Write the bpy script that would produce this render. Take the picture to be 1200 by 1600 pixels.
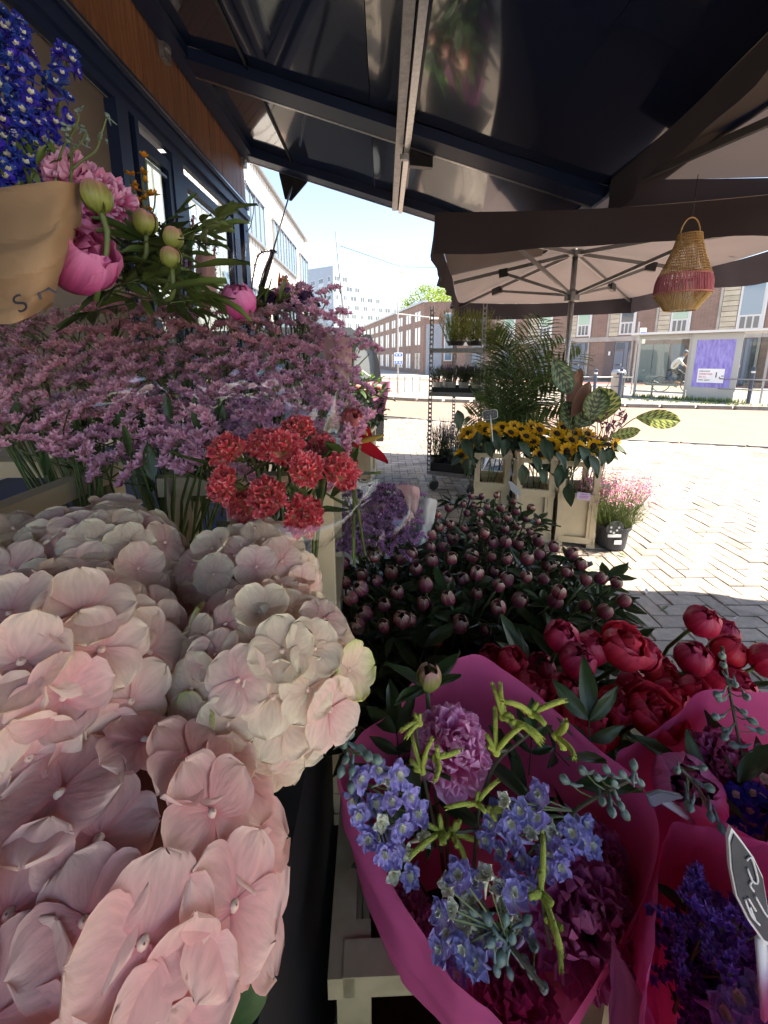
import bpy, math, random
import numpy as np
from mathutils import Vector, Matrix, Euler, Quaternion

for o in list(bpy.data.objects):
    bpy.data.objects.remove(o)
SC = bpy.context.scene
COL = SC.collection
random.seed(7)
NR = np.random.RandomState(11)
PI = math.pi

# ------------------------------------------------------------------ camera
CAM_H, FPX, PITCH, PX, PY = 1.45, 620.0, math.radians(11.0), 600.0, 680.5
cd = bpy.data.cameras.new('camera')
cam = bpy.data.objects.new('camera', cd)
COL.objects.link(cam)
cam.location = (0, 0, CAM_H)
cam.rotation_euler = (math.radians(90) - PITCH, 0, 0)
cd.sensor_fit = 'VERTICAL'
cd.sensor_height = 36.0
cd.sensor_width = 27.0
cd.lens = FPX / 1600 * 36
cd.shift_y = -(800 - PY) / 1600
cd.clip_start = 0.01
cd.clip_end = 2000
SC.camera = cam

# ------------------------------------------------------------------ sky, sun, exposure
SUN_EL = math.radians(57)
SUN_AZ = math.atan2(1.0, -0.2)          # direction to the sun, clockwise from +Y
w = bpy.data.worlds.new('World')
SC.world = w
w.use_nodes = True
nt = w.node_tree
sky = nt.nodes.new('ShaderNodeTexSky')
sky.sky_type = 'NISHITA'
sky.sun_disc = False
sky.sun_elevation = SUN_EL
sky.sun_rotation = SUN_AZ
sky.air_density = 1.0
sky.dust_density = 0.6
sky.ozone_density = 3.0
bg = nt.nodes['Background']
bg.inputs['Strength'].default_value = 0.078
nt.links.new(sky.outputs[0], bg.inputs[0])
sl = bpy.data.lights.new('sun', 'SUN')
sl.energy = 3.1
sl.angle = math.radians(0.5)
sl.color = (1, 0.95, 0.86)
sun = bpy.data.objects.new('sun', sl)
COL.objects.link(sun)
sdir = Vector((math.sin(SUN_AZ) * math.cos(SUN_EL), math.cos(SUN_AZ) * math.cos(SUN_EL), math.sin(SUN_EL)))
sun.rotation_euler = sdir.to_track_quat('Z', 'Y').to_euler()
SC.view_settings.view_transform = 'Standard'
SC.view_settings.look = 'None'
SC.view_settings.gamma = 1
SC.view_settings.use_curve_mapping = False
SC.view_settings.exposure = 2.68
SC.view_settings.use_white_balance = True
SC.view_settings.white_balance_temperature = 7500
SC.view_settings.white_balance_tint = 12
SC.cycles.use_denoising = True
SC.cycles.max_bounces = 7
SC.cycles.diffuse_bounces = 4
SC.cycles.glossy_bounces = 3
SC.cycles.transmission_bounces = 4
SC.cycles.transparent_max_bounces = 12
SC.cycles.caustics_reflective = False
SC.cycles.caustics_refractive = False
SC.cycles.use_adaptive_sampling = True
SC.cycles.adaptive_threshold = 0.02

# ------------------------------------------------------------------ pixels of the photograph -> places
_c, _s = math.cos(PITCH), math.sin(PITCH)
def ray(x, y):
    u = (PY - y) / FPX
    return Vector(((x - PX) / FPX, _c + u * _s, -_s + u * _c))
def at(x, y, z):
    return Vector((0, 0, CAM_H)) + ray(x, y) * z
def atY(x, y, Y):
    r = ray(x, y)
    return Vector((0, 0, CAM_H)) + r * (Y / r.y)
def atZ(x, y, Z=0.0):
    r = ray(x, y)
    return Vector((0, 0, CAM_H)) + r * ((Z - CAM_H) / r.z)
def pix(p):
    d = Vector(p) - Vector((0, 0, CAM_H))
    z = d.y * _c - d.z * _s
    u = d.y * _s + d.z * _c
    return PX + FPX * d.x / max(z, 1e-6), PY - FPX * u / max(z, 1e-6), z

# ------------------------------------------------------------------ mesh builder
class MB:
    def __init__(s):
        s.v, s.f, s.m, s.a, s.n = [], [], [], [], 0
    def add(s, P, F, mat=0, attr=None):
        P = np.asarray(P, float).reshape(-1, 3)
        k = s.n
        s.v.append(P)
        if attr is None:
            attr = np.full((len(P), 3), 0.5)
        s.a.append(np.asarray(attr, float).reshape(-1, 3))
        s.f.extend([tuple(int(i) + k for i in q) for q in F])
        s.m.extend([mat] * len(F))
        s.n += len(P)
        return s
    def grid(s, P, mat=0, attr=None, closev=False):
        P = np.asarray(P, float)
        nu, nv = P.shape[:2]
        F = []
        for i in range(nu - 1):
            for j in range(nv if closev else nv - 1):
                j2 = (j + 1) % nv
                F.append((i * nv + j, i * nv + j2, (i + 1) * nv + j2, (i + 1) * nv + j))
        if attr is None:
            u, v = np.meshgrid(np.linspace(0, 1, nu), np.linspace(0, 1, nv), indexing='ij')
            attr = np.stack([u, v, u * 0 + .5], -1)
        return s.add(P.reshape(-1, 3), F, mat, np.asarray(attr).reshape(-1, 3))
    def box(s, c, size, M=None, mat=0, rz=0):
        hx, hy, hz = [q / 2 for q in size]
        P = np.array([(x, y, z) for x in (-hx, hx) for y in (-hy, hy) for z in (-hz, hz)])
        if rz:
            cr, sr = math.cos(rz), math.sin(rz)
            P = np.stack([P[:, 0] * cr - P[:, 1] * sr, P[:, 0] * sr + P[:, 1] * cr, P[:, 2]], 1)
        P = P + np.array(c)
        if M is not None:
            P = xf(M, P)
        return s.add(P, [(0, 1, 3, 2), (4, 6, 7, 5), (0, 4, 5, 1), (2, 3, 7, 6), (0, 2, 6, 4), (1, 5, 7, 3)], mat)
    def bar(s, a, b, wd, ht=None, mat=0, up=(0, 0, 1)):
        a, b = Vector(a), Vector(b)
        ht = ht or wd
        d = (b - a).normalized()
        u = Vector(up)
        if abs(d.dot(u)) > .98:
            u = Vector((1, 0, 0))
        x = d.cross(u).normalized()
        y = x.cross(d)
        P = [p + x * (i * wd / 2) + y * (j * ht / 2) for p in (a, b) for i, j in ((-1, -1), (1, -1), (1, 1), (-1, 1))]
        return s.add([tuple(p) for p in P], [(3, 2, 1, 0), (4, 5, 6, 7), (0, 1, 5, 4), (1, 2, 6, 5), (2, 3, 7, 6), (3, 0, 4, 7)], mat)
    def tube(s, pts, r, n=6, mat=0, cap=True, attr=None):
        pts = [Vector(p) for p in pts]
        k = len(pts)
        rr = r if hasattr(r, '__len__') else [r] * k
        P = np.zeros((k, n, 3))
        nrm = None
        for i in range(k):
            d = (pts[min(i + 1, k - 1)] - pts[max(i - 1, 0)]).normalized()
            if nrm is None:
                nrm = d.cross(Vector((0, 0, 1)) if abs(d.z) < .9 else Vector((1, 0, 0))).normalized()
            nrm = (nrm - d * nrm.dot(d)).normalized()
            bn = d.cross(nrm)
            for j in range(n):
                t = 2 * PI * j / n
                P[i, j] = pts[i] + (nrm * math.cos(t) + bn * math.sin(t)) * rr[i]
        base = s.n
        s.grid(P, mat, attr, closev=True)
        if cap:
            s.f.append(tuple(base + j for j in reversed(range(n)))); s.m.append(mat)
            s.f.append(tuple(base + (k - 1) * n + j for j in range(n))); s.m.append(mat)
        return s
    def lathe(s, prof, n=16, c=(0, 0, 0), mat=0, M=None, fn=None):
        k = len(prof)
        th = np.linspace(0, 2 * PI, n, endpoint=False)
        P = np.zeros((k, n, 3))
        for i, (r, z) in enumerate(prof):
            P[i] = np.stack([r * np.cos(th), r * np.sin(th), np.full(n, z)], 1)
        if fn is not None:
            P = fn(P)
        P = P + np.array(c)
        if M is not None:
            P = xf(M, P.reshape(-1, 3)).reshape(k, n, 3)
        return s.grid(P, mat, None, closev=True)
    def prism(s, poly, z0, z1, mat=0):
        n = len(poly)
        P = [(x, y, z0) for x, y in poly] + [(x, y, z1) for x, y in poly]
        F = [tuple(reversed(range(n))), tuple(range(n, 2 * n))] + [(i, (i + 1) % n, n + (i + 1) % n, n + i) for i in range(n)]
        return s.add(P, F, mat)
    def mesh(s, name, mats, smooth=True, off=None):
        me = bpy.data.meshes.new(name)
        P = np.concatenate(s.v) if s.v else np.zeros((0, 3))
        if off is not None:
            P = P - np.array(off)
        me.from_pydata(P.tolist(), [], s.f)
        if not isinstance(mats, (list, tuple)):
            mats = [mats]
        for m in mats:
            me.materials.append(m)
        if len(mats) > 1:
            me.polygons.foreach_set('material_index', s.m)
        if smooth:
            me.polygons.foreach_set('use_smooth', [True] * len(s.f))
        A = np.concatenate(s.a)
        at_ = me.attributes.new('pt', 'FLOAT_COLOR', 'POINT')
        at_.data.foreach_set('color', np.concatenate([A, np.ones((len(A), 1))], 1).ravel())
        me.update()
        return me
    def build(s, name, mats, parent=None, smooth=False, M=None):
        off = None
        if parent is not None and M is None:
            off = tuple(WL(parent))
        return inst(name, s.mesh(name, mats, smooth, off), parent, M)

def WL(o):
    p = Vector(o.location)
    while o.parent is not None:
        o = o.parent
        p = p + o.location
    return p
def xf(M, P):
    A = np.array(M)
    return np.asarray(P) @ A[:3, :3].T + A[:3, 3]
def inst(name, me, parent=None, M=None):
    o = bpy.data.objects.new(name, me)
    COL.objects.link(o)
    if parent is not None:
        o.parent = parent
    if M is not None:
        o.matrix_basis = M
    return o
def tag(o, label=None, cat=None, group=None, kind=None):
    if label: o['label'] = label
    if cat: o['category'] = cat
    if group: o['group'] = group
    if kind: o['kind'] = kind
    return o
def thing(name, loc, label, cat, group=None, rot=None):
    o = bpy.data.objects.new(name, None)
    COL.objects.link(o)
    o.location = loc
    o.empty_display_size = .05
    if rot is not None:
        o.rotation_euler = rot
    return tag(o, label, cat, group)
def frame(p, d, spin=0.0, s=1.0, up=(0, 0, 1)):
    """matrix with local Z along d at p"""
    d = Vector(d).normalized()
    u = Vector(up)
    if abs(d.dot(u)) > .97:
        u = Vector((0, 1, 0))
    x = u.cross(d).normalized()
    y = d.cross(x)
    R = Matrix((x, y, d)).transposed().to_4x4()
    return Matrix.Translation(p) @ R @ Matrix.Rotation(spin, 4, 'Z') @ Matrix.Scale(s, 4)
def rv(s=1.0):
    return Vector((random.uniform(-s, s), random.uniform(-s, s), random.uniform(-s, s)))
def U(a, b):
    return random.uniform(a, b)
def curve_pts(P, n):
    """catmull-rom through P"""
    P = [np.array(p, float) for p in P]
    k = len(P)
    out = []
    for t in np.linspace(0, k - 1, n):
        i = min(int(t), k - 2)
        f = t - i
        p0 = P[max(i - 1, 0)]; p1 = P[i]; p2 = P[i + 1]; p3 = P[min(i + 2, k - 1)]
        out.append(.5 * (2 * p1 + (p2 - p0) * f + (2 * p0 - 5 * p1 + 4 * p2 - p3) * f * f + (3 * p1 - p0 - 3 * p2 + p3) * f ** 3))
    return out

def petal(L, W, nu=5, nv=5, peak=.6, rnd=.55, cup=.3, curl=.2, ruff=0, rf=3, jag=0, fold=0, base=.12, rb=.5, tip=0.0):
    """petal or leaf along +Y, normal +Z -> (points grid, attr)"""
    u = 1 - np.cos(np.linspace(0, 1, nu) * PI / 2 * .999)
    u = .5 * u + .5 * np.linspace(0, 1, nu)
    v = np.linspace(-1, 1, nv)
    # piecewise width profile
    a = np.clip(u / peak, 0, 1)
    b = np.clip((u - peak) / (1 - peak), 0, 1)
    wd = np.where(u < peak, base + (1 - base) * np.sin(a * PI / 2), np.maximum(1 - b ** 2, 0) ** rnd)
    wd = np.maximum(wd, .02) * W / 2
    ph = random.uniform(0, 6.28)
    X = wd[:, None] * v[None, :]
    yy = L * u[:, None] * np.ones_like(v)[None, :]
    if jag:
        yy = yy * (1 + jag * NR.uniform(-1, 1, (1, nv)) * (u[:, None] ** 3))
        X = X * (1 + jag * NR.uniform(-1, 1, (nu, 1)) * (np.abs(v)[None, :] ** 2))
    Z = cup * W * (v[None, :] ** 2) * np.sin(np.clip(u[:, None] * 1.3, 0, 1) * PI / 2) * .5 + curl * L * u[:, None] ** 2 + fold * np.abs(X)
    if ruff:
        Z = Z + ruff * L * np.sin(rf * v[None, :] + ph + 2 * u[:, None]) * (u[:, None] ** 1.5) * (.4 + .6 * np.abs(v)[None, :])
        Z = Z + ruff * L * .5 * np.sin(7 * u[:, None] + ph) * (np.abs(v)[None, :] ** 2) 
    if tip:
        Z = Z - tip * L * np.clip(u[:, None] - .6, 0, 1) ** 2
    P = np.stack([X, yy, Z], -1)
    A = np.stack([u[:, None] + 0 * X, (v[None, :] + 1) / 2 + 0 * X, np.full(X.shape, random.random())], -1)
    return P, A
def put(mb, PA, M, mat=0):
    P, A = PA
    mb.grid(xf(M, P.reshape(-1, 3)).reshape(P.shape), mat, A)
def RX(a): return Matrix.Rotation(a, 4, 'X')
def RY(a): return Matrix.Rotation(a, 4, 'Y')
def RZ(a): return Matrix.Rotation(a, 4, 'Z')
def T(*p): return Matrix.Translation(Vector(p) if len(p) == 3 else Vector(p[0]))

# ------------------------------------------------------------------ materials
def newmat(name):
    m = bpy.data.materials.new(name)
    m.use_nodes = True
    return m, m.node_tree, m.node_tree.nodes['Principled BSDF'], m.node_tree.nodes['Material Output']
def N(nt, typ, **kw):
    n = nt.nodes.new(typ)
    for k, v in kw.items():
        setattr(n, k, v)
    return n
def ramp(nt, stops):
    r = N(nt, 'ShaderNodeValToRGB')
    e = r.color_ramp.elements
    while len(e) < len(stops):
        e.new(.5)
    for q, (p, c) in zip(e, stops):
        q.position = p
        q.color = (*c, 1)
    return r
def mat(name, col, rough=.6, metal=0, noise=None, bump=0, bscale=80, spec=.5, coat=0, rnd=0, stretch=(1, 1, 1), sheen=0, detail=4):
    """noise=(scale, dark colour, amount)"""
    m, nt, b, out = newmat(name)
    b.inputs['Base Color'].default_value = (*col, 1)
    b.inputs['Roughness'].default_value = rough
    b.inputs['Metallic'].default_value = metal
    b.inputs['Specular IOR Level'].default_value = spec
    b.inputs['Coat Weight'].default_value = coat
    tc = N(nt, 'ShaderNodeTexCoord')
    mp = N(nt, 'ShaderNodeMapping')
    mp.inputs['Scale'].default_value = stretch
    nt.links.new(tc.outputs['Object'], mp.inputs[0])
    src = None
    if noise:
        n = N(nt, 'ShaderNodeTexNoise')
        n.inputs['Scale'].default_value = noise[0]
        n.inputs['Detail'].default_value = detail
        n.inputs['Roughness'].default_value = .65
        nt.links.new(mp.outputs[0], n.inputs[0])
        k = noise[2]
        r = ramp(nt, [(.5 - .3 * (1.2 - k), noise[1]), (.5 + .3 * (1.2 - k), col)])
        nt.links.new(n.outputs['Fac'], r.inputs[0])
        src = r.outputs[0]
    if rnd:
        oi = N(nt, 'ShaderNodeObjectInfo')
        hs = N(nt, 'ShaderNodeHueSaturation')
        mr = N(nt, 'ShaderNodeMapRange')
        mr.inputs[3].default_value = 1 - rnd
        mr.inputs[4].default_value = 1 + rnd
        nt.links.new(oi.outputs['Random'], mr.inputs[0])
        nt.links.new(mr.outputs[0], hs.inputs['Value'])
        if src: nt.links.new(src, hs.inputs['Color'])
        else: hs.inputs['Color'].default_value = (*col, 1)
        src = hs.outputs[0]
    if src:
        nt.links.new(src, b.inputs['Base Color'])
    if bump:
        n2 = N(nt, 'ShaderNodeTexNoise')
        n2.inputs['Scale'].default_value = bscale
        n2.inputs['Detail'].default_value = 3
        nt.links.new(mp.outputs[0], n2.inputs[0])
        bp = N(nt, 'ShaderNodeBump')
        bp.inputs['Strength'].default_value = bump
        bp.inputs['Distance'].default_value = .01
        nt.links.new(n2.outputs['Fac'], bp.inputs['Height'])
        nt.links.new(bp.outputs[0], b.inputs['Normal'])
    return m
def leafmat(name, stops, rough=.5, tl=.25, rnd=.12, vein=(2, 14), vamt=.25, bump=.15, spec=.4, across=None, hue=0.0, dist=.002, pat=None):
    """petal / leaf: colour along its length (attr R), fine veins across (attr G), some light through"""
    m, nt, b, out = newmat(name)
    L = nt.links
    a = N(nt, 'ShaderNodeAttribute', attribute_name='pt')
    sp = N(nt, 'ShaderNodeSeparateColor')
    L.new(a.outputs['Color'], sp.inputs[0])
    r = ramp(nt, stops)
    L.new(sp.outputs[0], r.inputs[0])
    src = r.outputs[0]
    cb = N(nt, 'ShaderNodeCombineXYZ')
    for i, k in ((0, vein[0]), (1, vein[1])):
        mm = N(nt, 'ShaderNodeMath', operation='MULTIPLY')
        mm.inputs[1].default_value = k
        L.new(sp.outputs[i], mm.inputs[0])
        L.new(mm.outputs[0], cb.inputs[i])
    m3 = N(nt, 'ShaderNodeMath', operation='MULTIPLY')
    m3.inputs[1].default_value = 37
    L.new(sp.outputs[2], m3.inputs[0])
    L.new(m3.outputs[0], cb.inputs[2])
    n = N(nt, 'ShaderNodeTexNoise')
    n.inputs['Scale'].default_value = 1
    n.inputs['Detail'].default_value = 4
    L.new(cb.outputs[0], n.inputs[0])
    if across is not None:     # colour by distance from the midrib
        ab = N(nt, 'ShaderNodeMath', operation='SUBTRACT'); ab.inputs[1].default_value = .5
        L.new(sp.outputs[1], ab.inputs[0])
        ab2 = N(nt, 'ShaderNodeMath', operation='ABSOLUTE'); L.new(ab.outputs[0], ab2.inputs[0])
        r2 = ramp(nt, across)
        ad = N(nt, 'ShaderNodeMath', operation='MULTIPLY_ADD')
        ad.inputs[1].default_value = 2
        L.new(ab2.outputs[0], ad.inputs[0])
        nn = N(nt, 'ShaderNodeMath', operation='MULTIPLY_ADD'); nn.inputs[1].default_value = .3; nn.inputs[2].default_value = -.15
        L.new(n.outputs['Fac'], nn.inputs[0]); L.new(nn.outputs[0], ad.inputs[2])
        if pat:
            # chevrons running out from the midrib
            pm = N(nt, 'ShaderNodeMath', operation='MULTIPLY_ADD'); pm.inputs[1].default_value = -pat[1]
            L.new(ab2.outputs[0], pm.inputs[0]); L.new(sp.outputs[0], pm.inputs[2])
            pf = N(nt, 'ShaderNodeMath', operation='MULTIPLY'); pf.inputs[1].default_value = pat[0]
            L.new(pm.outputs[0], pf.inputs[0])
            sn = N(nt, 'ShaderNodeMath', operation='SINE'); L.new(pf.outputs[0], sn.inputs[0])
            ps = N(nt, 'ShaderNodeMath', operation='MULTIPLY_ADD'); ps.inputs[1].default_value = pat[2]
            L.new(sn.outputs[0], ps.inputs[0]); L.new(ad.outputs[0], ps.inputs[2])
            L.new(ps.outputs[0], r2.inputs[0])
        else:
            L.new(ad.outputs[0], r2.inputs[0])
        src = r2.outputs[0]
    mx = N(nt, 'ShaderNodeMix', data_type='RGBA', blend_type='MULTIPLY')
    mx.inputs[0].default_value = vamt
    rr = ramp(nt, [(.3, (.45, .45, .45)), (.65, (1.25, 1.25, 1.25))])
    L.new(n.outputs['Fac'], rr.inputs[0])
    L.new(src, mx.inputs[6])
    L.new(rr.outputs[0], mx.inputs[7])
    oi = N(nt, 'ShaderNodeObjectInfo')
    ad1 = N(nt, 'ShaderNodeMath', operation='ADD')
    L.new(oi.outputs['Random'], ad1.inputs[0])
    L.new(sp.outputs[2], ad1.inputs[1])
    mr = N(nt, 'ShaderNodeMapRange')
    mr.inputs[2].default_value = 2
    mr.inputs[3].default_value = 1 - rnd
    mr.inputs[4].default_value = 1 + rnd
    L.new(ad1.outputs[0], mr.inputs[0])
    hs = N(nt, 'ShaderNodeHueSaturation')
    L.new(mr.outputs[0], hs.inputs['Value'])
    L.new(mx.outputs[2], hs.inputs['Color'])
    if hue:
        mh = N(nt, 'ShaderNodeMapRange')
        mh.inputs[3].default_value = .5 - hue
        mh.inputs[4].default_value = .5 + hue
        L.new(oi.outputs['Random'], mh.inputs[0])
        L.new(mh.outputs[0], hs.inputs['Hue'])
    L.new(hs.outputs[0], b.inputs['Base Color'])
    b.inputs['Roughness'].default_value = rough
    b.inputs['Specular IOR Level'].default_value = spec
    if bump:
        bp = N(nt, 'ShaderNodeBump')
        bp.inputs['Strength'].default_value = bump
        bp.inputs['Distance'].default_value = dist
        L.new(n.outputs['Fac'], bp.inputs['Height'])
        L.new(bp.outputs[0], b.inputs['Normal'])
    if tl:
        t = N(nt, 'ShaderNodeBsdfTranslucent')
        L.new(hs.outputs[0], t.inputs['Color'])
        ms = N(nt, 'ShaderNodeMixShader')
        ms.inputs[0].default_value = tl
        L.new(b.outputs[0], ms.inputs[1])
        L.new(t.outputs[0], ms.inputs[2])
        L.new(ms.outputs[0], out.inputs[0])
    return m
def clearfilm(name, rough=.08, tint=(.97, .97, .97), base=.04, bump=.6, bscale=14, haze=.0):
    """cellophane / thin pane: see-through with sharp creased highlights"""
    m, nt, b, out = newmat(name)
    L = nt.links
    nt.nodes.remove(b)
    tr = N(nt, 'ShaderNodeBsdfTransparent'); tr.inputs[0].default_value = (*tint, 1)
    gl = N(nt, 'ShaderNodeBsdfGlossy'); gl.inputs['Roughness'].default_value = rough
    lw = N(nt, 'ShaderNodeLayerWeight'); lw.inputs[0].default_value = .5
    ms = N(nt, 'ShaderNodeMixShader')
    pw = N(nt, 'ShaderNodeMath', operation='POWER'); pw.inputs[1].default_value = 3.5
    L.new(lw.outputs['Facing'], pw.inputs[0])
    ad = N(nt, 'ShaderNodeMath', operation='MULTIPLY_ADD'); ad.inputs[1].default_value = .55; ad.inputs[2].default_value = base; ad.use_clamp = True
    L.new(pw.outputs[0], ad.inputs[0])
    L.new(ad.outputs[0], ms.inputs[0])
    L.new(tr.outputs[0], ms.inputs[1]); L.new(gl.outputs[0], ms.inputs[2])
    if bump:
        tc = N(nt, 'ShaderNodeTexCoord')
        n = N(nt, 'ShaderNodeTexNoise'); n.inputs['Scale'].default_value = bscale; n.inputs['Detail'].default_value = 2
        L.new(tc.outputs['Object'], n.inputs[0])
        bp = N(nt, 'ShaderNodeBump'); bp.inputs['Strength'].default_value = bump; bp.inputs['Distance'].default_value = .01
        L.new(n.outputs['Fac'], bp.inputs['Height'])
        L.new(bp.outputs[0], gl.inputs['Normal'])
    last = ms.outputs[0]
    if haze:
        df = N(nt, 'ShaderNodeBsdfDiffuse'); df.inputs[0].default_value = (.8, .8, .8, 1)
        m2 = N(nt, 'ShaderNodeMixShader'); m2.inputs[0].default_value = haze
        L.new(last, m2.inputs[1]); L.new(df.outputs[0], m2.inputs[2]); last = m2.outputs[0]
    L.new(last, out.inputs[0])
    return m
ORD = ['leftmost', 'second', 'third', 'fourth', 'fifth', 'sixth', 'seventh', 'eighth', 'ninth', 'tenth', 'eleventh', 'twelfth', 'thirteenth', 'fourteenth', 'fifteenth', 'sixteenth', 'seventeenth', 'eighteenth', 'nineteenth', 'twentieth', 'twenty-first', 'twenty-second', 'twenty-third', 'twenty-fourth', 'twenty-fifth', 'twenty-sixth', 'twenty-seventh', 'twenty-eighth', 'twenty-ninth', 'thirtieth']
def nth(xs, x):
    k = sorted(xs).index(x)
    return 'leftmost' if k == 0 else ORD[k] + ' from the left'
def text_into(mb, body, size, M, mat_i=0):
    cu = bpy.data.curves.new('lettering', 'FONT')
    cu.body = body
    cu.size = size
    cu.align_x = 'LEFT'
    o = bpy.data.objects.new('lettering', cu)
    COL.objects.link(o)
    dg = bpy.context.evaluated_depsgraph_get()
    me = bpy.data.meshes.new_from_object(o.evaluated_get(dg))
    P = np.array([v.co[:] for v in me.vertices])
    F = [tuple(p.vertices) for p in me.polygons]
    bpy.data.objects.remove(o); bpy.data.curves.remove(cu); bpy.data.meshes.remove(me)
    if len(P):
        mb.add(xf(M, P), F, mat_i)
# ================================================================== MATERIALS OF THE SETTING
M_navy = mat('navy_gloss_panel', (.010, .022, .062), rough=.10, spec=.8, coat=.7, bump=.02, bscale=3)
M_navy_beam = mat('navy_frame', (.010, .022, .066), rough=.45, spec=.35)
M_black = mat('black_metal', (.012, .013, .015), rough=.4)
M_alu = mat('brushed_aluminium', (.55, .55, .56), rough=.32, metal=1, noise=(40, (.38, .38, .39), .5), stretch=(1, 1, .05))
M_steel = mat('galvanised_steel', (.42, .42, .43), rough=.45, metal=.9, noise=(30, (.28, .28, .29), .6))
M_wood = mat('brown_wood_cladding', (.34, .15, .07), rough=.55, noise=(5, (.15, .065, .03), .7), stretch=(9, 9, .6), bump=.15, bscale=20, rnd=.18)
M_blind = mat('taupe_blind', (.16, .135, .115), rough=.8, noise=(3, (.13, .11, .095), .5))
M_glass = clearfilm('window_glass', rough=.02, base=.10, bump=0, tint=(.75, .82, .82))
M_dark_in = mat('dark_interior', (.02, .02, .022), rough=.8)
M_plastic_dark = mat('black_plastic', (.018, .019, .022), rough=.45, noise=(30, (.03, .03, .033), .5))
M_grey_sheet = mat('grey_sheet', (.30, .31, .32), rough=.5)
M_white = mat('white_paint', (.78, .78, .76), rough=.5)
M_paver = mat('concrete_paver', (.36, .31, .265), rough=.85, noise=(22, (.245, .215, .19), .55), bump=.35, bscale=240, rnd=.16)
def stains(m, lo=.55, sc=2.3):
    nt = m.node_tree; b = nt.nodes['Principled BSDF']; src = b.inputs['Base Color'].links[0].from_socket
    g = N(nt, 'ShaderNodeNewGeometry')
    n = N(nt, 'ShaderNodeTexNoise'); n.inputs['Scale'].default_value = sc; n.inputs['Detail'].default_value = 7; n.inputs['Roughness'].default_value = .7
    nt.links.new(g.outputs['Position'], n.inputs[0])
    r = ramp(nt, [(.34, (lo, lo * .98, lo * .95)), (.50, (1, 1, 1)), (.75, (1.08, 1.06, 1.02))]); nt.links.new(n.outputs[0], r.inputs[0])
    v = N(nt, 'ShaderNodeTexVoronoi'); v.inputs['Scale'].default_value = 7; nt.links.new(g.outputs['Position'], v.inputs[0])
    r2 = ramp(nt, [(.045, (.45, .44, .42)), (.07, (1, 1, 1))]); nt.links.new(v.outputs['Distance'], r2.inputs[0])
    m1 = N(nt, 'ShaderNodeMix', data_type='RGBA', blend_type='MULTIPLY'); m1.inputs[0].default_value = 1
    m2 = N(nt, 'ShaderNodeMix', data_type='RGBA', blend_type='MULTIPLY'); m2.inputs[0].default_value = .8
    nt.links.new(src, m1.inputs[6]); nt.links.new(r.outputs[0], m1.inputs[7]); nt.links.new(m1.outputs[2], m2.inputs[6]); nt.links.new(r2.outputs[0], m2.inputs[7]); nt.links.new(m2.outputs[2], b.inputs['Base Color'])
stains(M_paver)
M_sand = mat('joint_sand', (.075, .065, .055), rough=.95, noise=(60, (.04, .035, .03), .6))
M_road = mat('reddish_asphalt', (.25, .165, .125), rough=.9, noise=(1.3, (.20, .14, .11), .6), bump=.2, bscale=90)
M_path = mat('pale_paving', (.30, .265, .225), rough=.9, noise=(1.5, (.24, .215, .185), .6), bump=.15, bscale=60)
M_cycle = mat('red_cycle_path', (.34, .12, .10), rough=.9, noise=(2, (.27, .10, .085), .6))
M_kerb = mat('kerb_stone', (.20, .19, .175), rough=.85, noise=(8, (.13, .125, .11), .6))
M_plaza = mat('plaza_paving_far', (.42, .36, .30), rough=.9, noise=(9, (.33, .28, .24), .6))
M_grass = leafmat('grass', [(0, (.05, .10, .02)), (1, (.16, .24, .05))], tl=.2)
M_ground = mat('far_ground', (.38, .345, .30), rough=.95, noise=(.6, (.30, .27, .24), .6))

# ================================================================== GROUND
def sheet(name, poly, z, m, kind='structure'):
    b = MB()
    b.add([(x, y, z) for x, y in poly], [tuple(range(len(poly)))])
    o = b.build(name, m)
    return tag(o, kind=kind)
tag(MB().add([(-900, -300, -.06), (900, -300, -.06), (900, 1200, -.06), (-900, 1200, -.06)], [(0, 1, 2, 3)]).build('ground', M_ground), kind='structure')
paving = sheet('paving', [(-3, -7), (11.4, -7), (11.4, 5.35), (8.0, 6.0), (4.3, 7.1), (.64, 9.8), (-9, 14.5)], -.012, M_sand)
sheet('plaza', [(-9, -40), (40, -40), (40, 0), (24, 3.0), (8.0, 6.0), (4.3, 7.1), (.64, 9.8), (-9, 14.5)], -.02, M_plaza)
road = sheet('road', [(24, 3.0), (8.0, 6.0), (4.3, 7.1), (.64, 9.8), (-9, 14.5), (-9, 19.6), (1.2, 13.9), (7.5, 12.2), (15, 10.6), (30, 7)], -.03, M_road)
island = sheet('bus_stop_island', [(-9, 19.6), (1.2, 13.9), (7.5, 12.2), (15, 10.6), (30, 7), (40, 9), (22, 15.4), (13, 18), (2, 19.2), (-9, 25)], -.004, M_path)
sheet('back_road', [(-9, 25), (2, 19.2), (13, 18), (22, 15.4), (40, 9), (44, 12), (24, 18.4), (14, 22.5), (4, 26), (-9, 34)], -.02, M_path)
sheet('cycle_path', [(-9, 34), (4, 26), (14, 22.5), (24, 18.4), (44, 12), (45, 13.4), (24.6, 20), (14.6, 24.2), (4.6, 28), (-9, 37)], -.012, M_cycle)
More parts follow.
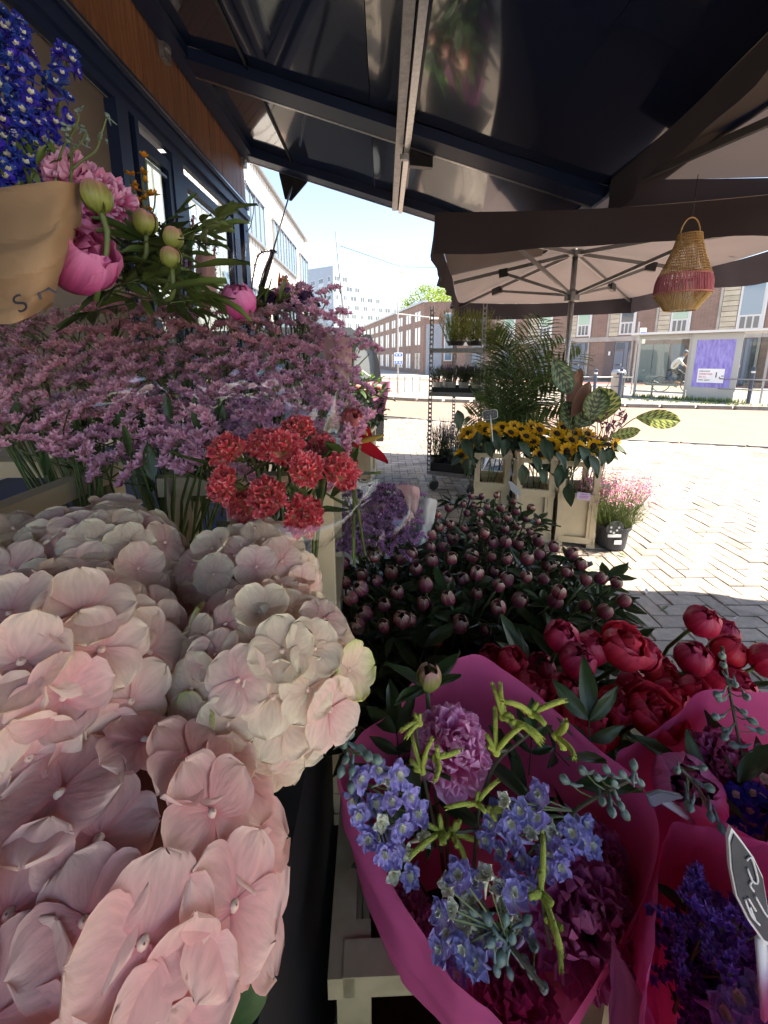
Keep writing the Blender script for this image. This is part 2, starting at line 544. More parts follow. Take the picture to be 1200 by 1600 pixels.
def kerb(name, line, h=.12, wd=.16):
    """kerb stones laid one after another"""
    root = MB()
    e = bpy.data.objects.new(name, None); COL.objects.link(e); tag(e, kind='structure')
    seg = []
    for (x0, y0), (x1, y1) in zip(line, line[1:]):
        n = max(1, int(round(math.hypot(x1 - x0, y1 - y0) / 1.0)))
        for i in range(n):
            a, c = i / n, (i + 1) / n - .015
            seg.append(((x0 + (x1 - x0) * a, y0 + (y1 - y0) * a), (x0 + (x1 - x0) * c, y0 + (y1 - y0) * c)))
    for (a, c) in seg:
        b = MB(); b.bar((a[0], a[1], h / 2 - .04), (c[0], c[1], h / 2 - .04), wd, h)
        b.build('kerb_stone', M_kerb, e)
kerb('island_kerb', [(-2, 15.7), (1.2, 13.9), (7.5, 12.2), (15, 10.6), (20, 9.4)])
kerb('plaza_kerb', [(-3, 11.55), (.64, 9.8), (4.3, 7.1), (8.0, 6.0), (11, 5.45)], h=.05, wd=.1)

# herringbone pavers: the 300 that show largest are pieces of their own, the rest one mass
CELL = .102
def in_paving(x, y):
    if y > 9.6: return False
    lim = np.interp(x, [-9, .64, 4.3, 8.0, 24], [14.5, 9.8, 7.1, 6.0, 3.0])
    return y < lim - .12
near, rest = [], []
for i in range(-12, 112):
    for j in range(-66, 94):
        c = (i - j) % 4
        if c == 0: x, y, o = (i + 1) * CELL, (j + .5) * CELL, 0
        elif c == 2: x, y, o = (i + .5) * CELL, j * CELL, 1
        else: continue
        if not in_paving(x, y): continue
        qx, qy, z = pix((x, y, 0))
        vis = z > .2 and (qx > 905 and qy < 1110 and qx < 1215) and not (qx < 930 and qy > 980) or z > .2 and (650 < qx < 745 and 738 < qy < 800) or z > .2 and (560 < qx < 660 and 690 < qy < 770)
        (near if vis else rest).append((z, x, y, o))
near.sort()
rest += near[300:]
near = near[:300]
PV = []
for k in range(5):
    b = MB()
    hx, hy = CELL - .0035, CELL / 2 - .0035
    e = .004
    P = []
    for (dx, z) in ((0, -.03), (0, -e), (e, 0)):
        P += [(sx * (hx - dx) + U(-.0022, .0012), sy * (hy - dx) + U(-.0022, .0012), z) for sx, sy in ((-1, -1), (1, -1), (1, 1), (-1, 1))]
    F = [(8, 9, 10, 11)] + [(r * 4 + q, r * 4 + (q + 1) % 4, (r + 1) * 4 + (q + 1) % 4, (r + 1) * 4 + q) for r in range(2) for q in range(4)]
    PV.append(b.add(P, F).mesh('paver', M_paver, smooth=False))
for z, x, y, o in near:
    inst('paver', random.choice(PV), paving, T(x + U(-.001, .001), y + U(-.001, .001), U(-.004, .002)) @ RX(U(-.02, .02)) @ RY(U(-.014, .014)) @ RZ(o * PI / 2 + (PI if U(0, 1) > .5 else 0)))
# paver colour in the mass varies per stone through the attribute
M_paver2, nt2, b2, _o = newmat('concrete_paver_mass')
a_ = N(nt2, 'ShaderNodeAttribute', attribute_name='pt'); s_ = N(nt2, 'ShaderNodeSeparateColor'); nt2.links.new(a_.outputs[0], s_.inputs[0])
r_ = ramp(nt2, [(0, (.25, .21, .175)), (.5, (.315, .265, .22)), (1, (.37, .315, .26))]); nt2.links.new(s_.outputs[2], r_.inputs[0])
n_ = N(nt2, 'ShaderNodeTexNoise'); n_.inputs['Scale'].default_value = 9; n_.inputs['Detail'].default_value = 6
mx_ = N(nt2, 'ShaderNodeMix', data_type='RGBA', blend_type='MULTIPLY'); mx_.inputs[0].default_value = .5
rr_ = ramp(nt2, [(.3, (.6, .6, .6)), (.7, (1.1, 1.1, 1.1))]); nt2.links.new(n_.outputs[0], rr_.inputs[0])
nt2.links.new(r_.outputs[0], mx_.inputs[6]); nt2.links.new(rr_.outputs[0], mx_.inputs[7]); nt2.links.new(mx_.outputs[2], b2.inputs['Base Color'])
b2.inputs['Roughness'].default_value = .85
stains(M_paver2)
b = MB()
for z, x, y, o in rest:
    hx, hy = (CELL - .0035, CELL / 2 - .0035) if o == 0 else (CELL / 2 - .0035, CELL - .0035)
    zz = U(-.0015, .0015)
    P = [(x + sx * hx, y + sy * hy, q) for q in (-.02, zz) for sx, sy in ((-1, -1), (1, -1), (1, 1), (-1, 1))]
    b.add(P, [(4, 5, 6, 7)] + [(q, (q + 1) % 4, 4 + (q + 1) % 4, 4 + q) for q in range(4)], 0, np.tile([0, 0, random.random()], (8, 1)))
tag(b.build('paver_field', M_paver2, paving), kind='stuff')
# fallen leaves and scraps on the pavers
M_leaf_fallen = leafmat('fallen_leaf', [(0, (.10, .13, .06)), (1, (.22, .26, .14))], tl=.1)
M_scrap = mat('white_scrap', (.75, .75, .78), rough=.6)
for (qx, qy, lab, m_, sz) in ((1010, 928, 'white petal scrap with a green bit lying on the shaded pavers', M_scrap, .05), (1032, 954, 'pale curled leaf lying on the shaded pavers', M_leaf_fallen, .06),
                              (1146, 966, 'small white scrap lying on pavers by the red peonies', M_scrap, .03), (1187, 1070, 'long green leaf fallen on pavers at the right edge', M_leaf_fallen, .07), (980, 870, 'long dark leaf fallen on pavers near the planter pot', M_leaf_fallen, .06)):
    p = atZ(qx, qy, .006)
    b = MB(); put(b, petal(sz, sz * .38, 7, 5, curl=.2, cup=.5, ruff=.1), RZ(U(0, 6)))
    tag(inst('fallen_leaf', b.mesh('fallen_leaf', m_), None, T(p)), lab, 'leaf')

# ================================================================== SALES TRAILER (left) AND ITS RAISED FLAP
XW, YE = -1.25, 3.86
tr = thing('sales_trailer', (XW, 1.0, 0), 'dark flower sales trailer with brown wood fascia and tilted glass windows', 'trailer')
b = MB(); b.box((XW - .09, .85, .55), (.06, 6.0, 1.1)); b.build('lower_wall', M_navy_beam, tr)
b = MB(); b.box((XW - .9, .85, 3.26), (1.7, 6.0, .06)); b.build('roof', M_navy_beam, tr)
b = MB(); b.box((XW - 1.7, .85, 1.6), (.05, 6.0, 3.2)); b.build('rear_wall', M_dark_in, tr)
b = MB(); b.box((XW - .9, YE - .03, .85), (1.6, .05, 1.7)); b.build('end_wall', M_navy_beam, tr)
# wood fascia: upright boards
b0 = MB(); b0.box((0, 0, 0), (.02, .098, .40)); wm = b0.mesh('fascia_board', M_wood, smooth=False)
y = -2.05
while y < YE - .06:
    inst('fascia_board', wm, tr, T(.02 + U(-.001, .001), y - 1.0, 2.995)); y += .1005
b = MB(); b.box((XW - .01, .85, 2.995), (.02, 6.0, .42)); b.build('fascia_backing', M_black, tr)
b = MB()
for z, h, dx in ((2.765, .05, .05), (2.715, .045, .035), (2.67, .04, .055), (2.63, .04, .03)):
    b.box((XW + dx / 2, .85, z), (dx, 6.0, h))
b.build('window_header', M_navy_beam, tr)
b = MB(); b.box((XW + .056, .85, 2.762), (.006, 6.0, .010)); b.build('header_trim', M_alu, tr)
b = MB(); b.box((XW + .065, .85, 3.195), (.02, 6.0, .012)); b.build('hinge_strip', M_alu, tr)
b = MB(); b.box((XW - .035, -.06, 1.85), (.02, 4.34, 1.56)); b.build('roller_blind', M_blind, tr)
def postY(x, y):
    r = ray(x, y); return r.y * XW / r.x
for (ya, yb) in ((2.06, 2.15), (2.20, 2.23), (2.55, 2.68), (3.5, 3.62), (3.74, YE)):
    b = MB(); b.box((XW - .0, (ya + yb) / 2, 1.86), (.06, yb - ya, 1.50)); b.build('window_post', M_navy_beam, tr)
b = MB(); b.box((XW - .03, 2.175, 1.86), (.02, .04, 1.5)); b.build('track', M_grey_sheet, tr)
for (ya, yb, z0, z1) in ((2.235, 2.545, 1.15, 2.50), (2.685, 3.495, 1.15, 2.50)):
    b = MB()
    b.box((XW - .0, (ya + yb) / 2, z1 + .03), (.045, yb - ya, .06)); b.box((XW - .0, (ya + yb) / 2, z0 - .03), (.045, yb - ya, .06))
    b.box((XW - .0, ya + .02, (z0 + z1) / 2), (.045, .04, z1 - z0)); b.box((XW, yb - .02, (z0 + z1) / 2), (.045, .04, z1 - z0))
    wdw = b.build('window', M_navy_beam, tr)
    b = MB(); b.box((XW - .005, (ya + yb) / 2, (z0 + z1) / 2), (.008, yb - ya - .08, z1 - z0)); b.build('pane', M_glass, wdw)
    b = MB(); b.box((XW + .01, (ya + yb) / 2, z1 - .04), (.012, yb - ya - .1, .012)); b.build('glazing_bead', M_alu, wdw)
b = MB(); b.box((XW - .02, .85, 1.09), (.10, 5.9, .04)); b.build('window_ledge', M_alu, tr)
for (qx, qy) in ((243, 78), (372, 250)):
    p = postY(qx, qy)
    b = MB(); z = ray(qx, qy).z * (XW / ray(qx, qy).x) + CAM_H
    b.box((XW + .05, p, z), (.03, .07, .11)); b.box((XW + .068, p, z + .02), (.012, .05, .05))
    o = b.build('hinge_bracket', M_steel, tr)
b = MB(); b.tube(curve_pts([(XW + .06, 3.75, 2.95), (XW + .1, 3.83, 2.8), (XW + .06, 3.84, 2.62), (XW + .03, 3.8, 2.55)], 14), .004, 5); b.build('cable', M_black, tr)

XH, ZH, XO, ZO, YB = XW + .04, 3.2, 1.42, 2.43, -2.2
sl_ = (ZO - ZH) / (XO - XH)
def fz(x): return ZH + sl_ * (x - XH)
flap = thing('raised_flap', (XH, 1, ZH), 'glossy dark navy side flap of the trailer propped open overhead', 'canopy flap')
seams = [XH, -.78, -.08, .10, .82, XO]
ys = [YB, -1.0, .3, 1.45, 2.62, YE - .1]
for xa, xb in zip(seams, seams[1:]):
    for ya, yb in zip(ys, ys[1:]):
        n = 9
        b = MB(); gx = np.linspace(xa + .002, xb - .002, n); gy = np.linspace(ya + .002, yb - .002, n)
        GX, GY = np.meshgrid(gx, gy, indexing='ij')
        ph = U(0, 6)
        GZ = fz(GX) + .012 * np.sin((GX - xa) / (xb - xa) * PI) * np.sin((GY - ya) / (yb - ya) * PI) + .004 * np.sin(GX * 7 + GY * 2 + ph)
        b.grid(np.stack([GX, GY, GZ + .012], -1)); b.build('panel', M_navy, flap, smooth=True)
b = MB(); b.add([(XH, YB, ZH + .06), (XO, YB, ZO + .06), (XO, YE, ZO + .06), (XH, YE, ZH + .06)], [(0, 1, 2, 3)]); b.build('top_skin', M_navy_beam, flap)
def fbar(xa, ya, xb, yb, wd, ht, m, name, dz=-.02):
    b = MB(); b.bar((xa, ya, fz(xa) + dz), (xb, yb, fz(xb) + dz), wd, ht, up=(0, 0, 1)); return b.build(name, m, flap)
fbar(XH, YE - .07, XO, YE - .07, .13, .07, M_navy_beam, 'edge_beam')
fbar(XH, YE + .004, XO, YE + .004, .012, .05, M_alu, 'edge_trim', dz=-.035)
fbar(XH, 2.70, XO, 2.70, .15, .06, M_navy_beam, 'cross_beam')
fbar(XH, 2.787, XO, 2.787, .018, .05, M_alu, 'beam_trim', dz=-.027)
fbar(XH, .3, XO, .3, .15, .06, M_navy_beam, 'cross_beam')
fbar(.145, YB, .145, YE + .01, .035, .05, M_alu, 'spine_profile', dz=-.055)
fbar(.095, YB, .095, YE + .012, .045, .042, M_steel, 'spine_profile', dz=-.05)
fbar(XO - .04, YB, XO - .04, YE, .10, .07, M_navy_beam, 'edge_beam', dz=-.021)
fbar(XO + .015, YB, XO + .015, YE, .012, .05, M_alu, 'edge_trim', dz=-.03)
fbar(XH + .05, YB, XH + .05, YE, .09, .07, M_navy_beam, 'edge_beam', dz=-.022)
fbar(-.78, YB, -.78, YE - .1, .012, .012, M_black, 'seam', dz=.002)
# gas strut with bracket
p1 = Vector((-.80, 3.80, fz(-.8) - .16)); p2 = Vector((-1.11, 3.74, 2.02))
b = MB(); b.prism([(-.16, .06), (-.10, .06), (-.03, .16), (.03, .16), (.10, .06), (.16, .06), (.12, -.03), (.03, -.2), (-.03, -.2), (-.12, -.03)], -.006, .006)
br = inst('strut_bracket', b.mesh('strut_bracket', M_black, smooth=False), flap, T(Vector((-.80, YE + .02, fz(-.8) - .05)) - Vector(flap.location)) @ RY(-math.atan(sl_)) @ RX(PI / 2))
for k in range(4):
    b = MB(); b.lathe([(0, .012), (.012, .010), (.014, 0)], 8, M=T(-.09 + .06 * k, .03, .006)); inst('bolt', b.mesh('bolt', M_steel), br)
mid = p1.lerp(p2, .60)
st = thing('gas_strut', p2, 'thin gas strut holding up the trailer flap', 'gas strut')
b = MB(); b.tube([p1, mid], .008, 8); b.build('rod', M_alu, st, smooth=True)
b = MB(); b.tube([mid, mid.lerp(p2, .02), p2], [.016, .021, .021], 8); b.build('cylinder', M_black, st, smooth=True)
# small flood light on the cross beam
p = Vector((.235, 2.83, fz(.235) - .075))
fl = thing('flood_light', p, 'small flood light under the flap beside the aluminium profile', 'lamp')
b = MB(); b.box(p + Vector((0, 0, 0)), (.15, .04, .10), rz=.2); b.build('housing', M_black, fl)
b = MB(); b.box(p + Vector((-.0, .022, -.012)), (.11, .008, .06), rz=.2); b.build('lens', M_white, fl)
b = MB(); b.box(p + Vector((-.105, -.02, .0)), (.06, .03, .03)); b.build('bracket', M_steel, fl)

# ================================================================== FAR BUILDINGS
M_clad = mat('white_metal_cladding', (.60, .58, .55), rough=.5, noise=(1.2, (.53, .51, .48), .4), rnd=.03)
M_pane_b = mat('blue_window_pane', (.16, .25, .33), rough=.06, spec=.9)
M_pane_d = mat('dark_window_pane', (.07, .085, .10), rough=.06, spec=.9)
M_pane_w = mat('blind_window_pane', (.66, .66, .64), rough=.25)
M_pane_g = mat('green_window_pane', (.30, .46, .36), rough=.08, spec=.8)
M_frame_w = mat('pale_window_frame', (.62, .63, .62), rough=.5)
M_tower = mat('silver_tower_cladding', (.27, .32, .40), rough=.5, noise=(.5, (.23, .28, .35), .5))
M_towerp = mat('pale_tower_panel', (.36, .41, .48), rough=.4)
def brickmat(name, c1, c2, mo, scale):
    m, nt, b, out = newmat(name)
    tc = N(nt, 'ShaderNodeTexCoord'); mp = N(nt, 'ShaderNodeMapping')
    mp.inputs['Rotation'].default_value = (PI / 2, 0, 0)
    br = N(nt, 'ShaderNodeTexBrick')
    br.inputs['Color1'].default_value = (*c1, 1); br.inputs['Color2'].default_value = (*c2, 1); br.inputs['Mortar'].default_value = (*mo, 1)
    br.inputs['Scale'].default_value = scale; br.inputs['Mortar Size'].default_value = .012
    br.inputs['Brick Width'].default_value = .22; br.inputs['Row Height'].default_value = .065
    nt.links.new(tc.outputs['Object'], mp.inputs[0]); nt.links.new(mp.outputs[0], br.inputs[0])
    n = N(nt, 'ShaderNodeTexNoise'); n.inputs['Scale'].default_value = 1.1; n.inputs['Detail'].default_value = 5
    nt.links.new(tc.outputs['Object'], n.inputs[0])
    mx = N(nt, 'ShaderNodeMix', data_type='RGBA', blend_type='MULTIPLY'); mx.inputs[0].default_value = .5
    r = ramp(nt, [(.3, (.65, .65, .65)), (.7, (1.15, 1.12, 1.1))]); nt.links.new(n.outputs[0], r.inputs[0])
    nt.links.new(br.outputs[0], mx.inputs[6]); nt.links.new(r.outputs[0], mx.inputs[7]); nt.links.new(mx.outputs[2], b.inputs['Base Color'])
    b.inputs['Roughness'].default_value = .85
    return m
M_brick_f = brickmat('brown_brick', (.27, .135, .10), (.21, .105, .08), (.25, .21, .18), 1.0)
M_brick_t = brickmat('terrace_brick', (.27, .15, .11), (.21, .115, .085), (.26, .22, .19), 1.0)

# white building on the left
wb = thing('white_building', (-5.3, 14, 0), 'white ribbed metal building with strip windows beyond the trailer', 'building')
b = MB(); b.box((-8.4, 15.6, 4.6), (6.0, 27.0, 9.2)); b.build('wall', M_clad, wb)
b0 = MB(); b0.box((0, 0, 0), (.07, .27, 9.25)); pm_ = b0.mesh('cladding_panel', M_clad, smooth=False)
y = 6.0
while y < 29.0:
    inst('cladding_panel', pm_, wb, T(-.08, y - 14, 4.625)); y += .36
b = MB(); b.box((-5.3, 15.6, 9.3), (.25, 27.1, .12)); b.build('roof_edge', M_steel, wb)
for (ya, yb, z0, z1) in ((14.0, 18.9, 6.3, 7.9), (20.5, 25.4, 6.3, 7.9), (26.7, 29.0, 6.3, 7.9), (20.5, 25.4, 2.6, 4.2), (14, 18.9, 2.6, 4.2), (26.7, 29, 2.6, 4.2)):
    b = MB()
    b.box((-5.27, (ya + yb) / 2, z0 - .05), (.12, yb - ya + .2, .1)); b.box((-5.27, (ya + yb) / 2, z1 + .04), (.12, yb - ya + .2, .08))
    n = int((yb - ya) / .6)
    for i in range(n + 1):
        b.box((-5.28, ya + (yb - ya) * i / n, (z0 + z1) / 2), (.10, .07, z1 - z0))
    wd = b.build('window', M_steel, wb)
    for i in range(n):
        b = MB(); b.box((-5.31, ya + (yb - ya) * (i + .5) / n, (z0 + z1) / 2), (.06, (yb - ya) / n - .08, z1 - z0)); b.build('pane', M_pane_b, wd)

def facade_frame(A, B):
    A, B = Vector((*A, 0)), Vector((*B, 0))
    d = (B - A).normalized(); nrm = Vector((d.y, -d.x, 0))
    if nrm.dot(-A) < 0: nrm = -nrm
    return A, d, nrm, (B - A).length
def quadbox(mb, A, d, nrm, s0, s1, z0, z1, out, depth, mat_i=0):
    c = A + d * ((s0 + s1) / 2) + nrm * (out - depth / 2) + Vector((0, 0, (z0 + z1) / 2))
    x, y = d, nrm
    P = []
    for i in (-1, 1):
        for j in (-1, 1):
            for k in (-1, 1):
                P.append(c + x * (i * (s1 - s0) / 2) + y * (j * depth / 2) + Vector((0, 0, k * (z1 - z0) / 2)))
    mb.add([tuple(p) for p in P], [(0, 1, 3, 2), (4, 6, 7, 5), (0, 4, 5, 1), (2, 3, 7, 6), (0, 2, 6, 4), (1, 5, 7, 3)], mat_i)

# grey tower with a slanting roof
C0 = at(520, 415, 130); C1 = at(640, 492, 152); C2 = at(481, 421, 142)
tw = thing('grey_tower', (C0.x, C0.y, 0), 'distant silver grey apartment tower with a slanting roofline', 'building')
b = MB()
pts = [C0, C1, Vector((C1.x - 12, C1.y + 25, C1.z)), C2]
P = [(p.x, p.y, 0) for p in pts] + [tuple(p) for p in pts]
b.add(P, [(4, 5, 6, 7)] + [(i, (i + 1) % 4, 4 + (i + 1) % 4, 4 + i) for i in range(4)]); b.build('wall', M_tower, tw)
for (Pa, Pb, cols, w0) in ((C0, C1, 10, 1.9), (C0, C2, 3, 2.2)):
    A, d, nrm, L_ = facade_frame((Pa.x, Pa.y), (Pb.x, Pb.y))
    for row in range(10):
        for c in range(cols):
            s = (c + .55 + (.28 if row % 2 else -.12) + U(-.06, .06)) * L_ / cols
            z = 3 + row * 2.95
            if s < w0 * .6 or s > L_ - w0 * .8: continue
            if z + 2.2 > Pa.z + (Pb.z - Pa.z) * s / L_ - .6: continue
            if pix(A + d * s + Vector((0, 0, z)))[1] > 540: continue
            ww = w0 * random.choice((.75, 1.0, 1.3))
            b = MB(); quadbox(b, A, d, nrm, s - ww / 2, s + ww / 2, z, z + 1.7, .02, .2)
            quadbox(b, A, d, nrm, s - ww / 2 - .25, s + ww / 2 + .25, z - 1.1, z - .1, .04, .1, 1)
            wd = b.build('window', [M_frame_w, M_towerp], tw)
            b = MB(); quadbox(b, A, d, nrm, s - ww / 2 + .12, s - .06, z + .12, z + 1.58, .05, .1); quadbox(b, A, d, nrm, s + .06, s + ww / 2 - .12, z + .12, z + 1.58, .05, .1); b.build('pane', M_pane_d, wd)

# long brick building in the middle distance
Ca = at(661, 560, 38); Cb = at(545, 560, 84); Cc = at(707, 560, 37.5)
bb = thing('brick_building', (Ca.x, Ca.y, 0), 'long brown brick building with rows of paired tall windows', 'building')
HB = 6.6
b = MB(); poly = [(Ca.x, Ca.y), (Cb.x, Cb.y), (Cb.x + 12, Cb.y + 6), (Cc.x + 8, Cc.y + 16), (Cc.x, Cc.y)]
b.prism(poly[::-1], -.06, HB); b.build('wall', M_brick_f, bb)
A, d, nrm, L_ = facade_frame((Ca.x, Ca.y), (Cb.x, Cb.y))
b = MB(); quadbox(b, A, d, nrm, -.1, L_, HB - .02, HB + .2, .12, .5); b.build('roof_edge', M_steel, bb)
s = .9
k = 0
while s < L_ - 2:
    for (z0, z1, ww) in ((5.0, 5.9, .7), (2.75, 4.4, .65), (.4, 1.95, .65)):
        for q in (0, .95):
            b = MB(); quadbox(b, A, d, nrm, s + q, s + q + ww, z0, z1, .03, .12); wd = b.build('window', M_frame_w, bb)
            b = MB(); quadbox(b, A, d, nrm, s + q + .07, s + q + ww - .07, z0 + .07, z1 - .07, .05, .06)
            b.build('pane', M_pane_w if z0 > 2 or k % 3 else M_pane_d, wd)
    s += 3.1; k += 1
A, d, nrm, L_ = facade_frame((Ca.x, Ca.y), (Cc.x, Cc.y))
b = MB(); quadbox(b, A, d, nrm, .25, 1.75, -.05, 4.6, .04, .1); b.build('grey_shutter', mat('grey_blue_shutter', (.26, .29, .33), rough=.6), bb)
b = MB(); quadbox(b, A, d, nrm, 1.95, 2.75, 1.2, 5.6, .04, .1); wd = b.build('window', M_frame_w, bb)
b = MB(); quadbox(b, A, d, nrm, 2.05, 2.65, 1.3, 5.5, .06, .06); b.build('pane', M_pane_b, wd)

# terrace of brick houses on the right
FA = Vector((14.3, 28.0, 0)); fd = Vector((.66, -.75, 0)).normalized()
fn_ = Vector((-fd.y, fd.x, 0))
if fn_.dot(-FA) < 0: fn_ = -fn_
def s_px(x):
    k = (x - PX) / FPX * _c
    return (k * FA.y - FA.x) / (fd.x - k * fd.y)
M_beam = mat('weathered_beam', (.42, .39, .35), rough=.8, noise=(1.5, (.30, .28, .25), .6))
M_plank = mat('pale_wood_planks', (.52, .47, .36), rough=.7, noise=(2.5, (.42, .37, .28), .6), rnd=.1)
M_door = mat('grey_blue_door', (.15, .18, .22), rough=.5)
M_doorb = mat('brown_grey_panel', (.13, .10, .095), rough=.6)
M_garage = mat('grey_green_shutter', (.24, .27, .25), rough=.6)
bounds = [712, 755, 803, 860, 920, 988, 1072, 1185, 1340]
hl = ['terraced brick house half hidden behind the plant trolley', 'terraced brick house behind the palm fronds', 'terraced brick house left of the parasol pole', 'terraced brick house right behind the parasol pole', 'terraced brick house with brown entrance panel and grey door',
      'terraced brick house with green shutter behind the bus shelter left half', 'terraced brick house behind the cyclist and the rattan lantern', 'terraced brick house at the right edge behind the poster']
for hi, (xa, xb) in enumerate(zip(bounds, bounds[1:])):
    s0, s1 = s_px(xa), s_px(xb)
    W_ = s1 - s0
    base = FA + fd * s0
    ho = thing('terraced_house', base, hl[hi], 'house', 'terrace of brick houses across the street')
    A = base
    def Q(name, a, c, z0, z1, out, dep, m, par=ho, A=A):
        b = MB(); quadbox(b, A, fd, fn_, a, c, z0, z1, out, dep); return b.build(name, m, par)
    Q('wall', 0, W_ - .012, -.06, 6.4, 0, 6.0, M_brick_t)
    Q('beam', 0, W_ - .012, 2.55, 2.85, .06, .2, M_beam)
    bk = .37 * W_
    Q('post', bk, bk + .12, 2.86, 6.3, .05, .15, M_beam)
    npl = 12
    for i in range(npl):
        z0 = 2.9 + i * (3.3 / npl)
        Q('plank', bk + .14, bk + .26 * W_, z0, z0 + 3.3 / npl - .03, .045, .1, M_plank)
    wa, wc = bk + .27 * W_, W_ - .10
    wd = Q('window', wa, wc, 2.95, 5.4, .03, .1, M_frame_w)
    gp = [M_pane_b, M_pane_g, M_pane_g, M_pane_g, M_pane_d, M_pane_g, M_pane_b, M_pane_b][hi]
    Q('pane', wa + .1, wc - .1, 3.75, 5.3, .05, .06, gp, wd)
    nn = 3
    for i in range(nn):
        ww_ = (wc - wa - .2) / nn
        Q('pane', wa + .1 + i * ww_ + .04, wa + .1 + (i + 1) * ww_ - .04, 3.05, 3.65, .05, .06, M_pane_d, wd)
    Q('post', W_ - .10, W_ - .03, 2.86, 6.3, .06, .12, M_frame_w)
    # ground floor
    if hi == 5:
        for i in range(2): Q('shutter', .1 * W_ + i * .3 * W_, .39 * W_ + i * .3 * W_, 0, 2.3, .04, .1, M_garage)
        Q('door', .72 * W_, .95 * W_, 0, 2.3, .04, .1, M_door)
    else:
        Q('entrance_panel', bk, bk + .22 * W_, 0, 2.5, .03, .1, M_doorb)
        dr = Q('door', bk + .23 * W_, bk + .43 * W_, 0, 1.95, .04, .1, M_door)
        Q('letter_slot', bk + .28 * W_, bk + .37 * W_, 1.0, 1.06, .055, .03, M_black, dr)
        Q('door_handle', bk + .40 * W_, bk + .415 * W_, .95, 1.12, .075, .05, M_alu, dr)
        tl_ = Q('transom_window', bk + .23 * W_, bk + .43 * W_, 2.0, 2.5, .03, .1, M_door)
        Q('pane', bk + .25 * W_, bk + .41 * W_, 2.05, 2.45, .05, .06, M_pane_d, tl_)
        Q('door_panel', bk + .44 * W_, bk + .52 * W_, 0, 2.5, .035, .1, M_door)
        Q('side_window', bk + .53 * W_, W_ - .16, .05, 2.5, .03, .1, M_pane_d)
        Q('post', W_ - .14, W_ - .03, 0, 2.54, .06, .15, M_beam)
        if hi in (4,): 
            Q('wall_lamp', bk + .10 * W_, bk + .14 * W_, 1.65, 1.9, .12, .12, M_white)
# ================================================================== STREET FURNITURE
M_shelter = mat('grey_shelter_frame', (.38, .39, .38), rough=.45, metal=.3)
M_bollard = mat('dark_blue_bollard', (.035, .05, .09), rough=.45)
M_poster = mat('purple_poster', (.17, .14, .48), rough=.35, noise=(6, (.33, .30, .66), .7), stretch=(2.2, 2.2, .5), detail=6)
M_lightbox = mat('white_card', (.82, .82, .84), rough=.4)
M_ink = mat('dark_ink', (.03, .03, .04), rough=.5)
M_ink_r = mat('red_ink', (.55, .08, .07), rough=.5)
M_pane_sh = clearfilm('shelter_glass', rough=.03, base=.05, bump=0, tint=(.83, .88, .86))
SA = at(990, 619, 15.5); SB = at(1152, 619, 13.4)
A, d, nrm, L_ = facade_frame((SA.x, SA.y), (SB.x, SB.y))
def s_on(x):
    k = (x - PX) / FPX * _c
    return (k * A.y - A.x) / (d.x - k * d.y)
sh = thing('bus_shelter', (A.x, A.y, 0), 'glass bus shelter with sloping flat roof on the far island', 'bus shelter')
def Q(name, a, c, z0, z1, out, dep, m, par=sh):
    b = MB(); quadbox(b, A, d, nrm, a, c, z0, z1, out, dep); return b.build(name, m, par)
s1, s2 = s_on(1080), s_on(1148)
HS = 2.3
Q('roof', -.25, L_ + 1.1, HS, HS + .09, .35, 1.5, M_shelter)
Q('roof_trim', -.25, L_ + 1.1, HS + .01, HS + .08, .372, .02, M_frame_w)
Q('post', -.04, .04, 0, HS, .02, .08, M_shelter)
Q('post', s1 - .10, s1 - .03, 0, HS, .02, .08, M_shelter)
Q('post', L_ + .55, L_ + .61, 0, HS, .02, .06, M_shelter)
Q('top_rail', .04, s1 - .1, HS - .14, HS - .005, .0, .05, M_shelter)
Q('bottom_rail', .04, s1 - .1, .18, .24, .0, .05, M_shelter)
for i in range(2):
    a0 = .05 + i * (s1 - .15) / 2
    Q('glass_pane', a0, a0 + (s1 - .15) / 2 - .02, .25, HS - .16, .0, .012, M_pane_sh)
Q('bench', .3, s1 - .3, .44, .50, -.15, .32, M_shelter)
Q('bench_leg', .5, .56, 0, .44, -.25, .06, M_shelter)
Q('glass_pane', s2 + .3, L_ + .53, .35, HS - .2, .0, .012, M_pane_sh)
# poster case
pc = thing('poster_case', tuple(A + d * ((s1 + s2) / 2)), 'grey framed advertising case with purple poster at the shelter end', 'advertising case')
def Qp(name, a, c, z0, z1, out, dep, m, par=pc): return Q(name, a, c, z0, z1, out, dep, m, par)
Qp('base', s1, s2 + .12, 0, .34, .10, .22, M_shelter)
Qp('frame', s1 - .02, s2 + .14, .34, HS - .02, .10, .22, M_shelter)
po = Qp('poster', s1 + .12, s2 - .02, .46, HS - .22, .106, .01, M_poster)
sm = (s1 + s2) / 2 + .05; wc_ = (s2 - s1 - .14) / 2
Qp('price_card', sm - wc_ * .74, sm + wc_ * .66, .62, 1.10, .112, .008, M_lightbox, po)
zM = Matrix((d, Vector((0, 0, 1)), nrm)).transposed().to_4x4()
def ptxt(txt, s, z, size, m):
    b = MB(); p = A + d * s + nrm * .119 + Vector((0, 0, z)) - WL(po)
    text_into(b, txt, size, T(p) @ zM); inst('lettering', b.mesh('lettering', m, smooth=False), po)
x0_ = sm - wc_ * .66
ptxt('nieuwe', x0_, .99, .10, M_ink); ptxt('internet', x0_, .89, .115, M_ink_r); ptxt('en tv', x0_, .79, .10, M_ink_r); ptxt('een jaar', x0_, .69, .10, M_ink)
ptxt('1,-', sm + wc_ * .12, .80, .27, M_ink)

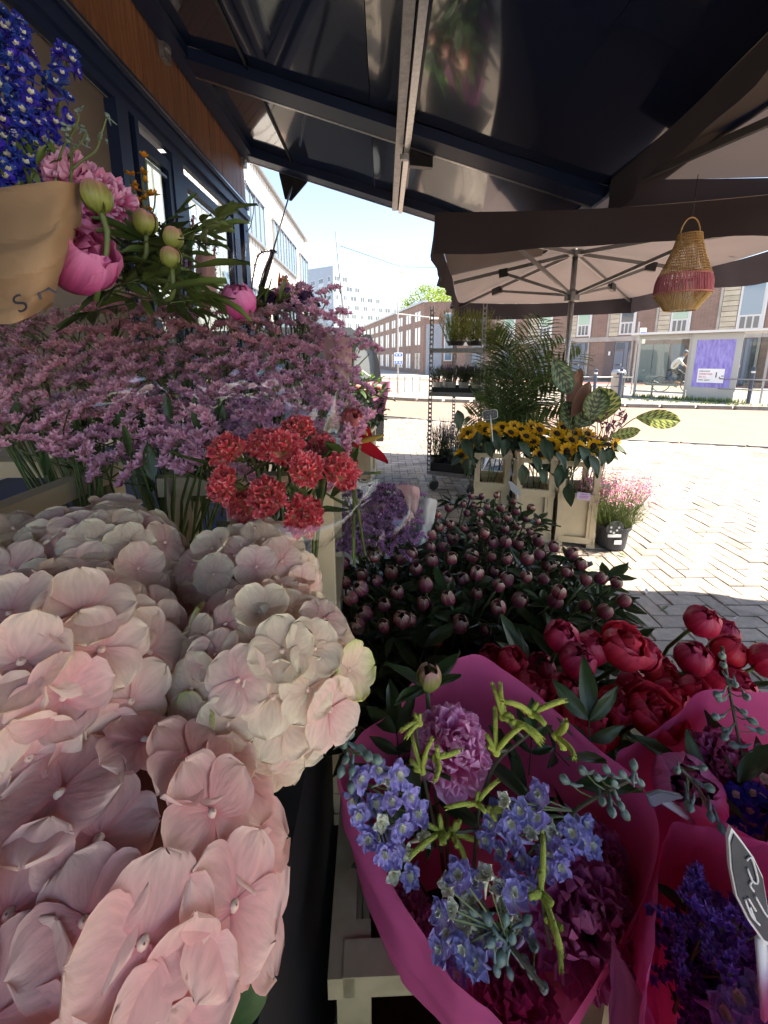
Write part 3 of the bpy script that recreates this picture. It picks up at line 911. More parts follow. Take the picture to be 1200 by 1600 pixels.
# litter bin
p = at(963, 618, 15.0); p.z = 0
bn = thing('litter_bin', p, 'grey rounded litter bin behind the railing near the shelter', 'litter bin')
b = MB(); b.lathe([(.22, .0), (.23, .05), (.23, .80), (.25, .82), (.25, .95), (.20, 1.03), (0, 1.05)], 20, c=p); b.build('body', M_steel, bn, smooth=True)
b = MB(); b.box(p + Vector((-.06, -.21, .89)), (.22, .1, .07)); b.build('opening', M_dark_in, bn)
# bollards with rails
def bollard(x, yb, z, h, lab):
    q = at(x, yb, z); q.z = 0
    o = thing('bollard', q, lab, 'bollard', 'dark blue bollards along the island')
    b = MB(); b.lathe([(.055, 0), (.055, h - .04), (.07, h - .04), (.07, h), (.03, h + .02), (0, h + .02)], 12, c=q); b.build('post', M_bollard, o, smooth=False)
    b = MB(); b.lathe([(.0562, h - .16), (.0562, h - .10)], 12, c=q); b.build('band', M_frame_w, o)
    return q
q1 = bollard(928, 614, 14.6, 1.05, 'dark blue bollard left of the litter bin')
q2 = bollard(967, 618, 14.4, 1.1, 'dark blue bollard in front of the litter bin')
q3 = bollard(1170, 622, 12.9, 1.15, 'dark blue bollard right of the purple poster')
q4 = at(1300, 628, 11.5); q4.z = 0
for (a, c, lab) in ((q1 - (q2 - q1) * 2.2, q2 + (q2 - q1) * .5, 'low steel railing beside the litter bin'), (q3 - Vector((.6, -.5, 0)), q4, 'low steel railing at the right edge beyond the road')):
    o = thing('railing', a, lab, 'railing')
    for z in (.45, .78):
        b = MB(); b.tube([a + Vector((0, .05, z)), c + Vector((0, .05, z))], .02, 8); b.build('rail', M_steel, o, smooth=True)
# blue and white stop sign panel on the shelter side
p = at(1001, 548, 16.2)
sg = thing('stop_flag', (p.x, p.y, 0), 'white bus stop flag with a blue pictogram above the shelter', 'sign')
b = MB(); b.tube([(p.x - .2, p.y, 0), (p.x - .2, p.y, 2.9)], .03, 8); b.build('pole', M_steel, sg)
b = MB(); b.box((p.x, p.y, 2.35), (.26, .03, .62)); b.build('plate', M_white, sg)
b = MB(); b.box((p.x, p.y - .02, 2.45), (.20, .01, .12)); b.build('pictogram', mat('sign_blue', (.02, .12, .55), rough=.4), sg)
# sign post left
M_blue = mat('sign_blue2', (.02, .13, .62), rough=.4)
p = at(622, 605, 16.5)
sg = thing('bus_stop_post', (p.x, p.y, 0), 'tall thin post with blue and white striped stop sign', 'sign post')
ztop = at(618, 474, 16.5).z
b = MB(); b.tube([(p.x, p.y, 0), (p.x - .03, p.y, ztop)], .035, 8); b.build('pole', M_steel, sg)
zc = at(622, 560, 16.5).z
b = MB(); b.box((p.x, p.y - .05, zc), (.34, .03, .46)); pl = b.build('plate', M_white, sg)
for dz in (.14, -.15):
    b = MB(); b.box((p.x, p.y - .068, zc + dz), (.30, .008, .12)); b.build('blue_band', M_blue, pl)
    for kx in (-.07, .06):
        b = MB(); b.box((p.x + kx, p.y - .074, zc + dz), (.07, .004, .04)); b.build('pictogram', M_lightbox, pl)
# low fence left
fa, fb = at(520, 616, 16.6), at(656, 611, 17.6)
fe = thing('street_fence', (fa.x, fa.y, 0), 'low pale steel fence along the far side of the road', 'fence')
for i in range(12):
    q = fa.lerp(fb, i / 11.0)
    b = MB(); b.tube([(q.x, q.y, 0), (q.x, q.y, .62)], .03, 8); b.lathe([(.045, .60), (.045, .66), (0, .68)], 8, c=(q.x, q.y, 0)); b.build('post', M_steel, fe)
for z in (.22, .50):
    b = MB(); b.tube([(fa.x, fa.y, z), (fb.x, fb.y, z)], .018, 6); b.build('rail', M_steel, fe)
# mast with span wire and hanging lamp
mb_, mt_ = at(538, 540, 30), at(528.5, 370, 30)
ms = thing('lamp_mast', (mb_.x, mb_.y, 0), 'tall thin grey mast in front of the distant tower', 'mast')
b = MB(); b.tube([(mb_.x, mb_.y, 0), (mb_.x, mb_.y, 5), (mt_.x, mb_.y, mt_.z)], [.16, .13, .06], 10); b.build('pole', M_steel, ms, smooth=True)
w1, w2, w3 = at(531, 384, 30), at(627, 417, 30), at(760, 419, 30)
sw = thing('span_wire', w1, 'thin span wire carrying the street lamp across the sky', 'wire')
b = MB(); b.tube([w1, w2], .022, 5); b.build('wire', M_black, sw)
b = MB(); b.tube([w2, w3], .022, 5); b.build('wire', M_black, sw)
w4, w5 = at(533, 428, 30), at(700, 452, 30)
sw = thing('span_wire', w4, 'fainter lower wire crossing the sky below the lamp', 'wire')
b = MB(); b.tube(curve_pts([w4, w4.lerp(w5, .5) + Vector((0, 0, -.15)), w5], 12), .012, 5); b.build('wire', M_steel, sw)
hl_ = thing('hanging_street_lamp', w2, 'white street lamp hanging from the span wire', 'street lamp')
b = MB(); b.lathe([(.05, .0), (.10, -.08), (.22, -.14), (.30, -.34), (.27, -.40), (0, -.40)], 14, c=w2); b.build('shade', M_white, hl_, smooth=False)
b = MB(); b.tube([w2 + Vector((0, 0, .06)), w2 + Vector((0, 0, -.06))], .05, 8); b.build('hanger', M_steel, hl_)
w1, w2 = at(650, 489, 20), at(705, 505, 17)
st_ = thing('street_lamp_arm', w1, 'short pale lamp arm in front of the brick building', 'lamp arm')
b = MB(); b.tube([at(618, 490, 16.5), w1.lerp(w2, .5)], .03, 6); b.build('arm', M_steel, st_)
b = MB(); b.box(w1.lerp(w2, .55), (.4, .15, .08)); b.build('lamp_head', M_white, st_)

# ------------------------------------------------------------------ tree far behind the brick building
M_treeleaf = leafmat('spring_tree_leaf', [(0, (.20, .30, .02)), (1, (.32, .42, .035))], tl=.35, rnd=.25)
M_bark = mat('bark', (.09, .07, .05), rough=.9, noise=(6, (.05, .04, .03), .6))
tc_ = at(668, 470, 60)
tre = thing('street_tree', (tc_.x, tc_.y, 0), 'bright green tree rising behind the brick building', 'tree')
b = MB(); b.tube([(tc_.x, tc_.y, 0), (tc_.x + .2, tc_.y, tc_.z - 2)], [.4, .22], 8)
for k in range(14):
    a = U(0, 6.28); b.tube([(tc_.x + .15, tc_.y, tc_.z - 4 + U(-1, 1.6)), (tc_.x + 2.8 * math.cos(a), tc_.y + 2.8 * math.sin(a), tc_.z + U(-1.5, 2))], [.12, .03], 5)
b.build('trunk', M_bark, tre, smooth=True)
b = MB()
cl = [(Vector((U(-3.4, 3.6), U(-3, 3), U(-2.4, 1.2))), U(.8, 1.5)) for _ in range(26)]
cl += [(Vector((x, U(-1, 1), 1.9 - .17 * (x - .4) ** 2 + U(-.3, .4))), U(.6, .95)) for x in np.linspace(-3.4, 3.6, 11)]
for c, r in cl:
    for k in range(170):
        q = rv(1)
        if q.length > 1: continue
        q = q.normalized() * (q.length ** .5)
        P, A_ = petal(.26, .19, 3, 3)
        put(b, (P, A_), T(tc_ + c + q * r) @ Euler((U(0, 6), U(0, 6), U(0, 6))).to_matrix().to_4x4())
tag(b.build('crown', M_treeleaf, tre), kind='stuff')

# ------------------------------------------------------------------ hedge / bush behind trolley & grass tufts on island
M_bush = leafmat('bush_leaf', [(0, (.05, .09, .02)), (1, (.13, .19, .05))], tl=.25, rnd=.25)
b = MB()
for k in range(520):
    if k % 3 == 0: q = Vector((A.x, A.y, 0)) + d * U(0, 3.3) + nrm * U(.2, .75)
    elif k % 3 == 1: q = q1.lerp(q4, U(.0, 1)) + Vector((U(-.3, .3), U(-.3, .3), 0))
    else: q = FA + fd * U(-9, 9) + fn_ * U(.05, .4)
    for j in range(4):
        P, A_ = petal(U(.05, .20) * (.45 if k % 3 == 1 else 1), .02, 4, 2, curl=.3)
        put(b, (P, A_), T(q + Vector((U(-.05, .05), U(-.05, .05), -.01))) @ RZ(U(0, 6.3)) @ RX(U(.9, 1.5)))
tag(b.build('grass_tufts', M_grass), 'tufts of grass along the shelter base and house fronts', 'grass', kind='stuff')

# ------------------------------------------------------------------ cyclist behind the shelter glass
M_shirt = mat('white_shirt', (.70, .69, .66), rough=.8)
M_skin = mat('skin', (.42, .24, .17), rough=.6)
M_trou = mat('dark_grey_shorts', (.06, .065, .075), rough=.8)
M_cap = mat('grey_cap', (.20, .21, .23), rough=.7)
M_strap = mat('orange_strap', (.55, .22, .08), rough=.7)
gp_ = at(1053, 614, 17.3); gp_.z = 0
ang = math.radians(-35)
R_ = T(gp_) @ RZ(ang)
def wp(x, y, z): return R_ @ Vector((x, y, z))
bk_ = thing('bicycle', gp_, 'city bicycle ridden past behind the bus shelter glass', 'bicycle')
for xx in (-.52, .52):
    th = np.linspace(0, 2 * PI, 25)
    b = MB(); b.tube([wp(xx + .33 * math.cos(t), 0, .34 + .33 * math.sin(t)) for t in th], .018, 6, cap=False); wl = b.build('wheel', M_black, bk_, smooth=True)
    b = MB()
    for t in np.linspace(0, PI, 7)[:-1]: b.tube([wp(xx + .32 * math.cos(t), 0, .34 + .32 * math.sin(t)), wp(xx - .32 * math.cos(t), 0, .34 - .32 * math.sin(t))], .003, 4)
    b.build('spokes', M_steel, wl)
b = MB()
for a_, c_ in (((-.52, 0, .34), (-.05, 0, .30)), ((-.05, 0, .30), (-.18, 0, .92)), ((-.18, 0, .80), (.38, 0, .82)), ((-.05, 0, .30), (.38, 0, .78)), ((.36, 0, .95), (.52, 0, .34)), ((-.52, 0, .34), (-.17, 0, .80)), ((.36, 0, .95), (.33, 0, 1.06))):
    b.tube([wp(*a_), wp(*c_)], .018, 6)
b.build('frame', M_bollard, bk_, smooth=True)
b = MB(); b.tube([wp(.30, -.26, 1.06), wp(.36, -.1, 1.07), wp(.36, .1, 1.07), wp(.30, .26, 1.06)], .014, 6); b.build('handlebar', M_black, bk_)
b = MB(); b.box((0, 0, 0), (.26, .17, .06)); inst('saddle', b.mesh('saddle', M_black), bk_, T(R_ @ Vector((-.2, 0, .95)) - gp_) @ RZ(ang))
pe = thing('person', tuple(wp(-.2, 0, .98)), 'person in white shirt leaning forward on a bicycle behind the shelter', 'person')
# one continuous body: skin modifier over a joint skeleton
J = [((-.2, 0, 1.0), .15), ((-.12, 0, 1.2), .15), ((.02, 0, 1.38), .165), ((.10, 0, 1.47), .10), ((.16, 0, 1.54), .055), ((.20, 0, 1.62), .085), ((.22, 0, 1.72), .075),
     ((.03, .19, 1.40), .07), ((.16, .25, 1.20), .05), ((.31, .25, 1.08), .038), ((.36, .24, 1.06), .036),
     ((.03, -.19, 1.40), .07), ((.16, -.25, 1.20), .05), ((.31, -.25, 1.08), .038), ((.36, -.24, 1.06), .036),
     ((-.16, .10, .96), .10), ((.16, .11, .72), .075), ((-.02, .11, .34), .05), ((-.02, .11, .26), .045), ((.10, .11, .22), .038),
     ((-.16, -.10, .96), .10), ((.18, -.11, .88), .075), ((.06, -.11, .52), .05), ((.05, -.11, .44), .045), ((.17, -.11, .42), .038)]
E_ = [(0, 1), (1, 2), (2, 3), (3, 4), (4, 5), (5, 6), (2, 7), (7, 8), (8, 9), (9, 10), (2, 11), (11, 12), (12, 13), (13, 14), (0, 15), (15, 16), (16, 17), (17, 18), (18, 19), (0, 20), (20, 21), (21, 22), (22, 23), (23, 24)]
me = bpy.data.meshes.new('body'); me.from_pydata([tuple(wp(*q) - WL(pe)) for q, r in J], E_, [])
bo = inst('body', me, pe)
md = bo.modifiers.new('skin', 'SKIN'); md.use_smooth_shade = True
for i, (q, r) in enumerate(J):
    sv = me.skin_vertices[0].data[i]; sv.radius = (r, r); sv.use_root = (i == 0)
bo.modifiers.new('sub', 'SUBSURF').levels = 1
bo.modifiers['sub'].render_levels = 1
dg = bpy.context.evaluated_depsgraph_get(); dg.update()
me2 = bpy.data.meshes.new_from_object(bo.evaluated_get(dg)); bo.modifiers.clear(); bo.data = me2
me2.materials.clear()
for m in (M_shirt, M_skin, M_trou): me2.materials.append(m)
Ri = R_.inverted()
for p_ in me2.polygons:
    c = Ri @ (p_.center + WL(pe))
    p_.use_smooth = True
    p_.material_index = 0
    if c.z > 1.52 or c.x > .2 and c.z < 1.24 or c.z < .5: p_.material_index = 1
    elif c.z < 1.03 and c.x < .3: p_.material_index = 2
b = MB(); b.lathe([(.085, 0), (.09, .03), (.08, .07), (.045, .10), (0, .11)], 12, M=T(R_ @ Vector((.21, 0, 1.70)) - WL(pe)) @ RZ(ang)); inst('cap', b.mesh('cap', M_cap), pe)
b = MB(); b.tube([wp(-.16, -.155, 1.06), wp(-.02, -.17, 1.30), wp(.05, -.12, 1.46)], .022, 6); b.build('strap', M_strap, pe, smooth=True)

# ------------------------------------------------------------------ van with an open rear door
vg = at(572, 640, 7.2)
van = thing('delivery_van', (vg.x - .9, vg.y + .4, 0), 'dark delivery van with its rear door swung open, mostly hidden behind flowers', 'van')
M_van = mat('dark_van_paint', (.012, .013, .015), rough=.5)
b = MB()
bx0, by0 = vg.x - 2.12, vg.y + .0
prof = [(0, .35), (0, 1.4), (.08, 1.85), (.25, 2.0), (3.2, 2.02), (4.0, 1.35), (4.9, 1.15), (5.0, .4)]
P = [(bx0, by0 + y_, z_) for y_, z_ in prof] + [(bx0 + 1.85, by0 + y_, z_) for y_, z_ in prof]
n = len(prof)
b.add(P, [tuple(range(n)), tuple(reversed(range(n, 2 * n)))] + [((i + 1) % n, i, n + i, n + (i + 1) % n) for i in range(n)]); b.build('body', M_van, van)
for yy in (1.0, 4.0):
    for xx in (.0, 1.85):
        b = MB(); b.lathe([(.0, -.1), (.2, -.1), (.33, -.09), (.34, 0), (.33, .09), (.2, .1), (0, .1)], 20, M=T(bx0 + xx, by0 + yy, .34) @ RY(PI / 2)); b.build('wheel', M_black, van, smooth=True)
# the open door: outline in the door's own plane
D0 = at(548, 700, 6.6)
def dp(x, y):
    q = at(x, y, 6.6); return q
outl = [(552, 533), (560, 526), (572, 522), (579, 523), (584, 534), (592, 566), (597, 600), (600, 655), (599, 690), (548, 690), (546, 600)]
inn = [(559, 536), (564, 532), (573, 530), (578, 536), (583, 552), (585, 575), (584, 590), (573, 592), (553, 592), (552, 575), (554, 552)]
b = MB()
Po = [dp(*q) for q in outl]; Pi_ = [dp(*q) for q in inn]
n = len(outl)
off = Vector((0, .07, 0))
V = [tuple(p) for p in Po] + [tuple(p) for p in Pi_] + [tuple(p + off) for p in Po] + [tuple(p + off) for p in Pi_]
F = []
for i in range(n):
    j = (i + 1) % n
    F += [(i, j, n + j, n + i), (2 * n + j, 2 * n + i, 3 * n + i, 3 * n + j), (j, i, 2 * n + i, 2 * n + j), (n + i, n + j, 3 * n + j, 3 * n + i)]
b.add(V, F); dr = b.build('rear_door', M_van, van)
b = MB(); b.add([tuple(p + off * .5) for p in Pi_], [tuple(range(n))]); b.build('pane', mat('tinted_pane', (.20, .22, .22), rough=.45), dr)
b = MB(); b.tube([dp(556, 575), dp(566, 579), dp(578, 588)], .008, 5); b.build('wiper', M_steel, dr)
# ================================================================== PARASOLS
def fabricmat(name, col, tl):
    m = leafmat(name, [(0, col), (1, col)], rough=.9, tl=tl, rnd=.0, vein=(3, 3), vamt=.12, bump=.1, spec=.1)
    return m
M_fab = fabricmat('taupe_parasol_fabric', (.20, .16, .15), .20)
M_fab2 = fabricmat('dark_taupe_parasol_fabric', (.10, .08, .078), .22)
M_fabd = fabricmat('dark_valance_fabric', (.045, .037, .042), .2)
M_rib = mat('grey_parasol_rib', (.22, .22, .225), rough=.35, metal=.8)
def parasol(NL, FL, FR, zv, drop, zhub, label, polez, fab=M_fab):
    NL, FL, FR = Vector(NL), Vector(FL), Vector(FR)
    s1 = (FL - NL); l1 = s1.length; s1.normalize()
    s2 = Vector((s1.y, -s1.x)); l2 = (FR - FL).dot(s2)
    c = NL + s1 * l1 / 2 + s2 * l2 / 2
    base = Vector((c.x, c.y, 0))
    ze = zv + drop
    o = thing('parasol', base, label, 'parasol', 'market parasols')
    def W(a, b_, z): return Vector((c.x + s1.x * a * l1 / 2 + s2.x * b_ * l2 / 2, c.y + s1.y * a * l1 / 2 + s2.y * b_ * l2 / 2, z))
    rim = [(-1, -1), (0, -1), (1, -1), (1, 1), (0, 1), (-1, 1)]
    hub = W(0, 0, zhub)
    nR, nE = 22, 18
    for k in range(6):
        a, e = rim[k], rim[(k + 1) % 6]
        P = np.zeros((nR, nE, 3))
        for i in range(nR):
            for j in range(nE):
                t, q = i / (nR - 1), j / (nE - 1)
                pa, pb = W(*a, ze), W(*e, ze)
                ed = pa.lerp(pb, q)
                sag = -.045 * math.sin(q * PI) * t ** 1.5 + .02 * math.sin(q * PI) * math.sin(t * PI) + .012 * math.sin(9 * q + 5 * t + k) * t * (1 - t) * 2 * math.sin(q * PI) + .004 * math.sin(23 * t - 7 * q) * q * (1 - q) * 4
                pt = hub.lerp(ed, t)
                P[i, j] = pt + Vector((0, 0, sag))
        b = MB(); b.grid(P); cp = b.build('canopy_panel', fab, o, smooth=True)
        # valance below the edge of this panel
        nV = 28
        G = np.zeros((5, nV, 3))
        dv = (W(*e, 0) - W(*a, 0)).normalized(); outn = Vector((dv.y, -dv.x, 0))
        if outn.dot(W(*a, 0) + W(*e, 0) - 2 * base) < 0: outn = -outn
        ph = U(0, 6)
        for i in range(5):
            for j in range(nV):
                t, q = i / 4, j / (nV - 1)
                pt = W(*a, ze).lerp(W(*e, ze), q) + Vector((0, 0, -.045 * math.sin(q * PI)))
                wob = .018 * t * math.sin(q * 17 + ph) + .012 * t * math.sin(q * 31 + 2 * ph)
                scal = .02 * math.sin(q * PI * 2 + ph)
                G[i, j] = pt + Vector((0, 0, -(drop + scal) * t)) + outn * (wob + .03 * t * math.sin(q * PI))
        b = MB(); b.grid(G); b.build('valance', M_fabd, cp, smooth=True)
    zlow = zhub - .40
    low = W(0, 0, zlow)
    for a in rim:
        e = W(*a, ze - .02)
        tip = hub.lerp(e, .985) + Vector((0, 0, -.035))
        b = MB(); b.bar(hub + Vector((0, 0, -.04)), tip, .022, .032); rb = b.build('rib', M_rib, o)
        mid = hub.lerp(e, .56) + Vector((0, 0, -.06))
        b = MB(); b.bar(low, mid, .018, .026); b.build('strut', M_rib, rb)
        b = MB(); b.bar(mid.lerp(hub, .05), mid.lerp(e, .10), .045, .075); b.build('joint', M_black, rb)
    b = MB(); b.tube([base + Vector((0, 0, .03)), hub + Vector((0, 0, .03))], .024, 10); b.build('pole', M_steel, o, smooth=True)
    b = MB(); b.lathe([(.03, -.07), (.075, -.06), (.075, -.02), (.03, -.01)], 12, c=hub); b.build('top_hub', M_rib, o)
    b = MB(); b.lathe([(.03, -.06), (.065, -.05), (.065, .03), (.03, .05)], 12, c=low); b.build('slider_hub', M_rib, o)
    b = MB(); b.box((base.x, base.y, .025), (.6, .6, .05)); b.build('foot_plate', M_black, o)
    return o, W
dz = .55
par1, W1 = parasol((.497 * dz, 4.216 * dz), (1.918 * dz, 10.6 * dz), (5.73 * dz, 9.40 * dz), 2.03, .19, 2.42, 'taupe rectangular parasol over the sunflowers with grey ribs', 0)
s1d = Vector((.135, .991)); s2d = Vector((.991, -.135))
q = Vector((1.165, 2.25))
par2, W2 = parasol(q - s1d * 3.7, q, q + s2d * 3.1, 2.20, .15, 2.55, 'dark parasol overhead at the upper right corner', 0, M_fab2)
# clips hanging under the canopies
for (qx, qy, z) in ((1155, 387, 3.0), (1150, 262, 2.2)):
    p = at(qx, qy, z)
    b = MB(); b.box(p, (.025, .02, .03)); b.tube([p, p + Vector((.005, 0, -.05))], .004, 5)
    tag(b.build('canopy_clip', M_black), 'small black clip under the right side of the %s parasol' % ('lantern' if qy > 300 else 'upper'), 'clip')

# rattan lantern with a pink band
M_rat = mat('natural_rattan', (.60, .36, .14), rough=.65, noise=(30, (.42, .24, .09), .6), stretch=(1, 1, .2))
M_ratp = mat('pink_raffia', (.68, .22, .27), rough=.7, noise=(30, (.55, .16, .21), .5))
M_ratl = mat('pale_rattan', (.68, .46, .20), rough=.65, noise=(30, (.52, .33, .13), .5))
LZ = 1.52
lp = at(1062, 485, LZ)
k = LZ / FPX
la = thing('rattan_lantern', lp, 'bell shaped rattan lantern with a pink band hanging under the parasol', 'lantern')
H = 110 * k
prof = [(.0, 21), (.06, 25), (.22, 37.5), (.38, 36.5), (.46, 34), (.62, 27), (.78, 21), (.93, 16.5), (1.0, 15.5)]
def rad(t):
    return float(np.interp(t, [q[0] for q in prof], [q[1] for q in prof])) * k
def strands(t0, t1, n, m, name, r, extra=0):
    b = MB()
    for i in range(n):
        a = 2 * PI * i / n + U(-.02, .02)
        b.tube([(rad(t) * math.cos(a + .02 * math.sin(9 * t)) + U(-.0006, .0006), rad(t) * math.sin(a + .02 * math.sin(9 * t)), t * H) for t in np.linspace(t0, t1, 6)], r, 4, cap=False)
    if extra:
        for t in np.linspace(t0, t1, extra):
            b.tube([(rad(t) * 1.01 * math.cos(a), rad(t) * 1.01 * math.sin(a), t * H) for a in np.linspace(0, 2 * PI, 25)], r * 1.1, 4, cap=False)
    return inst(name, b.mesh(name, m), la)
strands(0, .23, 90, M_ratl, 'lower_weave', .0016, 2)
strands(.22, .47, 110, M_ratp, 'pink_band', .0021, 2)
strands(.46, 1.0, 62, M_rat, 'upper_weave', .0014, 16)
b = MB(); b.tube([(15 * k * math.cos(a), 0, H * .98 + 26 * k * math.sin(a)) for a in np.linspace(-.25, PI + .25, 17)], .0024, 6); inst('handle', b.mesh('handle', M_rat), la)
b = MB(); b.tube([(0, 0, H * .98 + 26 * k), (0, 0, H + .20)], .0015, 4); inst('cord', b.mesh('cord', M_black), la)
b = MB(); b.lathe([(.035, .005), (.035, .10), (.0, .10)], 14); inst('glass_cup', b.mesh('glass_cup', M_white), la)
# ================================================================== PLANT PIECES
GRN = (.045, .085, .025); GRN2 = (.085, .15, .045); DKG = (.020, .045, .016); DKG2 = (.045, .085, .03)
M_stem = mat('green_stem', (.10, .15, .04), rough=.5, noise=(20, (.07, .10, .03), .5), rnd=.15)
M_stem_d = mat('dark_stem', (.055, .05, .03), rough=.5, rnd=.15)
M_pleaf = leafmat('peony_leaf', [(0, (.030, .062, .022)), (1, (.055, .105, .035))], rough=.38, tl=.18, rnd=.3, vein=(3, 9), vamt=.3, spec=.5)
M_pleaf2 = leafmat('fresh_leaf', [(0, (.07, .12, .03)), (1, (.12, .19, .055))], rough=.45, tl=.25, rnd=.25, vein=(3, 9), vamt=.3)
M_bud = leafmat('maroon_peony_bud', [(0, (.10, .10, .035)), (.18, (.17, .030, .045)), (.5, (.23, .04, .065)), (.72, (.33, .09, .10)), (.88, (.50, .27, .22)), (1, (.62, .46, .32))], rough=.42, tl=0, rnd=.40, vein=(1.0, 9), vamt=.85, bump=.5, hue=.012)
M_sepal = leafmat('sepal', [(0, (.10, .15, .035)), (1, (.16, .15, .05))], tl=.1)
M_sepal_r = leafmat('sepal_reddish', [(0, (.06, .07, .025)), (1, (.12, .05, .04))], tl=.1)
M_redp = leafmat('crimson_peony_petal', [(0, (.30, .008, .03)), (.6, (.56, .016, .060)), (1, (.74, .075, .16))], rough=.42, tl=.22, rnd=.22, vein=(1.5, 12), vamt=.4, bump=.3, hue=.008)
M_pinkp = leafmat('pink_peony_petal', [(0, (.78, .12, .42)), (.5, (.92, .31, .62)), (1, (.95, .56, .80))], rough=.5, tl=.3, rnd=.15, vein=(1.5, 14), vamt=.3, bump=.3)
M_pinkd = leafmat('deep_pink_peony_petal', [(0, (.60, .05, .30)), (.5, (.80, .13, .46)), (1, (.90, .32, .62))], rough=.5, tl=.3, rnd=.15, vein=(1.5, 14), vamt=.3, bump=.3)
M_carn = leafmat('coral_carnation_petal', [(0, (.80, .58, .26)), (.55, (.88, .50, .32)), (.74, (.84, .14, .15)), (.92, (.78, .06, .11)), (1, (.92, .42, .38))], rough=.5, tl=.25, rnd=.18, vein=(1.2, 10), vamt=.5, bump=.3)
M_yel = leafmat('sunflower_ray', [(0, (.78, .36, .005)), (1, (.92, .60, .02))], rough=.5, tl=.3, rnd=.12, vein=(1, 8), vamt=.3)
M_disc = mat('sunflower_disc', (.035, .018, .008), rough=.9, noise=(120, (.008, .005, .004), .5), bump=.8, bscale=300)
M_sleaf = leafmat('sunflower_leaf', [(0, (.028, .058, .028)), (1, (.042, .080, .040))], rough=.55, tl=.12, rnd=.25, vein=(4, 8), vamt=.35)
M_delph = leafmat('blue_delphinium_petal', [(0, (.16, .13, .55)), (.5, (.035, .05, .52)), (1, (.03, .06, .50))], rough=.5, tl=.25, rnd=.3, vein=(1.5, 10), vamt=.3, hue=.02)
M_delph2 = leafmat('lavender_delphinium_petal', [(0, (.84, .84, .88)), (.32, (.62, .58, .84)), (.65, (.36, .32, .72)), (1, (.42, .38, .76))], rough=.5, tl=.25, rnd=.25, vein=(1.5, 10), vamt=.4, hue=.02)
M_eye = leafmat('cream_petal', [(0, (.60, .62, .36)), (1, (.82, .82, .74))], rough=.5, tl=.2, rnd=.1)
M_dbud = mat('blue_green_bud', (.16, .24, .26), rough=.45, noise=(160, (.13, .20, .13), .7), rnd=.2)
M_kang = mat('yellow_green_paw', (.45, .50, .085), rough=.75, noise=(60, (.33, .40, .06), .6), rnd=.1, bump=.4, bscale=500)
M_stat = leafmat('mauve_statice_petal', [(0, (.55, .20, .36)), (.5, (.84, .43, .62)), (1, (.90, .62, .74))], rough=.6, tl=.3, rnd=.22, vein=(1, 5), vamt=.3, hue=.02)
M_statc = leafmat('green_statice_calyx', [(0, (.10, .15, .05)), (1, (.22, .20, .12))], tl=.2)
M_statp = leafmat('purple_statice_petal', [(0, (.38, .14, .36)), (.5, (.55, .27, .54)), (1, (.68, .42, .66))], rough=.6, tl=.3, rnd=.22, vein=(1, 5), vamt=.3)
M_crate = mat('cream_crate_plastic', (.68, .56, .37), rough=.45, noise=(5, (.55, .45, .29), .6), bump=.06, bscale=30)
M_crate_d = mat('stained_crate_plastic', (.50, .44, .28), rough=.5, noise=(7, (.32, .27, .15), .7), bump=.08, bscale=30)
M_cello = clearfilm('cellophane', rough=.04, base=.06, bump=0)
M_potd = mat('charcoal_pot', (.030, .036, .046), rough=.5, noise=(20, (.022, .026, .034), .5))
M_soil = mat('soil', (.02, .015, .01), rough=.95)

def leaf_mesh(name, L, W, m, nu=6, nv=5, curl=-.25, fold=.35, peak=.42, rnd=.8, ruff=.05, n=1):
    b = MB(); put(b, petal(L, W, nu, nv, peak=peak, rnd=rnd, cup=0, curl=curl, fold=fold, ruff=ruff, rf=5), Matrix())
    return b.mesh(name, m)
def compound_leaf(m, L=.15):
    """stalk with five leaflets, along +Y"""
    b = MB()
    b.tube([(0, 0, 0), (0, L * .35, .004), (0, L * .55, 0)], [.0018, .0015, .001], 4, attr=np.full((12, 3), .2))
    for (y, a, l, tl_) in ((.55, 0, .62, 0), (.53, .75, .5, 0), (.53, -.75, .5, 0), (.32, 1.05, .42, 0), (.32, -1.05, .42, 0)):
        put(b, petal(L * l, L * l * U(.30, .38), 6, 5, peak=.42, rnd=.85, cup=0, curl=U(-.35, .1), fold=U(.2, .5), ruff=.05, rf=4), T(0, L * y, 0) @ RZ(-a + U(-.1, .1)) @ RX(U(-.2, .2)))
    return b.mesh('leaf', m)
CL = [compound_leaf(M_pleaf, U(.13, .17)) for _ in range(6)]
CLF = [compound_leaf(M_pleaf2, U(.12, .16)) for _ in range(4)]
SL = [leaf_mesh('leaf', .10, .032, M_pleaf, curl=U(-.4, .1)) for _ in range(4)]
SLF = [leaf_mesh('leaf', .10, .036, M_pleaf2, curl=U(-.4, .1)) for _ in range(4)]

def ball(b, prof_fn, nu, nv, mat=0, M=Matrix(), tcol=0.0):
    P = np.zeros((nu, nv, 3)); A = np.zeros((nu, nv, 3))
    rr = random.random()
    for i in range(nu):
        t = i / (nu - 1)
        for j in range(nv):
            ph = 2 * PI * j / nv
            r, z, g = prof_fn(t, ph)
            P[i, j] = (r * math.cos(ph), r * math.sin(ph), z); A[i, j] = (t, g, rr)
    b.grid(xf(M, P.reshape(-1, 3)).reshape(P.shape), mat, A, closev=True)

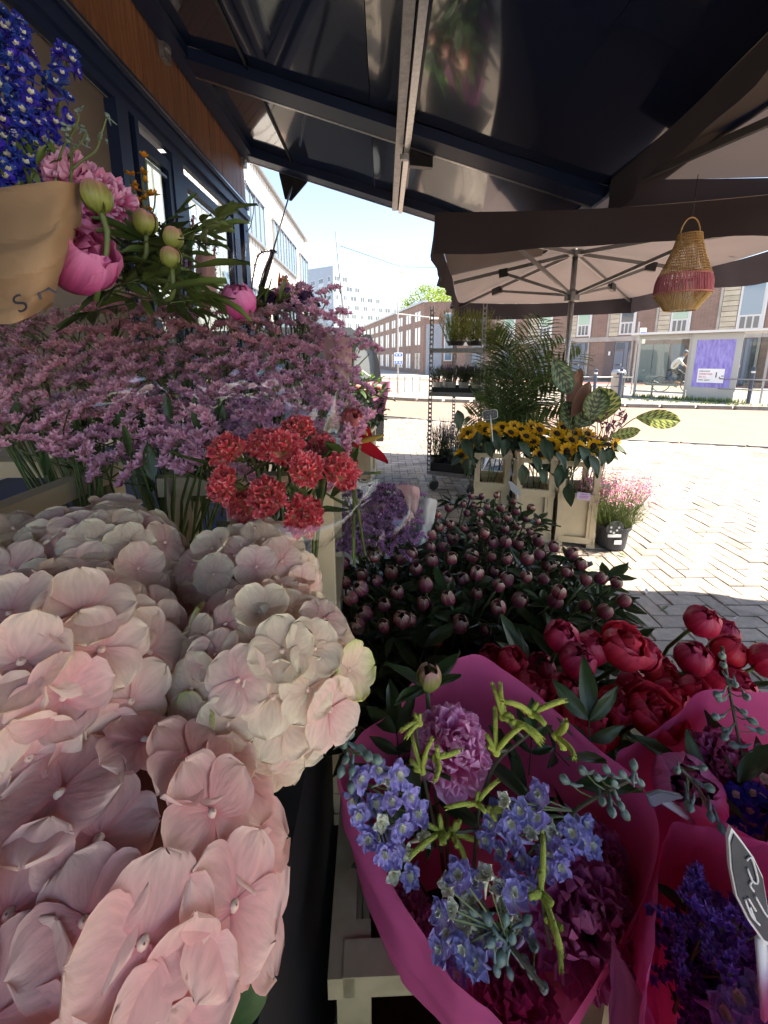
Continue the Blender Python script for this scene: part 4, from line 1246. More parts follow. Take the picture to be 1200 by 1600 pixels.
def cupped_bloom(m, R, npet, open_, nu=6, nv=7, ruff=.06, sep=M_sepal, inner=True, elong=1.0):
    """half-open peony: overlapping petals wrapped round a ball"""
    b = MB()
    for i in range(npet):
        t = i / npet
        lay = 0 if t < .4 else 1 if t < .75 else 2
        a = i * 2.4 + U(-.2, .2)
        rr = R * (1.0 - .16 * lay) * U(.95, 1.05)
        op = open_ * (1 - .3 * lay) * U(.6, 1.3)
        w_ = U(1.1, 1.5)
        P = np.zeros((nu, nv, 3)); A = np.zeros((nu, nv, 3)); q = random.random(); ph = U(0, 6)
        top = U(.78, .92)
        for x in range(nu):
            u = x / (nu - 1)
            for y in range(nv):
                v = -1 + 2 * y / (nv - 1)
                th = PI * (.04 + top * u * (1 - .12 * v * v * u))
                hw = w_ * (math.sin(min(1, u * 1.15 + .1) * PI * .62) ** .8)
                az = a + v * hw * .62
                r_ = rr * math.sin(th) ** .9 + op * R * u ** 2 + ruff * R * math.sin(5 * v + ph) * u ** 2
                P[x, y] = (r_ * math.cos(az), r_ * math.sin(az), -rr * math.cos(th) * elong + ruff * R * .6 * math.sin(7 * v + ph) * u ** 3)
                A[x, y] = (u, (v + 1) / 2, q)
        b.grid(P, 0, A)
    if inner:
        for i in range(8):
            put(b, petal(R * U(.9, 1.3), R * .8, 5, 5, peak=.75, rnd=.4, cup=.5, curl=.1, ruff=.15, rf=6), RZ(U(0, 6.3)) @ T(0, R * U(.02, .3), -R * .2) @ RX(U(1.1, 1.5)))
    for i in range(4):
        put(b, petal(R * U(.8, 1.2), R * U(.6, .9), 4, 4, peak=.5, rnd=.6, cup=.6, curl=.45), RZ(i * 1.6 + U(-.3, .3)) @ T(0, R * .2, -R * elong * 1.03) @ RX(U(.35, .7)), 1)
    return b.mesh('bloom', [m, sep])
BUDS = [cupped_bloom(M_bud, U(.0155, .0175), random.choice((6, 7, 8)), U(-.06, .05), nu=7, nv=6, ruff=.035, sep=M_sepal_r, inner=False, elong=U(1.0, 1.18)) for _ in range(10)]
for m_ in BUDS: m_.name = 'bud'
REDS = [cupped_bloom(M_redp, .030, 11, U(0, .25)) for _ in range(5)] + [cupped_bloom(M_redp, .032, 13, U(.4, .6)) for _ in range(2)]

def double_bloom(m, R, n=95, sep=M_sepal, guard=7):
    """fully double peony: guard petals and a dome of ruffled ones; opens along +Z"""
    b = MB()
    for i in range(guard):
        put(b, petal(R * U(.95, 1.2), R * U(.8, 1.0), 8, 8, peak=.68, rnd=.42, cup=.3, curl=U(-.2, .2), ruff=.10, rf=6, jag=.03), RZ(i * 2 * PI / guard + U(-.2, .2)) @ T(0, R * .1, -R * .35) @ RX(U(-.25, .2)))
    for i in range(n):
        t = (i + .5) / n
        th = math.acos(1 - t * 1.05)
        a = i * 2.39996
        l = R * U(.5, .72)
        d = Vector((math.sin(th) * math.cos(a), math.sin(th) * math.sin(a), math.cos(th)))
        Mx = T(d * R * .46 + Vector((0, 0, -R * .14))) @ RZ(a - PI / 2) @ RX(PI / 2 - th + U(-.25, .25)) @ RY(U(-.5, .5))
        put(b, petal(l, R * U(.26, .46), 7, 7, peak=.74, rnd=.35, cup=U(.2, .7), curl=U(-.1, .4), ruff=.16, rf=6, jag=.04), Mx)
    for i in range(4):
        put(b, petal(R * .8, R * .4, 4, 3, curl=.3), RZ(i * 1.6) @ T(0, 0, -R * .5) @ RX(-.1), 1)
    return b.mesh('bloom', [m, sep])

def carnation_mesh(R=.031):
    b = MB()
    for i in range(44):
        t = (i + .5) / 44
        th = math.acos(1 - t * 1.0)
        a = i * 2.39996
        Mx = T(0, 0, -R * .55) @ RZ(a) @ RX(PI / 2 - th * .86 + U(-.12, .12)) @ RY(U(-.4, .4))
        l = R * U(1.15, 1.4) * (1 - .12 * math.cos(th))
        put(b, petal(l, R * U(.7, .95), 6, 7, peak=.82, rnd=.3, cup=.2, curl=U(-.08, .12), ruff=.11, rf=7, jag=.10, base=.1), Mx)
    def fn(t, ph):
        return .0105 * (.55 + .45 * min(1, t * 2)) * (1 + .08 * math.sin(5 * ph) * t), -R * .5 - .030 + .034 * t, .5
    ball(b, fn, 6, 10, 1)
    return b.mesh('bloom', [M_carn, M_sepal])
CARN = [carnation_mesh() for _ in range(4)]

def sunflower_mesh(R=.062):
    b = MB()
    for ring, (n_, off, lf) in enumerate(((17, 0, 1.0), (15, .2, .92))):
        for i in range(n_):
            put(b, petal(R * U(.66, .8) * lf, R * .27, 5, 3, peak=.45, rnd=.8, cup=.25, curl=U(-.25, .35), ruff=.04), RZ(2 * PI * (i + off * 2) / n_ + U(-.08, .08)) @ T(0, R * .36, .004 * ring) @ RX(U(-.1, .4)))
    b.lathe([(0, .016), (R * .20, .017), (R * .34, .012), (R * .41, .0), (R * .40, -.014), (R * .2, -.022), (0, -.024)], 16, mat=1)
    for i in range(12):
        put(b, petal(R * .5, R * .18, 4, 3, peak=.35, curl=U(-.1, .3)), RZ(i * .524) @ T(0, R * .35, -.012) @ RX(-.15), 2)
    return b.mesh('flower_head', [M_yel, M_disc, M_sleaf])
SUNF = [sunflower_mesh() for _ in range(4)]
SUNL = [leaf_mesh('leaf', .15, .085, M_sleaf, nu=7, nv=6, curl=U(-.7, -.3), fold=.25, peak=.38, rnd=.9, ruff=.08) for _ in range(4)]

def delph_floret(m, R=.016, eye=True):
    b = MB()
    for i in range(9):
        put(b, petal(R * U(.9, 1.1) * (1 if i < 5 else .8), R * U(.62, .85), 7, 6, peak=.66, rnd=.45, cup=.3, curl=.05, ruff=.16, rf=6, jag=.12), RZ(i * 1.257 + (.6 if i > 4 else 0) + U(-.15, .15)) @ T(0, 0, .001 * (i > 4)) @ RX(U(.15, .5) + (.25 if i > 4 else 0)))
    for i in range(4):
        put(b, petal(R * .52, R * .42, 4, 3, peak=.6, rnd=.5, cup=.4, curl=.3), RZ(i * 1.57 + U(-.3, .3)) @ T(0, 0, R * .12) @ RX(U(.5, .9)), 1)
    b.tube([(0, 0, 0), (0, -R * .5, -R * .7), (0, -R * .9, -R * 1.5)], [R * .28, R * .16, R * .05], 5, mat=0)
    return b.mesh('floret', [m, M_eye if eye else m])
DEL = [delph_floret(M_delph) for _ in range(4)]
DEL2 = [delph_floret(M_delph2, R=.0175) for _ in range(4)]
DELW = [delph_floret(M_eye, R=.013) for _ in range(2)]
def dbud_mesh():
    b = MB()
    ball(b, lambda t, ph: (.0045 * math.sin(PI * t) ** .8 * (1 + .06 * math.sin(3 * ph)), -.004 + .013 * t, .5), 7, 8)
    b.tube([(0, 0, -.003), (.001, .002, -.010), (.0, .006, -.016)], [.0022, .0016, .0008], 5)
    return b.mesh('bud', M_dbud)
DBUD = [dbud_mesh() for _ in range(2)]

def statice_sprig(m, H=.17, W=.095, rows=7, fl=.0105, dens=22):
    """flat-topped panicle: branching stalks ending in one-sided combs of papery florets"""
    b = MB()
    b.tube([(0, 0, -H), (0, 0, -H * .45), (.004, 0, -H * .1)], [.0022, .0019, .001], 5, mat=2)
    for k in range(rows):
        a = k * 2.4 + U(-.3, .3)
        rad_ = W * .62 * math.sqrt((k + .3) / rows)
        z0 = -H * U(.3, .55)
        tip = Vector((rad_ * math.cos(a), rad_ * math.sin(a), U(-.02, .012) - rad_ * .12))
        st = Vector((0, 0, z0))
        mid = st.lerp(tip, .55) + Vector((0, 0, -.008))
        b.tube([st, mid, tip - Vector((0, 0, .008))], [.0014, .0012, .0009], 4, mat=2)
        # comb along a short arc, perpendicular-ish to the branch
        ca = a + U(-.9, .9)
        cdir = Vector((math.cos(ca), math.sin(ca), U(-.1, .25)))
        ln = U(.034, .050)
        for i in range(dens):
            t = (i + .5) / dens
            p = tip + cdir * ln * (t - .5) + Vector((0, 0, .006 * math.sin(PI * t))) + rv(.0035)
            nrm = Vector((cdir.y * (1 if i % 2 else -1) * .5, -cdir.x * (1 if i % 2 else -1) * .5, 1)) + rv(.4)
            Mx = frame(p, nrm, U(0, 6.28), U(.8, 1.2))
            for q in range(5):
                put(b, petal(fl * .75, fl * .62, 3, 3, peak=.7, rnd=.4, cup=.3, curl=.1), Mx @ RZ(q * 1.257) @ RX(U(.35, .8)))
            if i % 2 == 0:
                put(b, petal(.010, .0045, 3, 2, peak=.7, curl=.2), Mx @ T(0, 0, -.007) @ RX(1.3), 1)
    return b.mesh('flower_sprig', [m, M_statc, M_stem])
STAT = [statice_sprig(M_stat) for _ in range(5)]
STATP = [statice_sprig(M_statp, rows=7, W=.07, dens=13) for _ in range(3)]

def kangaroo_mesh():
    """fan of furry tubular claws"""
    b = MB()
    n_ = random.choice((5, 6, 7))
    for i in range(n_):
        a = U(0, 6.28); L = U(.028, .042) if i < 2 else U(.009, .018); sp = U(.5, 1.1)
        d = Vector((math.cos(a) * sp, math.sin(a) * sp, 1)).normalized()
        side = Vector((math.cos(a), math.sin(a), 0))
        p = [d * (L * t) + side * (L * .35 * t * t) + Vector((0, 0, -L * .25 * t ** 3)) for t in (0, .25, .5, .75, .95)]
        b.tube(p, [.0016, .0027, .0029, .0028, .0026], 7)
        if L > .026:
            dd = (p[-1] - p[-2]).normalized()
            for q in range(5):
                put(b, petal(.0055, .0028, 3, 2, curl=.3), frame(p[-1], dd, q * 1.257) @ T(0, .002, -.001) @ RX(1.1))
    ball(b, lambda t, ph: (.005 * math.sin(PI * t), -.005 + .009 * t, .5), 5, 7)
    return b.mesh('paw_flower', M_kang)
KANG = [kangaroo_mesh() for _ in range(5)]

def crate(root, loc, rz, w=.285, d=.385, h=.68, m=M_crate, split=.40):
    """stackable flower crate: panelled lower box, collar with window openings above"""
    Mx = RZ(rz)
    L = WL(root)
    def B(name, boxes):
        b = MB()
        for c, s in boxes: b.box(c, s)
        return inst(name, b.mesh(name, m, smooth=False), root, T(Vector(loc) - L) @ Mx)
    t = .018
    hw, hd = w / 2, d / 2
    B('lower_box', [((0, 0, .05), (w - .05, d - .05, .02))] + [((sx * (hw - t - .014), 0, split / 2 + .02), (.012, d - .05, split - .06)) for sx in (-1, 1)] + [((0, sy * (hd - t - .014), split / 2 + .02), (w - .05, .012, split - .06)) for sy in (-1, 1)])
    for sx in (-1, 1):
        for sy in (-1, 1):
            B('corner_post', [((sx * (hw - .022), sy * (hd - .022), h / 2), (.042, .042, h)), ((sx * (hw - .026), sy * (hd - .026), .014), (.06, .06, .028))])
    for name, z, hh, ex in (('foot_rail', .055, .05, .001), ('middle_rail', split + .004, .055, .004), ('rim', h - .016, .034, .008)):
        B(name, [((sx * (hw - .012 + ex / 2), 0, z), (.024 + ex, d + ex * 2, hh)) for sx in (-1, 1)] + [((0, sy * (hd - .012 + ex / 2), z + .0015), (w - .02, .024 + ex, hh)) for sy in (-1, 1)])
    # inner shading mullions of the lower panels
    for sx in (-1, 1):
        B('panel_frame', [((sx * hw * .62, -hd + .014, split / 2 + .03), (.02, .02, split - .1))])
        for sy in (-1, 1):
            B('panel_frame', [((sx * (hw - .014), sy * hd * .62, split / 2 + .03), (.02, .02, split - .1))])
    return root

def peony_stem(p, d, bud_me, lens, leafset, name, label, cat, group, sc=1.0, partname='bud', stem_m=M_stem, nleaf=3, r=.0032, t0=.22, lsc=.85):
    """a single cut stem: flower on top at p, stem curving down, leaves along it"""
    d = Vector(d).normalized()
    base = p - d * lens * .5 - Vector((0, 0, lens * .5))
    o = thing(name, base, label, cat, group)
    pts = curve_pts([p - d * .008 * sc, p - d * lens * .4, p - d * lens * .55 - Vector((0, 0, lens * .2)), base], 7)
    b = MB(); b.tube([Vector(q) for q in pts], [r * .9] * 3 + [r] * 4, 6); b.build('stem', stem_m, o, smooth=True)
    inst(partname, bud_me, o, frame(p - base, d, U(0, 6.28), sc))
    for k in range(nleaf):
        t = t0 + .6 * (k + U(0, .8)) / max(nleaf, 1)
        q = Vector(pts[min(6, int(t * 7))])
        a = U(0, 6.28)
        inst('leaf', random.choice(leafset), o, T(q - base) @ RZ(a) @ RX(U(-.1, .6)) @ RY(U(-.3, .3)) @ Matrix.Scale(U(.7, 1.1) * lsc, 4))
    return o
# ================================================================== SUNFLOWER CRATES
P0 = atZ(866, 851); fdir = Vector((.97, -.24, 0)).normalized(); bdir = Vector((.24, .97, 0)).normalized()
rzc = math.atan2(fdir.y, fdir.x)
cpos = []
for k, (s, back, lab) in enumerate(((0, 0, 'cream plastic flower crate at the right with a small label, holding sunflowers'), (-.31, .03, 'cream plastic flower crate in the middle holding sunflowers'), (-.64, .12, 'cream plastic flower crate at the left below the sunflowers'))):
    c = P0 + fdir * (s + .1425) + bdir * (.1925 + back); c.z = 0
    o = thing('flower_crate', c, lab, 'crate', 'crates holding the sunflowers')
    crate(o, c, rzc); cpos.append(c)
    if k == 0:
        b = MB(); Mx = RZ(rzc)
        b.add([tuple(Mx @ Vector(q)) for q in ((-.02, -.2145, .40), (.075, -.2145, .395), (.078, -.2145, .452), (-.018, -.2145, .455))], [(0, 1, 2, 3)]); lb = inst('label', b.mesh('label', mat('pale_lilac_label', (.62, .55, .72), rough=.4), smooth=False), o)
        b = MB()
        for zz, w_ in ((.436, .05), (.42, .07), (.408, .055)):
            for i in range(6):
                b.add([tuple(Mx @ Vector((.03 - w_ / 2 + w_ * (i + q0) / 6, -.2152, zz + q1))) for q0, q1 in ((.1, 0), (.8, .001), (.8, .008), (.1, .007))], [(0, 1, 2, 3)])
        inst('pink_print', b.mesh('pink_print', mat('pink_print', (.60, .10, .36), rough=.5), smooth=False), lb)
# sunflowers
heads = [(728, 683, -.7), (738, 690, -.3), (722, 712, -.6), (752, 668, 0), (772, 677, .2), (785, 668, 0), (798, 676, .3), (815, 672, 0), (822, 682, .1), (843, 672, .1), (833, 690, -.2), (845, 710, -.2), (862, 695, .0), (885, 705, .05), (905, 700, .3),
         (898, 677, 0), (907, 675, .4), (870, 678, .1), (880, 668, -.2), (927, 697, .1), (940, 690, .1), (960, 695, .9), (760, 672, -.5), (805, 668, .3), (833, 668, .3), (733, 676, -.5), (918, 678, .3), (893, 688, .2)]
labs = {(885, 705): 'sunflower facing the viewer just above the crate corner', (862, 695): 'sunflower turned half left in the middle of the group', (845, 710): 'lowest sunflower facing out between the crates', (927, 697): 'sunflower facing forward near the right end of the group', (940, 690): 'small round sunflower facing forward right of its neighbour', (960, 695): 'sunflower at the far right seen from its side', (728, 683): 'large sunflower at the far left turned sideways', (722, 712): 'low yellow sunflower hanging at the left end'}
for i, (x, y, yaw) in enumerate(heads):
    z = 3.05 + (720 - y) / 60 * .55 + U(-.05, .05)
    p = at(x, y, z)
    up = 0.15 if y > 690 else 1.2
    d = Vector((yaw + U(-.15, .15), -1, up + U(-.15, .2))).normalized()
    k = min(cpos, key=lambda c: (c.x - p.x) ** 2 + (c.y - p.y) ** 2)
    base = Vector((k.x + U(-.1, .1), k.y + U(-.14, .14), .12))
    o = thing('sunflower', base, labs.get((x, y), 'sunflower tipped upward over the crates, %s of the heads' % nth([h[0] + h[1] * .001 for h in heads], x + y * .001)), 'sunflower', 'sunflowers in the cream crates')
    pts = curve_pts([p - d * .02, p - d * .06 - Vector((0, 0, .05)), base.lerp(p, .6), base], 8)
    b = MB(); b.tube([Vector(q) for q in pts], .0045, 6); b.build('stem', M_stem, o, smooth=True)
    inst('flower_head', random.choice(SUNF), o, frame(p - base, d, U(0, 6), U(.98, 1.22)))
    for q in range(5):
        s = Vector(pts[min(7, 1 + q // 2)]) + rv(.02)
        a = U(-.9, .9) + (PI if U(0, 1) < .8 else 0)
        inst('leaf', random.choice(SUNL), o, T(s - base) @ RZ(a) @ RX(U(-.5, .4)) @ RY(U(-.3, .3)) @ Matrix.Scale(U(.7, 1.15), 4))
# drooping leaves in front of the crates belong to the nearest flowers
suns = [o for o in bpy.data.objects if o.name.startswith('sunflower') and o.type == 'EMPTY']
for (x, y) in ((715, 655), (725, 700), (748, 690), (760, 705), (790, 700), (810, 705), (835, 725), (842, 745), (870, 720), (890, 770), (900, 720), (920, 725), (940, 715), (955, 715), (815, 740), (850, 700), (878, 740), (770, 690), (905, 712), (735, 728)):
    p = at(x, y - 14, 2.93 if x > 800 else 3.05)
    o = min(suns, key=lambda s: (s.location.xy - p.xy).length)
    d = Vector((U(-.5, .5), -.6, -U(.6, 1.2))).normalized()
    Mx = frame(p - o.location, (Vector((0, -1, .35)) + rv(.3)), 0, 1)
    inst('leaf', random.choice(SUNL), o, T(p - o.location) @ RZ(U(-.7, .7) + PI) @ RX(U(-1.2, -.5)) @ RY(U(-.5, .5)) @ Matrix.Scale(U(.75, 1.15), 4))

# ------------------------------------------------------------------ price tags
M_slate = mat('chalkboard', (.035, .042, .05), rough=.6, noise=(25, (.07, .075, .085), .6))
M_chalk = mat('chalk', (.75, .75, .75), rough=.9)
def chalk_marks(b, M, w_, h_, rows=2, seed=0, mat_i=0):
    rs = random.Random(seed)
    for r_ in range(rows):
        y0 = h_ * (.22 - .45 * r_)
        x = -w_ * .32
        while x < w_ * .3:
            pts = [M @ Vector((x + rs.uniform(0, .1) * w_, y0 + rs.uniform(-.12, .14) * h_, .0015)) for _ in range(4)]
            b.tube(pts, w_ * .008, 4, mat=mat_i); x += w_ * .16
for (x, y, z, w_, h_, bot, lab, face) in ((766, 648, 2.95, 22, 12, 690, 'small black chalk price tag standing in the sunflowers', 0),):
    p = at(x, y, z); k = z / FPX
    o = thing('price_tag', at(x + 4, bot, z), lab, 'price tag')
    Mx = T(p - o.location) @ RX(PI / 2 - .1) @ RZ(.15)
    b = MB(); r = [(-.5, -.35), (-.35, -.5), (.35, -.5), (.5, -.35), (.5, .35), (.35, .5), (-.35, .5), (-.5, .35)]
    b.prism([(q[0] * w_ * k, q[1] * h_ * k * 1.15) for q in r], -.002, .002); pl = inst('plate', b.mesh('plate', M_slate, smooth=False), o, Mx)
    b = MB(); b.prism([(q[0] * w_ * k * 1.08, q[1] * h_ * k * 1.25) for q in r], -.004, -.0025); inst('edge', b.mesh('edge', M_chalk, smooth=False), o, Mx)
    b = MB(); chalk_marks(b, Mx, w_ * k, h_ * k, 2, 4); inst('writing', b.mesh('writing', M_chalk), o)
    b = MB(); b.tube([p - o.location, Vector((0, 0, 0))], .004, 6); inst('stick', b.mesh('stick', M_white), o)

# ------------------------------------------------------------------ pink flowering pot
pg = atZ(953, 852)
pp = thing('flowering_pot_plant', pg, 'charcoal pot of small pink flowers standing on pavers beside the crate', 'potted plant')
b = MB(); b.lathe([(0, .002), (.098, .002), (.104, .01), (.118, .165), (.132, .166), (.134, .190), (.124, .192), (.112, .170), (0, .168)], 28, c=pg); b.build('pot', M_potd, pp, smooth=False)
b = MB(); b.lathe([(0, .172), (.112, .172)], 20, c=pg); b.build('soil', M_soil, pp)
M_pk = leafmat('pink_small_petal', [(0, (.75, .45, .55)), (1, (.62, .22, .38))], tl=.25, rnd=.3, vamt=.1)
M_thin = leafmat('thin_green_leaf', [(0, (.09, .14, .03)), (1, (.22, .28, .09))], tl=.3, rnd=.2)
b, b2 = MB(), MB()
for k in range(520):
    a, r = U(0, 6.28), .105 * math.sqrt(U(0, 1))
    s = pg + Vector((r * math.cos(a), r * math.sin(a), .16))
    h = U(.12, .40) if k % 3 else U(.26, .42); sp = U(.1, .5)
    e = s + Vector((math.cos(a) * r * 1.4 + U(-.05, .05), math.sin(a) * r * 1.4 + U(-.05, .05), h))
    m = s.lerp(e, .5) + rv(.012)
    b.tube([s, m, e], [.0013, .0011, .0008], 3, attr=np.repeat([[.2, .5, random.random()], [.5, .5, .5], [.9, .5, .5]], 3, 0))
    for q in range(5):
        c = s.lerp(e, U(.1, .8)); put(b, petal(U(.018, .035), .004, 3, 2, curl=.3), T(c) @ RZ(U(0, 6.3)) @ RX(U(.4, 1.2)))
    if h > .22:
        for f in range(random.choice((2, 3, 4))):
            Mx = frame(e + rv(.016), rv(.6) + Vector((0, -.4, .7)), U(0, 6), U(.8, 1.2))
            for q in range(5): put(b2, petal(.0085, .007, 3, 3, peak=.6, rnd=.5), Mx @ RZ(q * 1.257) @ RX(.3))
tag(b.build('foliage', M_thin, pp), kind='stuff'); tag(b2.build('flowers', M_pk, pp), kind='stuff')
tgp = pg + Vector((-.055, -.128, .20))
b = MB(); b.lathe([(0, 0), (.062, 0), (.066, -.003)], 18, M=T(tgp) @ RX(PI / 2 + .2)); tgx = b.build('plant_label', M_slate, pp)
b = MB()
for (x, z) in ((-.03, .01), (.0, .025), (.012, -.012), (-.012, -.03), (.028, .008), (-.035, -.02)):
    for q in range(8): put(b, petal(.012, .006, 3, 2), T(tgp + Vector((x, -.005 + z * .2, z))) @ RX(PI / 2) @ RZ(q * .785))
b.build('daisy_print', M_chalk, tgx)
b = MB(); b.box(tgp + Vector((-.005, -.012, -.055)), (.10, .003, .022)); b.build('label_strip', M_chalk, tgx)
b = MB(); b.box(pg + Vector((-.02, -.126, .085)), (.055, .003, .032)); b.build('barcode_sticker', M_white, pp)

# ------------------------------------------------------------------ areca palm
pb = Vector((1.22, 3.75, 0))
palm = thing('areca_palm', pb, 'bushy green areca palm behind the sunflowers', 'palm')
b = MB(); b.lathe([(0, .0), (.15, .0), (.19, .34), (.20, .34), (.20, .37), (.17, .36), (0, .34)], 24, c=pb); b.build('pot', M_potd, palm)
M_palm = leafmat('palm_leaflet', [(0, (.075, .125, .04)), (1, (.13, .20, .07))], rough=.4, tl=.3, rnd=.25, spec=.5)
tips = [(775, 520), (800, 512), (850, 505), (838, 500), (760, 548), (880, 535), (905, 555), (755, 590), (745, 628), (900, 600), (820, 530), (790, 545), (865, 560), (735, 650), (880, 650), (850, 600), (800, 580), (770, 610), (910, 640), (790, 620), (830, 560), (845, 640), (870, 600), (815, 600), (760, 660), (860, 530), (890, 580), (780, 570), (825, 650)]
for (x, y) in tips:
    e = at(x, y, U(3.35, 4.15))
    s = pb + Vector((U(-.09, .09), U(-.09, .09), .36))
    m1 = s.lerp(e, .45); m1.x = s.x + (e.x - s.x) * .25; m1.z = s.z + (e.z - s.z) * .62 + .04
    pts = [Vector(q) for q in curve_pts([s, m1, e - Vector((0, 0, .0))], 26)]
    b = MB(); b.tube(pts, [.006 * (1 - .8 * i / 25) for i in range(26)], 5, attr=np.full((130, 3), .3))
    for i in range(7, 26):
        t = (i - 7) / 18
        dr = (pts[min(i + 1, 25)] - pts[i - 1]).normalized()
        sd = dr.cross(Vector((0, -.7, .7))).normalized()
        for sgn in (-1, 1):
            l = (.10 + .17 * math.sin(PI * (.15 + .8 * t))) * U(.85, 1.1)
            dd = (dr * U(.65, .95) + sd * sgn + Vector((0, 0, .18))).normalized()
            Mx = T(pts[i]) @ (dd.to_track_quat('Y', 'Z').to_matrix().to_4x4())
            put(b, petal(l, .026, 6, 3, peak=.3, rnd=.9, curl=U(-.35, -.1), fold=.4), Mx)
    b.build('frond', M_palm, palm, smooth=True)

# ------------------------------------------------------------------ calathea with painted leaves
M_cal = leafmat('dark_calathea_leaf', [(0, GRN), (1, GRN)], rough=.4, tl=.12, rnd=.1, vein=(6, 6), vamt=.2, across=[(.0, (.16, .22, .10)), (.12, (.018, .035, .02)), (.42, (.03, .055, .028)), (.5, (.17, .24, .13)), (.68, (.14, .22, .08)), (.8, (.03, .06, .02)), (1, (.05, .10, .03))], pat=(38, .55, .16))
M_cal2 = leafmat('bright_calathea_leaf', [(0, GRN), (1, GRN)], rough=.4, tl=.3, rnd=.08, vein=(6, 6), vamt=.2, across=[(.0, (.32, .38, .10)), (.22, (.30, .36, .09)), (.3, (.05, .075, .02)), (.55, (.055, .085, .02)), (.62, (.36, .40, .12)), (.84, (.34, .38, .10)), (.92, (.06, .09, .02)), (1, (.05, .08, .02))], pat=(42, .5, .22))
M_cal3 = leafmat('purple_back_leaf', [(0, (.18, .08, .07)), (1, (.26, .14, .10))], rough=.5, tl=.2, rnd=.2)
cb = Vector((1.62, 3.45, 0))
cal = thing('calathea_plant', cb, 'calathea with large round dark leaves patterned in light green', 'potted plant')
b = MB(); b.lathe([(0, .0), (.11, .0), (.14, .30), (.15, .30), (.15, .33), (.12, .32), (0, .30)], 24, c=cb); b.build('pot', M_potd, cal)
def cal_leaf(xc, yc, w_, h_, ang, z, m, tilt=0.0, par=cal):
    """leaf centred on a pixel; ang = direction of its tip (0 = right, 90 = up)"""
    k = z / FPX
    L = h_ * k
    dd = Vector((math.cos(math.radians(ang)), -.15 + tilt, math.sin(math.radians(ang)))).normalized()
    nrm = Vector((0, -1, .2)); sx = dd.cross(nrm).normalized(); nn = sx.cross(dd)
    p = at(xc, yc, z) - dd * L / 2
    Mx = Matrix((sx, dd, nn)).transposed().to_4x4()
    b = MB(); put(b, petal(L, w_ * k, 14, 11, peak=.5, rnd=.62, cup=.12, curl=-.08, ruff=.03, rf=4, fold=.08), Matrix())
    inst('leaf', b.mesh('leaf', m), par, T(p - WL(par)) @ Mx)
    b = MB(); base = WL(par) + Vector((U(-.04, .04), U(-.04, .04), .30))
    b.tube(curve_pts([p + dd * .01, p - dd * .06 - Vector((0, 0, .05)), base.lerp(p, .5) + Vector((0, .05, 0)), base], 10), .004, 6); b.build('leaf_stalk', M_stem, par, smooth=True)
cal_leaf(879, 588, 34, 62, -62, 3.2, M_cal)
cal_leaf(931, 631, 40, 48, 80, 3.05, M_cal)
cal_leaf(938, 633, 62, 58, 100, 3.15, M_cal2)
cal_leaf(1030, 655, 30, 66, -4, 3.0, M_cal2)
cal_leaf(978, 677, 18, 48, 12, 3.0, M_cal2, .1)
cal_leaf(908, 625, 24, 60, 70, 3.25, M_cal3)
cal_leaf(897, 610, 20, 70, 80, 3.4, M_cal3)
cal_leaf(915, 650, 34, 44, 60, 3.3, M_cal)
cal_leaf(890, 650, 30, 50, 110, 3.35, M_cal)
# purple foliage plant
hb = Vector((1.86, 3.35, 0))
hp = thing('purple_foliage_plant', hb, 'purple and pink foliage plant beside the calathea', 'potted plant')
b = MB(); b.lathe([(0, .0), (.09, .0), (.12, .36), (.12, .38), (0, .37)], 20, c=hb); b.build('pot', M_potd, hp)
M_purp = leafmat('purple_leaf', [(0, (.14, .05, .10)), (1, (.24, .11, .18))], tl=.25, rnd=.35)
for k in range(70):
    t = U(0, 1)
    p = at(U(930, 965), U(612, 690), U(3.1, 3.35)) if t < .55 else at(U(938, 985), U(640, 668), U(3.1, 3.3))
    b = MB(); put(b, petal(U(.05, .10), U(.018, .03), 5, 3, curl=U(-.5, .2), fold=.3), Matrix())
    o = inst('leaf', b.mesh('leaf', M_purp), hp, T(p - hb) @ RZ(U(0, 6.3)) @ RX(U(-.2, 1.2)))
b = MB()
for k in range(10):
    e = at(U(930, 980), U(630, 680), 3.25); b.tube(curve_pts([hb + Vector((0, 0, .36)), (hb + Vector((0, 0, .5))).lerp(e, .5), e], 6), .003, 4)
b.build('stalks', M_stem_d, hp)

# ------------------------------------------------------------------ plant trolley
TA = Vector((.50, 4.28, 0)); tl_dir = Vector((.36, .93, 0)).normalized(); ts_dir = Vector((.93, -.36, 0)).normalized()
tw_, tlg = .535, 1.30
tro = thing('plant_trolley', TA, 'steel plant trolley with perforated posts and three shelves', 'trolley')
M_ply = mat('plywood_shelf', (.30, .22, .14), rough=.7, noise=(6, (.22, .16, .10), .6))
def tp(a, b_, z): return TA + ts_dir * (a * tw_) + tl_dir * (b_ * tlg) + Vector((0, 0, z))
for (a, b_) in ((0, 0), (1, 0), (0, 1), (1, 1)):
    b = MB(); c = tp(a, b_, 0)
    for s in (-1, 1):
        b.bar(c + ts_dir * (s * .016) + Vector((0, 0, .18)), c + ts_dir * (s * .016) + Vector((0, 0, 1.98)), .008, .02, up=tuple(tl_dir))
    for i in range(37):
        z = .19 + i * .0485
        b.bar(c + ts_dir * -.013 + Vector((0, 0, z)), c + ts_dir * .013 + Vector((0, 0, z)), .018, .022)
    b.build('post', M_steel, tro)
    b = MB(); b.lathe([(.0, -.018), (.055, -.018), (.06, -.01), (.06, .01), (.055, .018), (0, .018)], 16, M=T(c + ts_dir * (.06 if a == 0 else -.06) + Vector((0, .0, .062))) @ RZ(.5) @ RX(PI / 2)); wh = b.build('wheel', M_plastic_dark, tro)
    b = MB(); b.box(c + ts_dir * (.06 if a == 0 else -.06) + Vector((0, 0, .13)), (.045, .05, .05)); b.build('fork', M_steel, wh)
